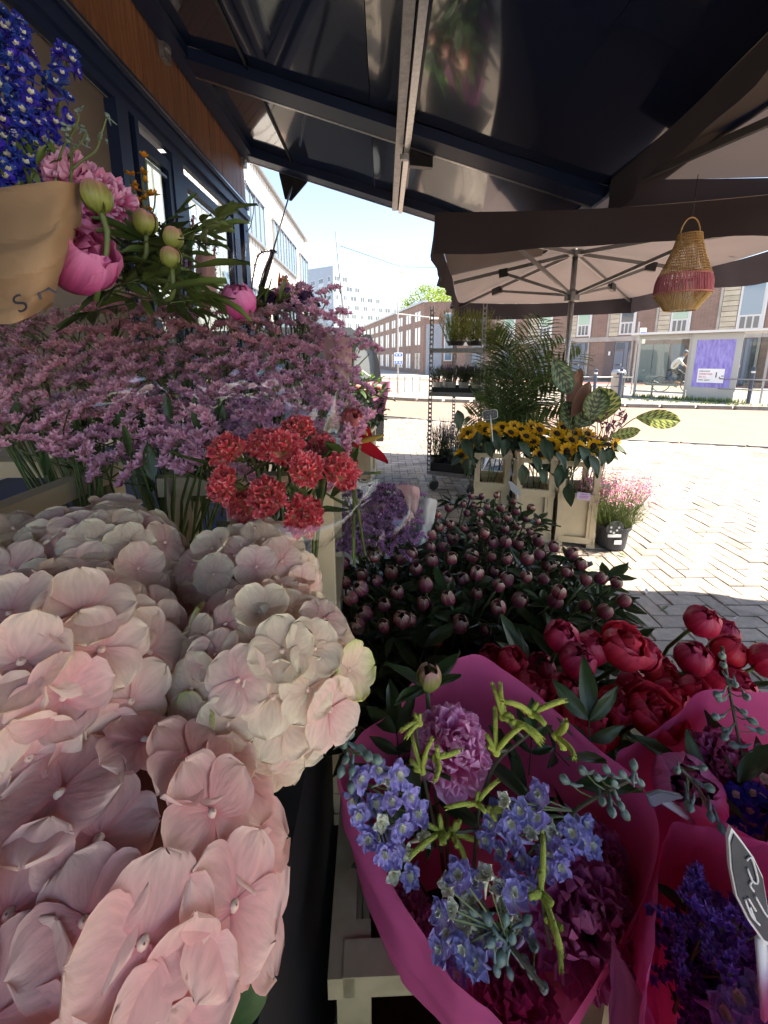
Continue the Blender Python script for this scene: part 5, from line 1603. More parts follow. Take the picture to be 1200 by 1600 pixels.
for z, m in ((.20, M_steel), (1.075, M_ply), (1.53, M_ply)):
    b = MB(); c = tp(.5, .5, z)
    b.box(c, (tw_ + .03, tlg + .02, .03), rz=math.atan2(ts_dir.y, ts_dir.x)); b.build('shelf', m, tro)
    b = MB(); b.bar(tp(0, -.012, z + .001), tp(1, -.012, z + .001), .012, .045); b.build('shelf_lip', M_steel, tro)
# potted plants on the shelves
M_lav = leafmat('lavender_leaf', [(0, (.07, .10, .05)), (1, (.14, .18, .10))], tl=.2, rnd=.3)
M_lavf = leafmat('lavender_flower', [(0, (.16, .10, .24)), (1, (.28, .18, .38))], tl=.2, rnd=.3)
M_lavd = leafmat('dark_heather_flower', [(0, (.06, .045, .07)), (1, (.13, .09, .14))], tl=.2, rnd=.3)
M_lime = leafmat('lime_fine_leaf', [(0, (.11, .15, .03)), (1, (.32, .34, .09))], tl=.35, rnd=.25)
M_wpot = mat('white_pot', (.55, .55, .53), rough=.5)
def spiky(p, R, H, ml, mf, n, lab, grp, pot=M_plastic_dark, hp=.10, flower=True, name='lavender_pot', cat='potted plant', lw=.006):
    o = thing(name, p, lab, cat, grp)
    b = MB(); b.lathe([(0, 0), (R * .75, 0), (R, hp), (R * 1.05, hp), (R * 1.05, hp * .85)], 14, c=p); b.build('pot', pot, o)
    b, b2 = MB(), MB()
    for k in range(n):
        a, r = U(0, 6.28), R * math.sqrt(U(0, 1))
        s = p + Vector((r * math.cos(a), r * math.sin(a), hp))
        e = s + Vector((math.cos(a) * r * .9 + U(-.02, .02), math.sin(a) * r * .9 + U(-.02, .02), H * U(.55, 1.0)))
        b.tube([s, e], [.0016, .001], 3, attr=np.full((6, 3), .4))
        for q in range(7):
            t = U(.05, .75); put(b, petal(U(.03, .055), lw, 3, 2, curl=.3), T(s.lerp(e, t)) @ RZ(U(0, 6.3)) @ RX(U(.4, 1.1)))
        if flower and U(0, 1) < .75:
            for q in range(8):
                c = s.lerp(e, .74 + .26 * q / 7)
                for w_ in range(2): put(b2, petal(.012, .008, 3, 2, curl=.2), T(c) @ RZ(U(0, 6.3)) @ RX(U(.3, .9)))
    tag(b.build('foliage', ml, o), kind='stuff')
    if b2.n: tag(b2.build('flower_spikes', mf, o), kind='stuff')
for i, (a, c_, wp_) in enumerate(((.10, .02, 0), (.36, .03, 1), (.62, .03, 1), (.88, .02, 1))):
    spiky(tp(a, c_ + .06, 1.10), .058, .19, M_lav, M_lavf if i < 2 else M_lavd, 60, ['bushy green potted herb at the left end of the middle trolley shelf', 'lavender pot with purple tips, second on the middle trolley shelf', 'dark spiky lavender pot, third on the middle trolley shelf', 'dark spiky lavender pot at the right end of the middle trolley shelf'][i], 'pots on the middle trolley shelf', pot=M_wpot, flower=i > 0)
for i, (a, c_) in enumerate(((.15, .30), (.5, .32), (.85, .30))):
    spiky(tp(a, c_ + .05, 1.10), .058, .18, M_lav, M_lavd, 40, ['potted herb behind the front row, left on the middle trolley shelf', 'potted herb behind the front row, centre of the middle trolley shelf', 'potted herb behind the front row, right on the middle trolley shelf'][i], 'pots on the middle trolley shelf', pot=M_wpot)
for i, (a, c_) in enumerate(((.12, .04), (.5, .03), (.88, .04), (.15, .30), (.55, .32), (.9, .3))):
    spiky(tp(a, c_ + .08, .225), .085, .40, M_lav if i % 2 else M_pleaf, M_lavf, 60, ['lavender with tall purple spikes at the left of the bottom trolley shelf', 'lavender with tall purple spikes in the middle of the bottom trolley shelf', 'lavender at the right of the bottom trolley shelf behind the sunflower leaves', 'lavender in the back row left on the bottom trolley shelf', 'lavender in the back row middle on the bottom trolley shelf', 'lavender in the back row right on the bottom trolley shelf'][i], 'lavenders on the bottom trolley shelf', hp=.13, lw=.010)
b = MB(); c = tp(.5, .10, 1.093)
def tray(z, lab, h=.05):
    o = thing('plant_tray', tp(.5, .2, z), lab, 'tray')
    b = MB(); rr = math.atan2(ts_dir.y, ts_dir.x)
    for (da, db, sa, sb) in ((0, -.245, .52, .012), (0, .245, .52, .012), (-.255, 0, .012, .49), (.255, 0, .012, .49)):
        q = tp(.5, .2, z) + ts_dir * da + tl_dir * db; b.box(q + Vector((0, 0, h / 2 + .002)), (sa, sb, h), rz=rr)
    b.box(tp(.5, .2, z + .003), (.5, .48, .004), rz=rr); b.build('tray_wall', M_plastic_dark, o)
tray(1.093, 'black plastic tray under the pots on the middle shelf'); tray(.217, 'black plastic tray under the lavenders on the bottom shelf', .09)
for i, (x, y) in enumerate(((712, 540), (742, 540), (770, 548))):
    spiky(at(x, y, 4.5 + .2 * i), .11, .36, M_lime, M_lime, 170, ['lime green feathery plant at the left on top of the trolley', 'lime green feathery plant in the middle on top of the trolley', 'grassy plant at the right on top of the trolley'][i], 'feathery plants on the trolley top', hp=.05, name='feathery_plant', flower=(i < 2), lw=.008)
for i, (x, y, z) in enumerate(((765, 650, 4.6), (752, 620, 5.0))):
    spiky(at(x, y, z), .12, .42, M_lav, M_eye, 110, ['loose green shrub with white dots behind the trolley post', 'pale leafy shrub behind the middle trolley shelf'][i], 'shrubs behind the trolley', hp=.05, name='shrub', lw=.012)

# ------------------------------------------------------------------ dark leafy bunches by the van in a crate
cc = atZ(566, 745); cc.z = 0; 
co = thing('flower_crate', cc, 'cream plastic crate far left under dark leafy stems', 'crate')
crate(co, cc, -.15, h=.62)
dk = thing('dark_leafy_bunch', cc + Vector((0, 0, .1)), 'bunch of dark glossy leaves with lime green tips near the van', 'flower bunch')
M_lime2 = mat('lime_flower', (.38, .55, .06), rough=.6, noise=(60, (.15, .42, .22), .6))
for k in range(150):
    p = at(U(545, 600), U(598, 668), U(4.5, 4.95)); 
    inst('leaf', random.choice(SL), dk, T(p - dk.location) @ RZ(U(0, 6.3)) @ RX(U(-.3, 1.0)) @ Matrix.Scale(U(1.2, 1.9), 4))
b = MB()
for k in range(14):
    e = at(U(550, 597), U(595, 640), 4.75); b.tube([cc + Vector((U(-.1, .1), U(-.1, .1), .1)), e], .006, 5)
b.build('stems', M_stem_d, dk)
for (x, y) in ((553, 592), (565, 588), (581, 591), (592, 598)):
    p = at(x, y, 4.7); b = MB()
    for q in range(26): put(b, petal(.05, .02, 4, 3, curl=.3), T(p) @ RZ(U(0, 6.3)) @ RX(U(.1, 1.5)))
    b.build('lime_tip', M_lime2, dk, smooth=True)
for (x, y) in ((558, 606), (575, 603), (590, 606), (568, 612)):
    inst('bud', random.choice(BUDS), dk, frame(at(x, y, 4.65) - dk.location, (0, -.4, 1), 0, 3.0))
pw = thing('pink_wrap', at(590, 640, 4.6), 'small pink paper wrap behind the dark leafy bunch', 'paper wrap')
b = MB(); P = np.zeros((6, 12, 3))
for i in range(6):
    for j in range(12):
        a = -.5 + 2.6 * j / 11; r = .06 + .10 * i / 5
        q = at(590, 655, 4.8) + Vector((r * math.cos(a), r * math.sin(a) * .6, .45 * i / 5)); P[i, j] = q
b.grid(P); b.build('paper', leafmat('pink_tissue', [(0, (.6, .2, .4)), (1, (.65, .25, .45))], tl=.3), pw, smooth=True)
# ================================================================== LEFT DISPLAY
M_bench = mat('black_display_bench', (.010, .011, .012), rough=.65, noise=(9, (.018, .019, .02), .5))
bn_ = thing('display_bench', (-.62, .3, 0), 'black stepped display bench under the hydrangeas and wrapped bunches', 'bench')
b = MB(); b.box((-.66, .22, .44), (1.10, 1.30, .88)); b.build('lower_step', M_bench, bn_)
b = MB(); b.box((-.68, .98, .40), (1.06, .22, .80)); b.build('rear_step', M_bench, bn_)
def cratething(loc, rz, lab, w=.285, d=.385, h=.60, m=M_crate, split=.36, grp=None):
    o = thing('flower_crate', loc, lab, 'crate', grp); crate(o, Vector(loc), rz, w, d, h, m, split); return o
# cream crate holding carnations and statice
cratething((-.255, .86, .44), 0.06, 'cream crate under the coral carnations beside the peony buds', w=.30, d=.34, h=.80, split=.45)
cratething((-.72, .62, .88), 0.0, 'cream crate at the left edge under the mauve statice', w=.34, d=.38, h=.36, split=.2)

# ------------------------------------------------------------------ hydrangeas
def hydr_mat(name, stops):
    m = leafmat(name, stops, rough=.55, tl=.38, rnd=.08, vein=(3.2, 11), vamt=.22, bump=.30, spec=.25, dist=.0025)
    return m
M_hy = [hydr_mat('pink_hydrangea_petal', [(0, (.80, .30, .34)), (.2, (.88, .47, .47)), (.6, (.90, .54, .52)), (1, (.93, .69, .62))]),
        hydr_mat('blush_hydrangea_petal', [(0, (.84, .42, .42)), (.25, (.92, .60, .56)), (.6, (.93, .68, .60)), (1, (.94, .78, .64))]),
        hydr_mat('cream_hydrangea_petal', [(0, (.80, .60, .44)), (.3, (.92, .72, .58)), (.7, (.93, .79, .62)), (1, (.93, .85, .66))]),
        hydr_mat('green_tinged_hydrangea_petal', [(0, (.84, .60, .50)), (.4, (.91, .72, .56)), (.75, (.86, .78, .50)), (1, (.64, .72, .28))])]
M_hyc = mat('hydrangea_eye', (.80, .66, .50), rough=.5, noise=(200, (.75, .45, .42), .6))
def hyd_floret(m, R=.0295, cupped=0.0):
    b = MB()
    for i in range(4):
        lift = .0012 * (i % 2) + U(0, .0006)
        w_ = R * U(1.16, 1.34)
        put(b, petal(R * U(.94, 1.05), w_, 14, 17, peak=.58, rnd=.44, cup=U(-.05, .06) + cupped * .4, curl=U(-.10, .03) + cupped * .5, ruff=U(.03, .06), rf=U(3, 7), jag=.032, base=.18), RZ(i * PI / 2 + U(-.08, .08)) @ T(0, R * .03, lift) @ RX(U(-.02, .10) + cupped * .5))
    def fn(t, ph): return .0030 * math.sin(PI * min(1, t * .9 + .05)), -.001 + .0045 * t, .5
    ball(b, fn, 5, 8, 1)
    return b.mesh('floret', [m, M_hyc])
HY = [[hyd_floret(m, cupped=c) for c in (0, 0, 0, 0, .12, .35)] for m in M_hy]
M_hycore = mat('hydrangea_inner', (.34, .18, .15), rough=.9, noise=(60, (.20, .12, .07), .6))
def hydrangea(px, py, z, R, pals, n, lab, sc=1.0, stem_to=(-.3, .15, .9), squash=.82, faces=(0, 0, 0)):
    c = at(px, py, z)
    o = thing('hydrangea', Vector(stem_to), lab, 'hydrangea', 'pale pink hydrangea heads at the lower left')
    L = Vector(stem_to)
    b = MB(); b.tube(curve_pts([L, L.lerp(c, .5) + Vector((.01, 0, 0)), c - Vector((0, 0, R * .3))], 8), .006, 8); b.build('stem', M_stem, o, smooth=True)
    b = MB(); b.lathe([(0, -R * .6)] + [(R * .74 * math.sin(PI * t), -R * .66 * math.cos(PI * t)) for t in np.linspace(.1, .9, 9)] + [(0, R * .66)], 16, c=c); b.build('flower_core', M_hycore, o, smooth=True)
    view = (Vector((0, 0, CAM_H)) - c).normalized()
    pts = []
    tries = 0
    while len(pts) < n and tries < 9000:
        tries += 1
        d = rv(1)
        if d.length > 1 or d.length < .05: continue
        d.normalize()
        if d.z < -.75: continue
        if all((d - q).length > .0305 * sc / R for q in pts):
            pts.append(d)
    for d in pts:
        p = c + Vector((d.x * R, d.y * R, d.z * R * squash)) + d * U(-.007, .004)
        nrm = (d + Vector((0, 0, .12)) + view * .38 + rv(.15)).normalized()
        me = random.choice(HY[random.choice(pals)])
        inst('floret', me, o, frame(p - L, nrm, U(0, 6.28), sc * U(.86, 1.10)))
    return o, c, L
HB = []
HB.append(hydrangea(170, 1390, .250, .092, [0], 125, 'large pink hydrangea head nearest the camera at the bottom left', 1.08, (-.20, .14, .9)))
HB.append(hydrangea(415, 1045, .375, .080, [1, 2, 3, 1, 2], 140, 'cream and green tinged hydrangea head at the right of the group', .84, (-.16, .28, .9)))
HB.append(hydrangea(70, 1075, .32, .092, [0, 1, 1], 125, 'blush hydrangea head at the left edge above the pink one', 1.05, (-.30, .22, .9)))
HB.append(hydrangea(150, 905, .46, .092, [2, 1, 2], 125, 'creamy white hydrangea head in the back row', .95, (-.34, .40, .9)))
HB.append(hydrangea(385, 905, .50, .078, [2, 1, 1], 120, 'pale pink hydrangea head in the back row beside the carnations', .85, (-.22, .45, .9)))
HB.append(hydrangea(-40, 930, .42, .09, [2, 1], 100, 'cream hydrangea head cut by the left edge of the photo', .95, (-.45, .32, .9)))
HB.append(hydrangea(30, 1560, .24, .085, [0], 100, 'pink hydrangea head in the bottom left corner', 1.08, (-.30, .02, .9)))
M_hleaf = leafmat('hydrangea_leaf', [(0, (.03, .07, .02)), (1, (.06, .12, .035))], rough=.45, tl=.15, rnd=.1, vein=(6, 10), vamt=.4)
def bigleaf(o, L, p, d, nrm, ln, wd, m=M_hleaf, name='leaf'):
    d = Vector(d).normalized(); nrm = Vector(nrm); sx = d.cross(nrm).normalized(); nn = sx.cross(d)
    b = MB(); put(b, petal(ln, wd, 14, 9, peak=.45, rnd=.75, cup=0, curl=-.2, fold=.15, ruff=.04, rf=5, jag=.03), Matrix())
    inst(name, b.mesh(name, m), o, T(p - L) @ Matrix((sx, d, nn)).transposed().to_4x4())
o, c, L = HB[0]
bigleaf(o, L, at(330, 1590, .34), at(420, 1430, .34) - at(330, 1590, .34), (1, -.6, .5), .10, .06)
bigleaf(o, L, at(300, 1620, .33), at(400, 1520, .33) - at(300, 1620, .33), (.6, -.6, .6), .09, .06)
for k, (x, y, lab) in enumerate(((-.22, .16, 'black bucket holding the nearest hydrangeas'), (-.36, .36, 'black bucket holding the rear hydrangeas'))):
    o = thing('flower_bucket', (x, y, .882), lab, 'bucket')
    b = MB(); b.lathe([(0, 0), (.075, 0), (.09, .15), (.095, .15), (.095, .165), (.085, .16), (.07, .01)], 24, c=(x, y, .882)); b.build('shell', M_plastic_dark, o)

# ------------------------------------------------------------------ carnations
clab = {0: 'coral carnation at the left of the carnation bunch', 8: 'lowest coral carnation of the bunch hanging over the film', 6: 'rightmost coral carnation of the bunch above the crate', 4: 'topmost coral carnation of the bunch'}
cb_ = at(450, 860, .60); cb_.z = 1.02
car = thing('carnation_bunch', cb_, 'bunch of coral red carnations with yellow petal bases in film', 'carnation bunch')
CP = [(350, 700, .50, -.5, .3), (346, 757, .48, -.6, -.1), (410, 690, .52, -.1, .4), (440, 697, .50, .1, .2), (466, 668, .53, .2, .6), (478, 732, .48, .3, .1), (534, 735, .50, .7, .1), (415, 775, .47, -.2, -.2), (476, 806, .47, .3, -.3), (378, 790, .52, -.3, -.3), (505, 700, .56, .5, .4)]
for i, (x, y, z, dx, dz_) in enumerate(CP):
    p = at(x, y, z); d = Vector((dx, -.9, .55 + dz_)).normalized()
    bl = inst('carnation', random.choice(CARN), car, frame(p - cb_, d, U(0, 6.3), U(.64, .80)))
    b = MB(); q = p - d * .036; b.tube(curve_pts([q, q - d * .03 + Vector((0, .01, -.02)), cb_ + Vector((U(-.03, .03), U(-.02, .02), -.1))], 8), .0028, 6); b.build('stem', M_stem, car, smooth=True)
for k in range(16):
    p = at(U(350, 560), U(720, 850), U(.52, .60)); inst('leaf', random.choice(SLF), car, T(p - cb_) @ RZ(U(0, 6.3)) @ RX(U(-.3, 1.2)) @ Matrix.Scale(U(.5, .8), 4))

M_cello2 = clearfilm('crinkled_cellophane', rough=.05, base=.10, bump=0)
def film(rows, nu, nv, amp, seed, name, par, m=M_cello, creases=6, fr=(2, 7), smooth=True):
    """sheet of film or paper through rows of (px x, px y, depth), creased"""
    rs = np.random.RandomState(seed)
    C = [[at(*q) for q in r] for r in rows]
    R1 = [curve_pts(r, nv) for r in C]
    G = np.zeros((nu, nv, 3))
    for j in range(nv):
        col = curve_pts([r[j] for r in R1], nu)
        for i in range(nu): G[i, j] = col[i]
    gu, gv = np.meshgrid(np.linspace(0, 1, nu), np.linspace(0, 1, nv), indexing='ij')
    D = np.zeros((nu, nv))
    for k in range(creases):
        a = rs.uniform(0, PI); f = rs.uniform(*fr); ph = rs.uniform(0, 1)
        t = (gu * math.sin(a) + gv * math.cos(a)) * f + ph + (.18 * np.sin(5 * gu + 4 * gv + 3 * k) if fr[1] > 8 else 0)
        D += (np.abs((t % 1) - .5) * 2 - .5) * rs.uniform(.4, 1) / (1 + .25 * k)
    nrm = np.cross(np.gradient(G, axis=0), np.gradient(G, axis=1)); nrm /= np.linalg.norm(nrm, axis=2, keepdims=True) + 1e-9
    G = G + nrm * (D * amp)[..., None]
    b = MB(); b.grid(G)
    return b.build(name, m, par, smooth=smooth)
film([[(335, 705, .58), (330, 640, .60), (420, 630, .62), (560, 650, .62)], [(330, 790, .50), (400, 800, .46), (520, 790, .46), (560, 770, .50)], [(345, 850, .50), (420, 860, .46), (500, 862, .46), (590, 745, .53)]], 22, 30, .004, 3, 'film', car)

# ------------------------------------------------------------------ mauve statice in film
import bisect
poly = [(-30, 500), (60, 478), (150, 470), (300, 462), (400, 462), (470, 455), (515, 490), (545, 530), (540, 640), (520, 680), (420, 690), (300, 690), (210, 705), (120, 690), (40, 650), (-30, 620)]
def inside(x, y, pl):
    c = False
    for (x1, y1), (x2, y2) in zip(pl, pl[1:] + pl[:1]):
        if (y1 > y) != (y2 > y) and x < (x2 - x1) * (y - y1) / (y2 - y1) + x1: c = not c
    return c
bq = []
for i, (x, lab) in enumerate(((60, 'left bunch of mauve statice in crinkled film'), (260, 'middle bunch of mauve statice in shiny crinkled film'), (450, 'right bunch of mauve statice with pale pink lining in film'))):
    p = at(x * .6 + 110, 800, .70 + .02 * i); p.z = 1.0
    bq.append((thing('statice_bunch', p, lab, 'statice bunch', 'mauve statice bunches in film'), p))
pts = []
tries = 0
while len(pts) < 60 and tries < 20000:
    tries += 1
    x, y = U(-30, 550), U(455, 710)
    if not inside(x, y, poly): continue
    if all(math.hypot(x - q[0], (y - q[1]) * 1.25) > 42 for q in pts): pts.append((x, y))
for (x, y) in pts:
    k = 0 if x < 170 else 1 if x < 370 else 2
    o, L = bq[k]
    z = np.interp(y, [455, 720], [.88, .62]) + U(-.03, .03)
    p = at(x, y, z)
    d = ((p - L).normalized() * .6 + Vector((0, -.62, .3)) + rv(.3)).normalized()
    inst('flower_sprig', random.choice(STAT), o, frame(p - L, d, U(0, 6.3), U(1.0, 1.35)))
for k, (o, L) in enumerate(bq):
    mine = [(x, y) for x, y in pts if (0 if x < 170 else 1 if x < 370 else 2) == k]
    for (x, y) in mine:
        for rep in range(3):
            p = at(x + U(-14, 14), y + 30, np.interp(y, [455, 720], [.88, .62]) + .01)
            b = MB(); b.tube(curve_pts([p, p.lerp(L, .5) + rv(.012), L + Vector((U(-.07, .07), U(-.05, .05), -.05))], 7), U(.0016, .0026), 5); b.build('stem', M_stem, o, smooth=True)
    for q in range(9):
        x = [80, 270, 440][k] + U(-120, 110); p = at(x, U(660, 800), U(.60, .72))
        d = Vector((U(-.5, .5), -.2, 1)); inst('leaf', random.choice(SL), o, T(p - L) @ RZ(U(-.6, .6)) @ RX(U(1.1, 1.7)) @ RY(U(-1, 1)) @ Matrix.Scale(U(.4, .7), 4))
film([[(-30, 495, .80), (60, 475, .78), (150, 480, .76), (228, 470, .74)], [(-40, 580, .66), (60, 575, .62), (160, 575, .60), (235, 560, .60)], [(-30, 655, .60), (60, 640, .57), (160, 635, .56), (240, 615, .57)]], 80, 110, .007, 5, 'film', bq[0][0], M_cello2, creases=5, fr=(2, 7))
film([[(218, 455, .78), (300, 470, .76), (390, 480, .76), (470, 478, .78)], [(225, 560, .61), (300, 565, .60), (390, 560, .61), (470, 560, .64)], [(205, 600, .58), (290, 640, .56), (380, 620, .57), (480, 640, .60)]], 80, 110, .011, 8, 'film', bq[1][0], M_cello2, creases=5, fr=(2, 8.5))
film([[(400, 480, .80), (470, 475, .80), (530, 520, .80), (555, 522, .84)], [(420, 560, .62), (480, 570, .62), (530, 590, .66), (552, 600, .76)], [(430, 660, .58), (490, 670, .59), (530, 680, .64), (545, 690, .72)]], 26, 30, .004, 12, 'film', bq[2][0], creases=7)
M_tissue = leafmat('pale_pink_tissue', [(0, (.70, .40, .40)), (1, (.76, .50, .48))], rough=.7, tl=.3, rnd=.05, vamt=.1)
film([[(500, 528, .82), (525, 525, .80), (552, 530, .82)], [(512, 575, .80), (530, 570, .78), (548, 580, .80)], [(522, 610, .79), (536, 640, .76), (542, 650, .78)]], 10, 10, .006, 4, 'tissue', bq[2][0], M_tissue)

# ------------------------------------------------------------------ kraft paper bouquet with delphiniums
kb = at(20, 520, .52); kb.z = 1.2
kr = thing('kraft_bouquet', kb, 'blue delphinium bouquet wrapped in brown kraft paper at upper left', 'bouquet')
M_kraft = leafmat('kraft_paper', [(0, (.38, .245, .145)), (1, (.44, .29, .175))], rough=.75, tl=.18, rnd=0, vein=(5, 5), vamt=.2, bump=.2, spec=.2)
film([[(-90, 300, .54), (-30, 295, .48), (40, 291, .46), (100, 288, .47), (127, 285, .52), (132, 300, .58)], [(-80, 380, .52), (-20, 385, .45), (45, 385, .43), (95, 370, .45), (118, 360, .50), (120, 365, .57)], [(-70, 450, .52), (-20, 460, .46), (30, 460, .44), (75, 450, .45), (98, 430, .50), (95, 440, .56)], [(-60, 500, .53), (-20, 505, .48), (15, 505, .46), (50, 495, .47), (66, 478, .51), (60, 490, .56)]], 40, 60, .011, 27, 'paper_wrap', kr, M_kraft, creases=3, fr=(.9, 2.4), smooth=False)
b = MB(); p = at(32, 492, .436)
text_into(b, 'S', .030, T(p - kb) @ RX(PI / 2 - .25) @ RZ(.55) @ T(0, 0, .002)); p2_ = at(62, 470, .445); text_into(b, 'A', .030, T(p2_ - kb) @ RX(PI / 2 - .2) @ RY(.5) @ RZ(.6) @ T(0, 0, .002))
inst('lettering', b.mesh('lettering', M_ink, smooth=False), kr)
def spike(o, L, pts, n, r0, r1, meshes, m_stem=M_stem, sc=1.0, buds=0, face=None):
    """flower spike along points (px,px,z)"""
    C = [Vector(q) for q in curve_pts([at(*q) for q in pts], 40)]
    b = MB(); b.tube(C, .0025, 5); b.build('stem', m_stem, o, smooth=True)
    for i in range(n):
        t = (i + .5) / n; p = C[min(39, int(t * 39.9))]; a = i * 2.4 + U(-.3, .3)
        ax = (C[min(39, int(t * 39) + 1)] - C[max(0, int(t * 39) - 1)]).normalized()
        sx = ax.cross(Vector((0, 1, .1))).normalized(); sy = ax.cross(sx)
        d = (sx * math.cos(a) + sy * math.sin(a))
        if face and d.dot(Vector(face)) < -.35: d = -d
        r = r0 + (r1 - r0) * t
        q = p + d * r * U(.8, 1.1)
        inst('floret', random.choice(meshes), o, frame(q - L, d + ax * .15 + rv(.2), U(0, 6.3), sc * U(.85, 1.12)))
    for i in range(buds):
        t = i / max(1, buds); p = C[-1] + (C[-1] - C[-6]) * (t * .6); a = i * 2.4
        inst('bud', random.choice(DBUD), o, frame(p - L + rv(.008), rv(1) + Vector((0, 0, .5)), 0, 1))
fw = (0, -1, 0)
spike(kr, kb, [(10, 330, .60), (-5, 180, .62), (-15, 20, .66)], 60, .022, .014, DEL, face=fw, sc=1.05)
spike(kr, kb, [(35, 330, .62), (45, 200, .64), (25, 50, .68)], 70, .024, .013, DEL, face=fw, sc=1.05)
spike(kr, kb, [(60, 330, .66), (85, 200, .68), (108, 85, .72)], 46, .022, .012, DEL, face=fw, sc=.95)
spike(kr, kb, [(-40, 330, .56), (-50, 180, .58), (-50, 50, .62)], 40, .024, .013, DEL, face=fw)
spike(kr, kb, [(25, 330, .72), (60, 260, .72), (70, 190, .74)], 30, .020, .012, DEL, face=fw, sc=.9)
# greens showing under the blue spikes
for k in range(36):
    p = at(U(0, 85), U(225, 300), U(.58, .68)); inst('leaf', random.choice(SLF), kr, T(p - kb) @ RZ(U(0, 6.3)) @ RX(U(.3, 1.6)) @ Matrix.Scale(U(.18, .34), 4))
# curly bud sprays beside them
for (pt) in ([(85, 300, .62), (95, 240, .62), (118, 200, .63), (124, 178, .63)], [(110, 300, .62), (112, 250, .62), (110, 225, .62), (100, 200, .62)], [(112, 265, .62), (130, 250, .62), (150, 235, .62), (158, 210, .62), (168, 180, .62)], [(100, 250, .64), (125, 225, .64), (135, 205, .64)], [(90, 290, .63), (75, 265, .63), (82, 245, .63), (70, 215, .63)]):
    C = curve_pts([at(*q) for q in pt], 16)
    b = MB(); b.tube(C, [.0022 - .001 * i / 15 for i in range(16)], 5); b.build('stem', M_stem, kr, smooth=True)
    for k in range(5):
        p = Vector(C[U(0, 1) > .3 and 15 - k or 8 + k]) + rv(.006); inst('bud', random.choice(DBUD), kr, frame(p - kb, rv(1) + Vector((0, 0, .6)), 0, U(.5, .85)))
# ------------------------------------------------------------------ pink peonies behind the kraft paper
def bouquet(name, x, y, z, zb, lab, cat='bouquet', grp=None):
    p = at(x, y, z); p.z = zb
    return thing(name, p, lab, cat, grp), p
BIGP = [double_bloom(M_pinkp, .055), double_bloom(M_pinkp, .05)]
po_, pl_ = bouquet('pink_peony_bunch', 190, 480, .66, 1.25, 'bunch of pink peonies with leafy buds behind the kraft paper', 'peony bunch')
inst('bloom', BIGP[0], po_, frame(at(108, 288, .66) - pl_, (.1, -.5, .8), 1, .95))
inst('bloom', BIGP[1], po_, frame(at(168, 318, .68) - pl_, (.7, -.5, .4), 2, .95))
inst('bloom', cupped_bloom(M_pinkd, .036, 13, .22, elong=1.25, ruff=.09), po_, frame(at(128, 412, .52) - pl_, (.75, -.45, .45), .6, 1.0))
inst('bloom', cupped_bloom(M_pinkd, .030, 11, .1, elong=1.2), po_, frame(at(133, 352, .62) - pl_, (.6, -.5, .2), 2.0, .9))
inst('bloom', cupped_bloom(M_pinkd, .026, 11, .12, elong=1.1), po_, frame(at(374, 472, .66) - pl_, (.1, -.6, .7), .6, 1.0))
M_gbud = leafmat('green_peony_bud', [(0, (.14, .19, .04)), (.5, (.22, .26, .06)), (.75, (.30, .24, .10)), (1, (.52, .24, .24))], rough=.45, tl=0, rnd=.15, vein=(2, 5), vamt=.5)
def gbud(R=.018):
    m_ = cupped_bloom(M_gbud, R, 6, -.02, nu=8, nv=8, ruff=.02, sep=M_sepal, inner=False, elong=1.08); m_.name = 'bud'; return m_
GB = [gbud() for _ in range(3)]
for (x, y, z, sc, dx, tx, ty) in ((150, 307, .50, 1.0, -.1, 150, 470), (228, 347, .58, .95, .2, 200, 430), (270, 371, .60, .85, .2, 255, 460), (268, 402, .57, .8, .1, 258, 470)):
    p = at(x, y, z); d = Vector((dx, -.1, 1)).normalized()
    inst('bud', random.choice(GB), po_, frame(p - pl_, d, U(0, 6), sc))
    b = MB(); b.tube(curve_pts([p - d * .012, (p - d * .05), at(tx, ty, z + .03)], 6), .0035, 7); b.build('stem', mat_ if False else M_stem, po_, smooth=True)
for k in range(46):
    x, y = U(165, 285), U(355, 475)
    p = at(x, y, U(.58, .74)); inst('leaf', random.choice(CLF if k % 3 else CL), po_, T(p - pl_) @ RZ(U(-1.8, 1.8)) @ RX(U(-.4, .7)) @ RY(U(-.6, .6)) @ Matrix.Scale(U(.5, .85), 4))
for (x, y, a) in ((330, 420, -1.2), (300, 455, -1.6), (245, 380, -.4), (260, 420, .3), (215, 400, .9)):
    p = at(x - 40, y, .57); inst('leaf', random.choice(SLF), po_, T(p - pl_) @ RZ(a) @ RX(.2) @ Matrix.Scale(.9, 4))
# dark red spikes and orange-yellow sprays
M_rsp = leafmat('dark_red_spike', [(0, (.14, .03, .06)), (1, (.26, .07, .12))], tl=.15, rnd=.35)
def fuzzy_spike(o, L, C, r, m, n=60, fl=.007):
    b = MB(); b.tube(C, .0018, 4)
    for k in range(n):
        t = k / n; p = Vector(C[int(t * (len(C) - 1))]); rr = r * (1 - .75 * t)
        for q in range(3):
            d = rv(1); d.normalize(); put(b, petal(fl * U(.7, 1.2), fl * .6, 3, 2, curl=.3), T(p + d * rr * .6) @ (d.to_track_quat('Y', 'Z').to_matrix().to_4x4()))
    b.build('flower_spike', m, o)
vo, vl = bouquet('red_spike_bunch', 300, 480, .80, 1.3, 'bunch of dark red flower spikes in clear film left of the window', 'flower bunch')
for (x0, y0, x1, y1) in ((262, 440, 255, 352), (275, 440, 272, 345), (290, 450, 284, 352), (296, 450, 302, 336), (310, 450, 312, 372), (322, 450, 322, 375), (334, 450, 338, 370), (268, 440, 240, 335), (300, 470, 293, 380), (280, 470, 262, 380)):
    C = curve_pts([at(x0, y0, .80), at((x0 + x1) / 2 + U(-3, 3), (y0 + y1) / 2, .80), at(x1, y1, .80)], 24)
    fuzzy_spike(vo, vl, C, .010, M_rsp)
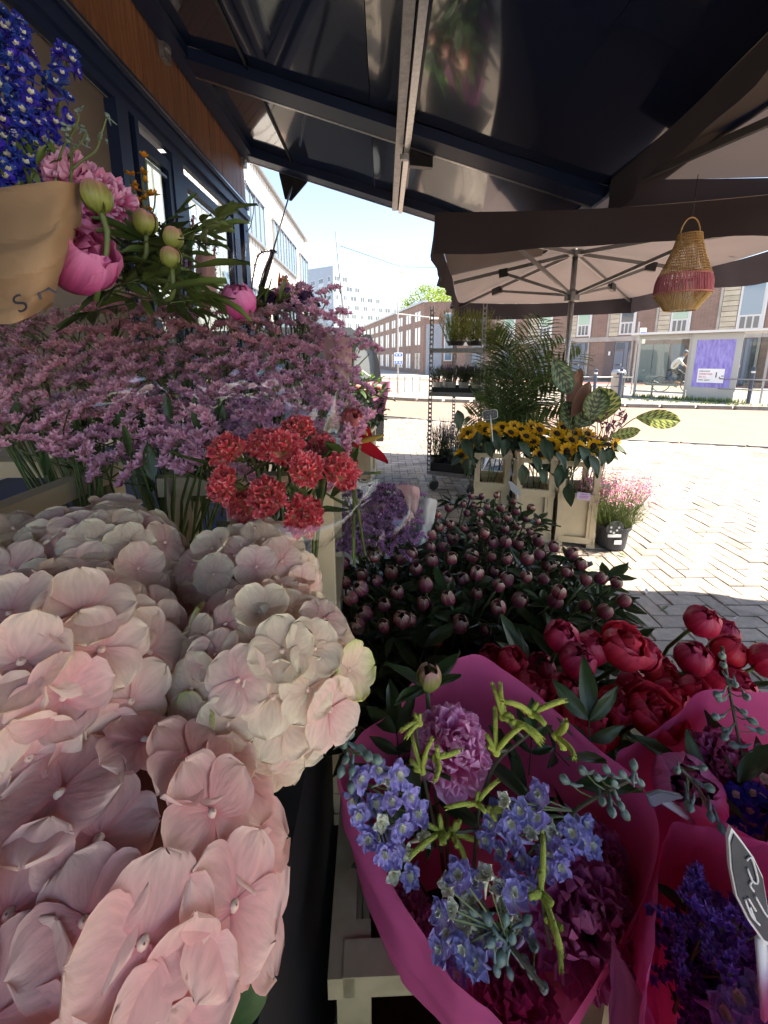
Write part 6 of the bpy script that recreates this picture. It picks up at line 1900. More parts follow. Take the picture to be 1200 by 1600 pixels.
film([[(305, 372, .80), (340, 375, .76), (372, 372, .80)], [(312, 420, .80), (345, 420, .76), (366, 430, .80)], [(320, 470, .80), (345, 480, .78), (356, 480, .80)]], 16, 16, .005, 31, 'film', vo)
film([[(305, 398, .79), (320, 396, .78), (336, 400, .79)], [(308, 435, .79), (322, 435, .78), (338, 440, .79)], [(312, 475, .79), (325, 478, .78), (340, 478, .79)]], 8, 8, .004, 32, 'tissue', vo, M_tissue)
film([[(366, 372, .86), (378, 376, .85), (386, 380, .88)], [(362, 420, .86), (372, 430, .85), (382, 430, .88)], [(356, 470, .86), (366, 475, .85), (376, 475, .88)]], 10, 10, .005, 33, 'film', vo)
oo, ol = bouquet('orange_spray', 225, 400, .85, 1.3, 'thin spray of small orange yellow flowers above the peony leaves', 'flower spray')
M_oran = leafmat('orange_small_petal', [(0, (.55, .12, .01)), (1, (.70, .36, .02))], tl=.25, rnd=.3)
for (x0, y0, x1, y1) in ((215, 340, 203, 278), (222, 340, 222, 270), (228, 340, 228, 250), (235, 345, 243, 300), (218, 340, 212, 300)):
    C = curve_pts([at(x0, y0, .82), at((x0 + x1) / 2 + 2, (y0 + y1) / 2, .82), at(x1, y1, .82)], 12)
    b = MB(); b.tube(C, .0018, 4); b.build('stem', M_stem, oo)
    for k in range(3):
        b = MB(); p = Vector(C[-1 - 3 * k]) + rv(.006)
        for q in range(6): put(b, petal(.012, .008, 4, 3, ruff=.1), T(p) @ RZ(U(0, 6.3)) @ RX(U(-.3, 1.2)))
        b.build('flower', M_oran, oo, smooth=True)
# bird of paradise, dark purple heads and a drooping spike
bo_, bl_ = bouquet('bird_of_paradise', 440, 500, .92, 1.3, 'orange bird of paradise flower standing above the statice', 'flower')
M_bop = leafmat('orange_bird_petal', [(0, (.45, .12, .02)), (1, (.72, .22, .02))], rough=.4, tl=.2, rnd=.1)
M_bopb = leafmat('grey_purple_beak', [(0, (.10, .12, .08)), (1, (.18, .10, .12))], rough=.4, tl=.05)
p = at(437, 462, .90)
for (ex, ey, w_) in ((440, 425, 10), (452, 438, 9), (460, 446, 8), (425, 452, 8), (446, 432, 8)):
    e = at(ex, ey, .89); d = e - p; L_ = d.length
    b = MB(); put(b, petal(L_, w_ * .9 / FPX, 7, 3, peak=.45, rnd=.9, curl=.05, fold=.3), T(p - bl_) @ (d.to_track_quat('Y', 'Z').to_matrix().to_4x4())); inst('petal', b.mesh('petal', M_bop), bo_)
b = MB(); b.tube(curve_pts([at(430, 500, .90), p, at(448, 456, .88), at(470, 450, .86)], 14), [.005, .005, .006, .007, .007, .007, .007, .006, .006, .005, .004, .003, .002, .001], 7); b.build('beak', M_bopb, bo_, smooth=True)
b = MB(); b.tube([at(432, 490, .90), bl_], .005, 7); b.build('stem', M_stem, bo_, smooth=True)
M_dpur = leafmat('dark_purple_petal', [(0, (.04, .02, .06)), (1, (.13, .07, .17))], rough=.6, tl=.15, rnd=.3)
du, dl = bouquet('purple_carnation_bunch', 450, 520, .95, 1.25, 'bunch of dark purple carnations above the statice near the tower', 'carnation bunch')
DP = MB()
for i in range(46):
    t = (i + .5) / 46; th = math.acos(1 - t * 1.2); a = i * 2.4
    put(DP, petal(.022, .016, 5, 5, peak=.8, rnd=.3, ruff=.14, rf=7, jag=.1), RZ(a) @ RX(PI / 2 - th * .85 + U(-.1, .1)))
DPM = DP.mesh('bloom', M_dpur)
for (x, y) in ((417, 467), (430, 470), (452, 466), (463, 463), (478, 470), (470, 484), (458, 480), (446, 476), (486, 480), (425, 478)):
    p = at(x, y, U(.88, .94)); inst('bloom', DPM, du, frame(p - dl, rv(.4) + Vector((0, -.6, .7)), 0, .95)); b = MB(); b.tube([p, dl + rv(.03)], .002, 5); b.build('stem', M_stem, du)
ao, al = bouquet('drooping_spike', 400, 500, 1.0, 1.3, 'drooping dark seed spike in front of the white building', 'flower spike')
fuzzy_spike(ao, al, [Vector(q) for q in curve_pts([at(392, 470, 1.0), at(396, 430, 1.0), at(405, 398, 1.0), at(425, 392, 1.0), at(432, 395, 1.0)], 30)], .006, M_lavd, 60, .005)
fuzzy_spike(ao, al, [Vector(q) for q in curve_pts([at(402, 470, 1.0), at(410, 430, 1.0), at(424, 396, 1.0)], 30)], .003, M_lavd, 30, .004)
for k in range(14):
    p = at(U(385, 440), U(465, 490), U(.8, .9)); inst('leaf', random.choice(SLF), du, T(p - dl) @ RZ(U(0, 6.3)) @ RX(U(0, 1.2)) @ Matrix.Scale(.5, 4))
# ------------------------------------------------------------------ anthurium
an, anl = bouquet('anthurium', 560, 800, .80, 1.05, 'red anthurium with yellow spadix sticking out beside the carnations', 'anthurium')
M_anth = leafmat('red_anthurium_spathe', [(0, (.50, .02, .03)), (1, (.46, .015, .03))], rough=.22, tl=.1, rnd=.1, vein=(4, 8), vamt=.25, spec=.6)
M_spad = mat('yellow_spadix', (.55, .30, .05), rough=.6, noise=(120, (.35, .30, .06), .5))
for (x0, y0, x1, y1, w_, z, sx_, sy_, nrm) in ((552, 690, 608, 718, 32, .74, 600, 680, (.1, -.3, .9)), (545, 705, 548, 755, 26, .72, 560, 745, (.3, -.9, .2)), (556, 665, 580, 690, 26, .78, 574, 680, (.2, -.9, .5))):
    p, e = at(x0, y0, z), at(x1, y1, z - .02); d = e - p
    b = MB(); put(b, petal(d.length, w_ * z / FPX, 9, 7, peak=.35, rnd=.8, cup=.35, curl=-.15, base=.5, ruff=.03), Matrix())
    dd = d.normalized(); nn = Vector(nrm); sx = dd.cross(nn).normalized(); nn = sx.cross(dd)
    fl_ = inst('spathe', b.mesh('spathe', M_anth), an, T(p - anl) @ Matrix((sx, dd, nn)).transposed().to_4x4())
    b = MB(); q = p.lerp(e, .15) + nn * .005; b.tube(curve_pts([q, q.lerp(at(sx_, sy_, z - .03), .5), at(sx_, sy_, z - .03)], 8), [.004, .005, .005, .005, .0045, .004, .003, .0015], 8); b.build('spadix', M_spad, an, smooth=True)
    b = MB(); b.tube([p, anl + rv(.02)], .003, 6); b.build('stem', M_stem, an)
inst('rose', cupped_bloom(leafmat('coral_rose', [(0, (.6, .12, .10)), (1, (.72, .20, .20))], tl=.2), .022, 12, .15), an, frame(at(550, 655, .76) - anl, (.3, -.6, .6), 0, 1))
# ================================================================== PEONY BUDS IN CRATES (centre)
for k, (x, y, lab) in enumerate(((.02, .98, 'cream crate hidden under the left peony buds'), (.33, .98, 'cream crate hidden under the middle peony buds'), (.30, 1.40, 'cream crate under the rear peony buds'), (.02, 1.40, 'cream crate under the purple statice bunch'))):
    cratething((x, y, 0), 0, lab, h=.66, grp='crates under the peony buds')
zone = [(528, 868), (560, 850), (640, 835), (690, 790), (760, 766), (830, 790), (850, 830), (885, 870), (930, 890), (978, 905), (988, 940), (960, 965), (905, 955), (880, 935), (800, 960), (720, 1010), (640, 1000), (560, 1005), (520, 985), (520, 900)]
explicit = [(536, 880), (566, 898), (548, 935), (563, 920), (600, 978), (559, 978), (627, 968), (611, 895), (650, 888), (662, 943), (681, 952), (683, 1002), (640, 970), (745, 927), (779, 915), (812, 938), (758, 985), (700, 935), (722, 905), (768, 870), (791, 905), (850, 905), (873, 925), (868, 938), (893, 865), (915, 905), (939, 903), (963, 910), (915, 947), (945, 955), (600, 945), (570, 960)]
pts = list(explicit)
tries = 0
while len(pts) < 150 and tries < 30000:
    tries += 1
    x, y = U(515, 990), U(762, 1010)
    if not inside(x, y, zone): continue
    if y > 930 and U(0, 1) < .85: continue
    dmin = np.interp(y, [765, 850, 900, 1000], [13, 19, 23, 38])
    if all(math.hypot(x - q[0], (y - q[1])) > dmin for q in pts): pts.append((x, y))
spec = {(600, 978): 'pale cream tipped peony bud at the near left of the bud mass', (683, 1002): 'lowest peony bud standing in front of the dark leaves', (963, 910): 'rightmost peony bud leaning over the pavers', (945, 955): 'low right peony bud just above the crimson peonies', (559, 978): 'peony bud at the far left beside the hydrangea'}
for (x, y) in pts:
    zt = np.interp(y, [765, 850, 950, 1005], [.96, .93, .90, .86]) + U(-.025, .03)
    p = atZ(x, y, zt)
    side = (x - 720) / 400
    d = Vector((side + U(-.35, .35), -.25 + U(-.3, .3), 1)).normalized()
    big = .80 if y < 830 else 1.0
    peony_stem(p, d, random.choice(BUDS), U(.26, .34), CL, 'peony_bud', spec.get((x, y), 'closed maroon peony bud on a leafy stem in the dense bud mass'), 'peony bud', 'peony buds in the centre crates', sc=U(.80, 1.14) * big, stem_m=M_stem if U(0, 1) < .6 else M_stem_d, nleaf=5, t0=.20, lsc=.85)
# filler foliage below the buds, still leaves of loose stems
for k in range(60):
    x, y = U(525, 960), U(900, 1090)
    p = atZ(x, y, U(.70, .84))
    if p.x > .62: continue
    b_ = p - Vector((0, 0, .25))
    o = thing('leafy_stem', b_, 'leafy peony stem without a bud in the dark foliage below', 'leafy stem', 'bare leafy stems under the buds')
    b = MB(); b.tube([p, b_], .003, 5); b.build('stem', M_stem_d, o)
    for q in range(4): inst('leaf', random.choice(CL), o, T(Vector((0, 0, .25 - .03 * q))) @ RZ(U(0, 6.3)) @ RX(U(.0, .8)) @ Matrix.Scale(U(.9, 1.3), 4))

# purple statice bunch at the back left, in film
sb, sl2 = bouquet('purple_statice_bunch', 600, 900, 1.1, .70, 'purple statice bunch in clear film behind the peony buds', 'statice bunch')
for (x, y) in [(U(545, 640), U(762, 845)) for _ in range(34)]:
    z = np.interp(y, [760, 850], [1.22, 1.05]); p = at(x, y, z)
    inst('flower_sprig', random.choice(STATP), sb, frame(p - sl2, ((p - sl2).normalized() + Vector((0, -.4, .2)) + rv(.2)), U(0, 6), U(.9, 1.15)))
film([[(540, 760, 1.25), (590, 740, 1.15), (630, 735, 1.15), (658, 730, 1.25)], [(538, 810, 1.08), (590, 800, 1.0), (640, 800, 1.0), (655, 790, 1.15)], [(545, 870, 1.0), (590, 875, .98), (630, 865, 1.0), (648, 850, 1.1)]], 20, 24, .007, 41, 'film', sb, creases=6)
film([[(618, 758, 1.14), (640, 758, 1.12), (656, 762, 1.14)], [(632, 775, 1.13), (645, 780, 1.12), (654, 785, 1.13)], [(640, 800, 1.13), (646, 805, 1.12), (651, 808, 1.13)]], 8, 8, .004, 42, 'tissue', sb, M_tissue)
M_sleeve = clearfilm('milky_sleeve', rough=.2, base=.05, bump=0, haze=.35)
so, sol = bouquet('empty_sleeve', 662, 850, 1.15, .80, 'milky clear empty plastic sleeve between statice and buds', 'plastic sleeve')
film([[(648, 785, 1.2), (668, 778, 1.15), (684, 782, 1.2)], [(644, 815, 1.16), (662, 815, 1.12), (678, 812, 1.16)], [(642, 850, 1.12), (656, 852, 1.1), (668, 845, 1.12)]], 12, 12, .004, 44, 'film', so, M_sleeve)
# grey leaf-shaped chalk sign seen from behind, on a stick among the buds
def leaf_sign(pts_px, z, lab, stick, tipn, back=False, marks=True, dz=None):
    """pointed oval chalkboard: pts_px outline"""
    P = [at(x, y, z if dz is None else z + dz * i) for i, (x, y) in enumerate(pts_px)]
    c = sum(P, Vector()) / len(P)
    o = thing('chalk_sign', at(*stick[1], z), lab, 'chalk sign')
    L = o.location
    n = len(P)
    nr = Vector((0, 0, 0))
    for i in range(n): nr += (P[i] - c).cross(P[(i + 1) % n] - c)
    nr.normalize()
    if nr.dot(Vector((0, 0, CAM_H)) - c) < 0: nr = -nr
    def plate(name, k, off, m, th=.0015):
        b = MB(); Q = [c + (p - c) * k + nr * off for p in P]; Q2 = [q - nr * th for q in Q]
        b.add([tuple(q - L) for q in Q] + [tuple(q - L) for q in Q2], [tuple(range(n)), tuple(reversed(range(n, 2 * n)))] + [((i + 1) % n, i, n + i, n + (i + 1) % n) for i in range(n)])
        return inst(name, b.mesh(name, m, smooth=False), o)
    plate('backing', 1.0, 0, M_white if not back else M_grey_sheet, .003)
    fp = plate('slate', .91, .0012, M_slate if not back else M_grey_sheet, .0008)
    b = MB(); b.bar(at(*stick[0], z) - L - nr * .004, Vector((0, 0, 0)) - nr * .004, .012, .003); inst('stick', b.mesh('stick', M_white), o)
    return o, fp, c, nr, P
leaf_sign([(793, 750), (800, 753), (808, 760), (814, 770), (814, 774), (804, 772), (797, 764)], 1.5, 'small grey leaf shaped sign seen from behind among the buds', ((808, 770), (806, 806)), 0, back=True)

# ================================================================== CRIMSON PEONIES
cratething((.42, .62, 0), 0.1, 'cream crate under the crimson peonies', h=.66)
cratething((.80, .60, 0), 0.1, 'cream crate under the right crimson peonies', h=.66)
RP = [(800, 1033, .70, .3, 4), (770, 1030, .74, -.2, 0), (826, 1078, .62, .4, 1), (878, 997, .70, 0, 0), (903, 1033, .66, .0, 2), (925, 1013, .70, .2, 1), (972, 1013, .68, .3, 6), (1003, 1022, .70, .6, 2), (884, 1080, .62, -.1, 3), (990, 1075, .66, .3, 0), (1037, 1065, .68, .2, 1), (1046, 1090, .64, .4, 2), (963, 1103, .60, 0, 4), (1018, 1118, .58, .3, 5), (920, 1138, .56, .1, 6), (1083, 1030, .72, 0, 3), (1097, 971, .74, .1, 2), (1137, 1018, .74, .4, 0), (1128, 990, .78, .3, 1), (1125, 1065, .68, .2, 5), (1200, 1033, .70, .4, 2), (1085, 1085, .64, .2, 1), (868, 1115, .60, -.2, 5), (1150, 1075, .66, .3, 3), (845, 1045, .72, 0, 1), (1030, 1050, .74, .2, 3)]
rl = {(1097, 971): 'crimson peony standing highest at the right with green sepals', (1200, 1033): 'crimson peony cut by the right edge of the photo', (800, 1033): 'crimson peony bud peeking over the pink paper', (920, 1138): 'fully open ruffled crimson peony beside the pink paper edge', (770, 1030): 'small crimson peony bud half hidden at the far left', (972, 1013): 'open crimson peony with green sepal at the top of the cluster', (878, 997): 'crimson peony at the top left of the cluster', (1018, 1118): 'crimson peony lowest right just behind the pink paper', (1137, 1018): 'crimson peony leaning right over the pavers'}
for i, (x, y, z, dx, v) in enumerate(RP):
    z += .08 if y > 1040 else .04
    p = at(x, y, z); d = Vector((dx, -.35 + U(-.15, .15), .9)).normalized()
    sc = .98 if v < 5 else 1.08
    if i in (0, 1): sc = .85
    peony_stem(p, d, REDS[v], .30, CL, 'crimson_peony', rl.get((x, y), 'half open crimson peony behind the pink paper, %s of the blooms' % nth([h[0] + h[1] * .001 for h in RP], x + y * .001)), 'peony', 'crimson peonies behind the pink bouquets', sc=sc, partname='bloom', nleaf=3, r=.0038, t0=.38, lsc=.7)

# ================================================================== BOUQUETS IN PINK PAPER
def papermat(name, col, tl=.22):
    m = leafmat(name, [(0, col), (1, col)], rough=.6, tl=tl, rnd=0, vein=(4, 4), vamt=.10, bump=.12, spec=.3, dist=.004)
    return m
M_pink = papermat('pink_wrapping_paper', (.86, .15, .38), .34)
def cone(o, rim, foot, nu, nv, amp, seed, name='paper_wrap', m=M_pink, bulge=.10, closed=True, creases=4):
    """paper rolled round a bunch: closed rim of (px, py, depth) down to a narrow foot (world point, radius)"""
    rs = np.random.RandomState(seed)
    Rm = [at(*q) for q in rim]
    if closed:
        k = len(Rm); R3 = curve_pts(Rm[-2:] + Rm + Rm[:2], (nv - 1) * (k + 3) // k + 1)
        # resample only the closed loop
        lo, hi = 2 / (k + 3), (k + 2) / (k + 3); m_ = len(R3) - 1
        R3 = [R3[int(round((lo + (hi - lo) * j / (nv - 1)) * m_))] for j in range(nv)]
        R3[-1] = R3[0]
    else:
        R3 = curve_pts(Rm, nv)
    ft, fr = Vector(foot[0]), foot[1]
    cen = sum((Vector(q) for q in R3), Vector()) / nv
    G = np.zeros((nu, nv, 3))
    gu, gv = np.meshgrid(np.linspace(0, 1, nu), np.linspace(0, 1, nv), indexing='ij')
    for j in range(nv):
        r = Vector(R3[j]); dv = r - cen; dv.z = 0
        if dv.length > 1e-6: dv.normalize()
        fpt = ft + dv * fr
        for i in range(nu):
            t = i / (nu - 1)
            q = r.lerp(fpt, t) + dv * bulge * math.sin(PI * t) * (1 - t) * .9
            G[i, j] = q
    D = np.zeros((nu, nv))
    for k in range(creases):
        f = rs.randint(2, 6); ph = rs.uniform(0, 6.28); sl = rs.uniform(-3, 3)
        D += np.abs(np.sin(f * PI * gv + ph + sl * gu)) * rs.uniform(.4, 1) / (1 + .3 * k)
    D = (D - D.mean()) * (.35 + .65 * np.sin(gu * PI))
    for k in range(9):       # short sharp creases in all directions
        a = rs.uniform(0, PI); f = rs.uniform(3, 9); ph = rs.uniform(0, 1)
        tt = (gu * 1.2 * math.sin(a) + gv * 2.2 * math.cos(a)) * f + ph + .25 * np.sin(gu * 5 + gv * 9 + k)
        msk = np.clip(np.sin(gu * rs.uniform(3, 7) + rs.uniform(0, 6)) * np.sin(gv * rs.uniform(5, 14) + rs.uniform(0, 6)), 0, 1)
        D += (np.abs((tt % 1) - .5) * 2 - .5) * msk * .55
    nrm = np.cross(np.gradient(G, axis=0), np.gradient(G, axis=1)); nrm /= np.linalg.norm(nrm, axis=2, keepdims=True) + 1e-9
    G = G + nrm * (D * amp)[..., None]
    b = MB(); b.grid(G)
    return b.build(name, m, o, smooth=True)

# -- main bouquet
cr1 = cratething((.105, .55, 0), 0.03, 'dirty cream crate with slotted rim under the main pink bouquet', w=.34, d=.40, h=.73, m=M_crate_d, split=.46)
for k in range(7):
    b = MB(); b.box((-.066, .38 + .05 * k, .704), (.004, .012, .012)); b.build('rim_slot', M_black, cr1)
mq = thing('wrapped_bouquet', (.12, .50, .35), 'main mixed bouquet of delphiniums and peony in bright pink paper', 'bouquet', 'bouquets in pink paper')
ML = mq.location
rim1 = [(735, 1022, .66), (790, 1050, .64), (860, 1105, .60), (935, 1168, .56), (1000, 1222, .52), (1030, 1295, .48), (1018, 1370, .45), (965, 1470, .42), (900, 1590, .38), (840, 1650, .36), (770, 1595, .37), (690, 1505, .40), (630, 1410, .43), (570, 1295, .47), (530, 1205, .51), (560, 1150, .55), (610, 1115, .58), (650, 1062, .63)]
cone(mq, rim1, ((.11, .52, .42), .05), 60, 200, .0075, 3, bulge=.06)
DB1 = double_bloom(M_pinkp, .046, 110)
DB2 = double_bloom(M_pinkd, .056, 100)
def bloom(o, L, me, x, y, z, d, sc, name='peony', foot=None, spin=0):
    p = at(x, y, z)
    inst(name, me, o, frame(p - L, d, spin, sc))
    if foot is not None:
        b = MB(); q = p - Vector(d).normalized() * .03 * sc; b.tube(curve_pts([q, q.lerp(foot, .5) + Vector((0, 0, -.02)), foot], 8), .0035, 6); b.build('stem', M_stem, o, smooth=True)
F1 = Vector((.11, .50, .52))
bloom(mq, ML, DB1, 706, 1168, .52, (.15, -.55, .8), 1.0, foot=F1)
bloom(mq, ML, DB2, 905, 1430, .46, (-.2, -.4, .8), 1.0, foot=F1)
bloom(mq, ML, DB2, 930, 1345, .52, (-.2, -.5, .8), .7, foot=F1)
bloom(mq, ML, DB2, 800, 1560, .45, (.1, -.4, .9), .8, foot=F1)
bloom(mq, ML, DB1, 640, 1440, .52, (-.5, -.3, .8), .7, foot=F1)
bloom(mq, ML, GB[0], 670, 1057, .55, (.05, -.1, 1), .95, 'peony_bud', foot=F1)
for (x, y, a, s) in ((655, 1050, 2.2, .6), (700, 1075, -.9, .7), (690, 1070, -1.6, .5), (640, 1025, 1.4, .7)):
    p = at(670, 1075, .56); inst('leaf', random.choice(SL), mq, T(p - ML) @ RZ(a) @ RX(.4) @ Matrix.Scale(s, 4))
for k in range(40):
    p = at(U(600, 930), U(1180, 1520), U(.50, .60)); inst('leaf', random.choice(SL + CL[:2]), mq, T(p - ML) @ RZ(U(0, 6.3)) @ RX(U(0, 1.3)) @ Matrix.Scale(U(.5, .9), 4))
def dspike(o, L, pts_, spots, sc=1.0, white=.12, buds=[], meshes=DEL2, z0=.45):
    C = [Vector(q) for q in curve_pts([at(*q) for q in pts_], 24)]
    b = MB(); b.tube(C, [.0028 - .0012 * i / 23 for i in range(24)], 6); b.build('stem', M_stem_d, o, smooth=True)
    for (x, y) in spots:
        p = at(x, y, z0 + U(-.015, .015)); q = min(C, key=lambda c: (c - p).length)
        d = (p - q); d = (d.normalized() * .6 + (Vector((0, 0, CAM_H)) - p).normalized() * .7 + rv(.3)).normalized()
        me = random.choice(DELW) if U(0, 1) < white else random.choice(meshes)
        inst('floret', me, o, frame(p - L, d, U(0, 6.3), sc * U(.70, .98)))
        b = MB(); b.tube([p - d * .008, q], .0011, 4); b.build('pedicel', M_stem, o)
    for (x, y) in buds:
        p = at(x, y, z0 - .01 + U(-.01, .01)); q = min(C, key=lambda c: (c - p).length); d = (p - q).normalized()
        inst('bud', random.choice(DBUD), o, frame(p - L, d + rv(.3), 0, U(.85, 1.2)))
        b = MB(); b.tube([p - d * .004, q.lerp(p, .5) + Vector((0, 0, -.003)), q], .0008, 4); b.build('pedicel', M_stem, o)
dspike(mq, ML, [(535, 1165, .44), (570, 1230, .46), (620, 1320, .50), (680, 1420, .54)], [(560, 1215), (590, 1200), (605, 1215), (620, 1210), (585, 1250), (610, 1250), (640, 1245), (560, 1270), (595, 1285), (625, 1290), (575, 1310), (635, 1330), (650, 1270), (600, 1330), (615, 1365), (640, 1365), (555, 1245), (590, 1305), (660, 1310), (610, 1330)], buds=[(537, 1165), (545, 1150), (540, 1185), (550, 1200), (572, 1180), (560, 1170), (585, 1185), (535, 1200), (548, 1225)], z0=.44, white=.2)
dspike(mq, ML, [(990, 1215, .44), (940, 1240, .45), (880, 1280, .47), (820, 1340, .52), (760, 1400, .55)], [(845, 1245), (790, 1250), (815, 1265), (770, 1290), (800, 1285), (830, 1300), (860, 1330), (880, 1320), (905, 1310), (850, 1355), (820, 1340), (800, 1370), (875, 1350), (910, 1285), (895, 1300), (760, 1310), (840, 1275), (780, 1270), (920, 1320), (830, 1385), (805, 1310), (785, 1330), (865, 1300)], buds=[(975, 1212), (960, 1225), (950, 1205), (935, 1215), (990, 1200), (968, 1255), (955, 1265), (975, 1270), (912, 1205), (885, 1220), (940, 1250), (1000, 1222)], white=.16, z0=.45)
dspike(mq, ML, [(850, 1545, .36), (800, 1480, .38), (760, 1430, .42), (720, 1400, .46)], [(720, 1370), (745, 1385), (700, 1385), (705, 1420), (730, 1440), (700, 1460), (725, 1480), (690, 1430), (745, 1500), (715, 1510), (780, 1390), (800, 1400), (690, 1480), (760, 1370), (800, 1440), (820, 1460), (775, 1470), (790, 1420), (735, 1410), (755, 1455)], buds=[(790, 1440), (770, 1470), (785, 1490), (800, 1470), (775, 1510), (815, 1500), (830, 1520), (850, 1545), (835, 1480), (765, 1440), (795, 1515), (820, 1440), (745, 1425)], white=.28, z0=.40)
# kangaroo paws
def paw_branch(pts_, heads, z0):
    C = [Vector(q) for q in curve_pts([at(*q) for q in pts_], 16)]
    b = MB(); b.tube(C, [.0026 - .001 * i / 15 for i in range(16)], 6); b.build('stem', M_stem_d, mq, smooth=True)
    for (x, y, ax, ay) in heads:
        p = at(x, y, z0 + U(-.01, .01)); q = min(C, key=lambda c: (c - p).length)
        d = Vector((ax, -.35, ay)).normalized()
        inst('paw_flower', random.choice(KANG), mq, frame(p - ML, d, U(0, 6.3), U(.85, 1.1)))
        b = MB(); b.tube([p, q.lerp(p, .5) + rv(.003), q], .0018, 5); b.build('branch', M_stem_d, mq)
paw_branch([(740, 1290, .50), (770, 1200, .48), (810, 1160, .47), (850, 1130, .46)], [(785, 1120, -.2, 1), (800, 1125, .5, .6), (830, 1115, .2, 1), (868, 1150, .9, .2), (775, 1175, -.2, 1)], .46)
paw_branch([(690, 1330, .50), (670, 1250, .48), (655, 1180, .47), (650, 1130, .47)], [(655, 1130, -.1, 1), (680, 1185, .8, .4), (660, 1205, -.4, .8)], .46)
paw_branch([(740, 1360, .48), (745, 1300, .46), (750, 1260, .46)], [(745, 1255, -.3, 1), (765, 1265, .9, .3), (690, 1300, -.3, 1), (705, 1300, .8, .2)], .45)
paw_branch([(860, 1480, .42), (850, 1430, .41), (845, 1390, .41)], [(845, 1395, .1, 1), (855, 1435, .7, .3)], .40)

# -- right bouquet behind
rq = thing('wrapped_bouquet', (.42, .36, .4), 'pink paper bouquet at the right edge with grey bud sprays', 'bouquet', 'bouquets in pink paper')
RL = rq.location
rim2 = [(965, 1180, .58), (1010, 1150, .60), (1060, 1115, .62), (1100, 1078, .64), (1150, 1080, .62), (1230, 1085, .58), (1330, 1130, .52), (1340, 1250, .46), (1260, 1330, .43), (1180, 1310, .45), (1090, 1260, .50), (1010, 1245, .55), (985, 1215, .57)]
cone(rq, rim2, ((.44, .40, .45), .05), 44, 150, .0075, 9, bulge=.05)
F2 = Vector((.44, .40, .55))
bloom(rq, RL, cupped_bloom(M_pinkd, .04, 13, .3, elong=1.1), 1075, 1235, .55, (-.3, -.4, .8), .95, foot=F2)
bloom(rq, RL, DB2, 1130, 1190, .58, (-.2, -.4, .8), .7, foot=F2)
dspike(rq, RL, [(1128, 1010, .58), (1142, 1090, .56), (1160, 1180, .55), (1185, 1260, .56)], [(1170, 1205), (1190, 1215), (1185, 1190)], buds=[(1122, 1085), (1120, 1120), (1133, 1140), (1134, 1150), (1165, 1088), (1160, 1112), (1172, 1125), (1185, 1142), (1150, 1165), (1185, 1170), (1130, 1040), (1128, 1025), (1140, 1065), (1193, 1180), (1125, 1093), (1148, 1068)], meshes=DELW, z0=.55)
dspike(rq, RL, [(1062, 1200, .50), (1085, 1225, .50), (1110, 1260, .51), (1140, 1300, .54)], [], buds=[(1058, 1203), (1095, 1200), (1080, 1260), (1110, 1272), (1125, 1290), (1105, 1230), (1075, 1255)], z0=.49)
for k in range(34):
    p = at(U(1060, 1200), U(1215, 1330), U(.53, .60)); inst('leaf', random.choice(SL), rq, T(p - RL) @ RZ(U(0, 6.3)) @ RX(U(0, 1.3)) @ Matrix.Scale(U(.5, .9), 4))
for k in range(10):
    p = at(U(1120, 1200), U(1225, 1300), .54); inst('floret', random.choice(DEL), rq, frame(p - RL, (-.2, -.6, .7), U(0, 6), 1.0))
# -- lower right bouquet
lq = thing('wrapped_bouquet', (.36, .22, .4), 'pink paper bouquet in the bottom right corner with purple statice', 'bouquet', 'bouquets in pink paper')
LL = lq.location
rim3 = [(1048, 1285, .50), (1100, 1293, .48), (1170, 1310, .45), (1260, 1340, .42), (1330, 1450, .36), (1330, 1650, .30), (1200, 1760, .27), (1080, 1760, .28), (1020, 1640, .31), (1010, 1545, .34), (1025, 1440, .40), (1032, 1350, .46)]
cone(lq, rim3, ((.33, .27, .48), .05), 44, 150, .005, 15, bulge=.04)
F3 = Vector((.33, .27, .55))
for (x, y) in [(U(1090, 1210), U(1440, 1620)) for _ in range(26)]:
    p = at(x, y, U(.39, .43)); inst('flower_sprig', random.choice(STATV := globals().get('STATV') or [statice_sprig(leafmat('violet_statice_petal', [(0, (.14, .05, .34)), (.5, (.20, .08, .46)), (1, (.32, .16, .58))], rough=.6, tl=.3, rnd=.25), rows=6, W=.06, dens=13) for _ in range(2)]), lq, frame(p - LL, ((p - F3).normalized() + Vector((0, -.2, .4))), U(0, 6), U(.75, .95)))
for (x, y) in ((1150, 1555), (1170, 1580), (1185, 1550), (1195, 1590), (1160, 1600), (1130, 1580)):
    p = at(x, y, .36); inst('floret', random.choice(DEL2), lq, frame(p - LL, (-.2, -.5, .8), U(0, 6), 1.0))
for k in range(16):
    p = at(U(1090, 1200), U(1420, 1600), U(.42, .47)); inst('leaf', random.choice(SL), lq, T(p - LL) @ RZ(U(0, 6.3)) @ RX(U(0, 1.3)) @ Matrix.Scale(U(.4, .7), 4))
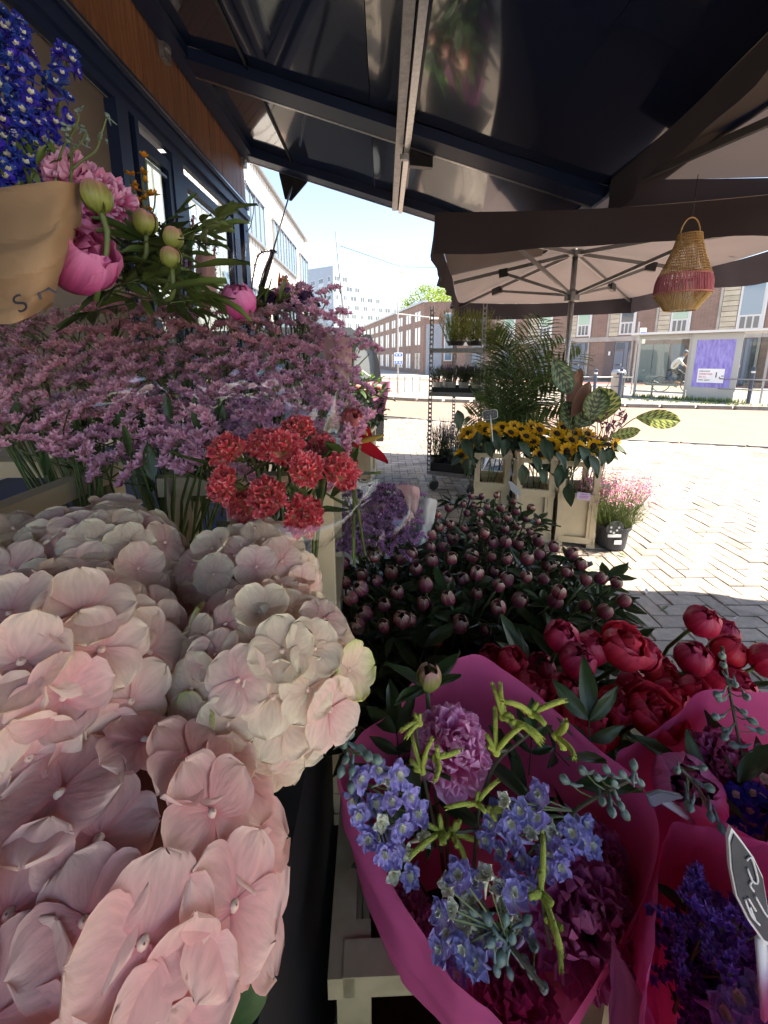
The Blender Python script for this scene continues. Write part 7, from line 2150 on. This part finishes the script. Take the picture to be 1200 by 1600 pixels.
# -- folded paper flaps between the bouquets
fq = thing('paper_sheet', (.24, .28, .5), 'torn folded pink paper sheet standing between the two front bouquets', 'paper sheet')
film([[(975, 1432, .47), (1005, 1425, .48), (1035, 1405, .48)], [(965, 1500, .44), (1000, 1510, .46), (1025, 1520, .46)], [(965, 1600, .42), (1000, 1600, .44), (1030, 1600, .44)]], 12, 16, .006, 61, 'sheet', fq, M_pink, creases=3)
film([[(958, 1455, .40), (962, 1480, .385), (985, 1520, .37)], [(955, 1520, .385), (985, 1550, .365), (1020, 1590, .35)], [(950, 1620, .36), (990, 1640, .345), (1050, 1660, .335)]], 14, 14, .004, 62, 'sheet', fq, papermat('pale_side_pink_paper', (.66, .16, .38)), creases=3)
yq = thing('yellow_card', (.27, .34, .55), 'small yellowish card between the pink bouquets', 'card')
film([[(988, 1400, .53), (1020, 1375, .53), (1050, 1380, .53)], [(985, 1440, .52), (1015, 1430, .52), (1045, 1430, .52)]], 6, 8, .002, 63, 'card', yq, mat('yellow_card_stock', (.55, .42, .13), rough=.7))
cratething((.36, .22, 0), 0.0, 'cream crate under the front right pink bouquets', w=.30, d=.40, h=.62)
# -- chalk signs
o, fp, c, nr, P = leaf_sign([(1143, 1293), (1158, 1312), (1178, 1340), (1192, 1370), (1200, 1420), (1207, 1480), (1195, 1475), (1170, 1440), (1150, 1400), (1141, 1355), (1138, 1310)], .34, 'leaf shaped black chalk sign with white edge at the right border', ((1195, 1470), (1205, 1600)), 0, dz=.0)
b = MB()
for pts_ in ([(1163, 1340), (1170, 1335), (1178, 1360), (1180, 1375), (1172, 1372), (1164, 1352)], [(1172, 1372), (1168, 1378), (1174, 1388)], [(1160, 1400), (1170, 1425), (1183, 1440)], [(1165, 1398), (1177, 1418)], [(1176, 1395), (1190, 1420), (1196, 1428)], [(1168, 1412), (1176, 1432)]):
    b.tube([Vector(q) - o.location for q in curve_pts([at(x, y, .34) + nr * .0022 for x, y in pts_], 12)], .0009, 5)
inst('chalk_writing', b.mesh('chalk_writing', M_chalk), fp)
leaf_sign([(1010, 1242), (1030, 1236), (1062, 1242), (1068, 1246), (1050, 1250), (1030, 1256), (1018, 1262)], .50, 'grey pointed sign seen edge on between the pink papers', ((1035, 1252), (1085, 1285)), 0, back=True)
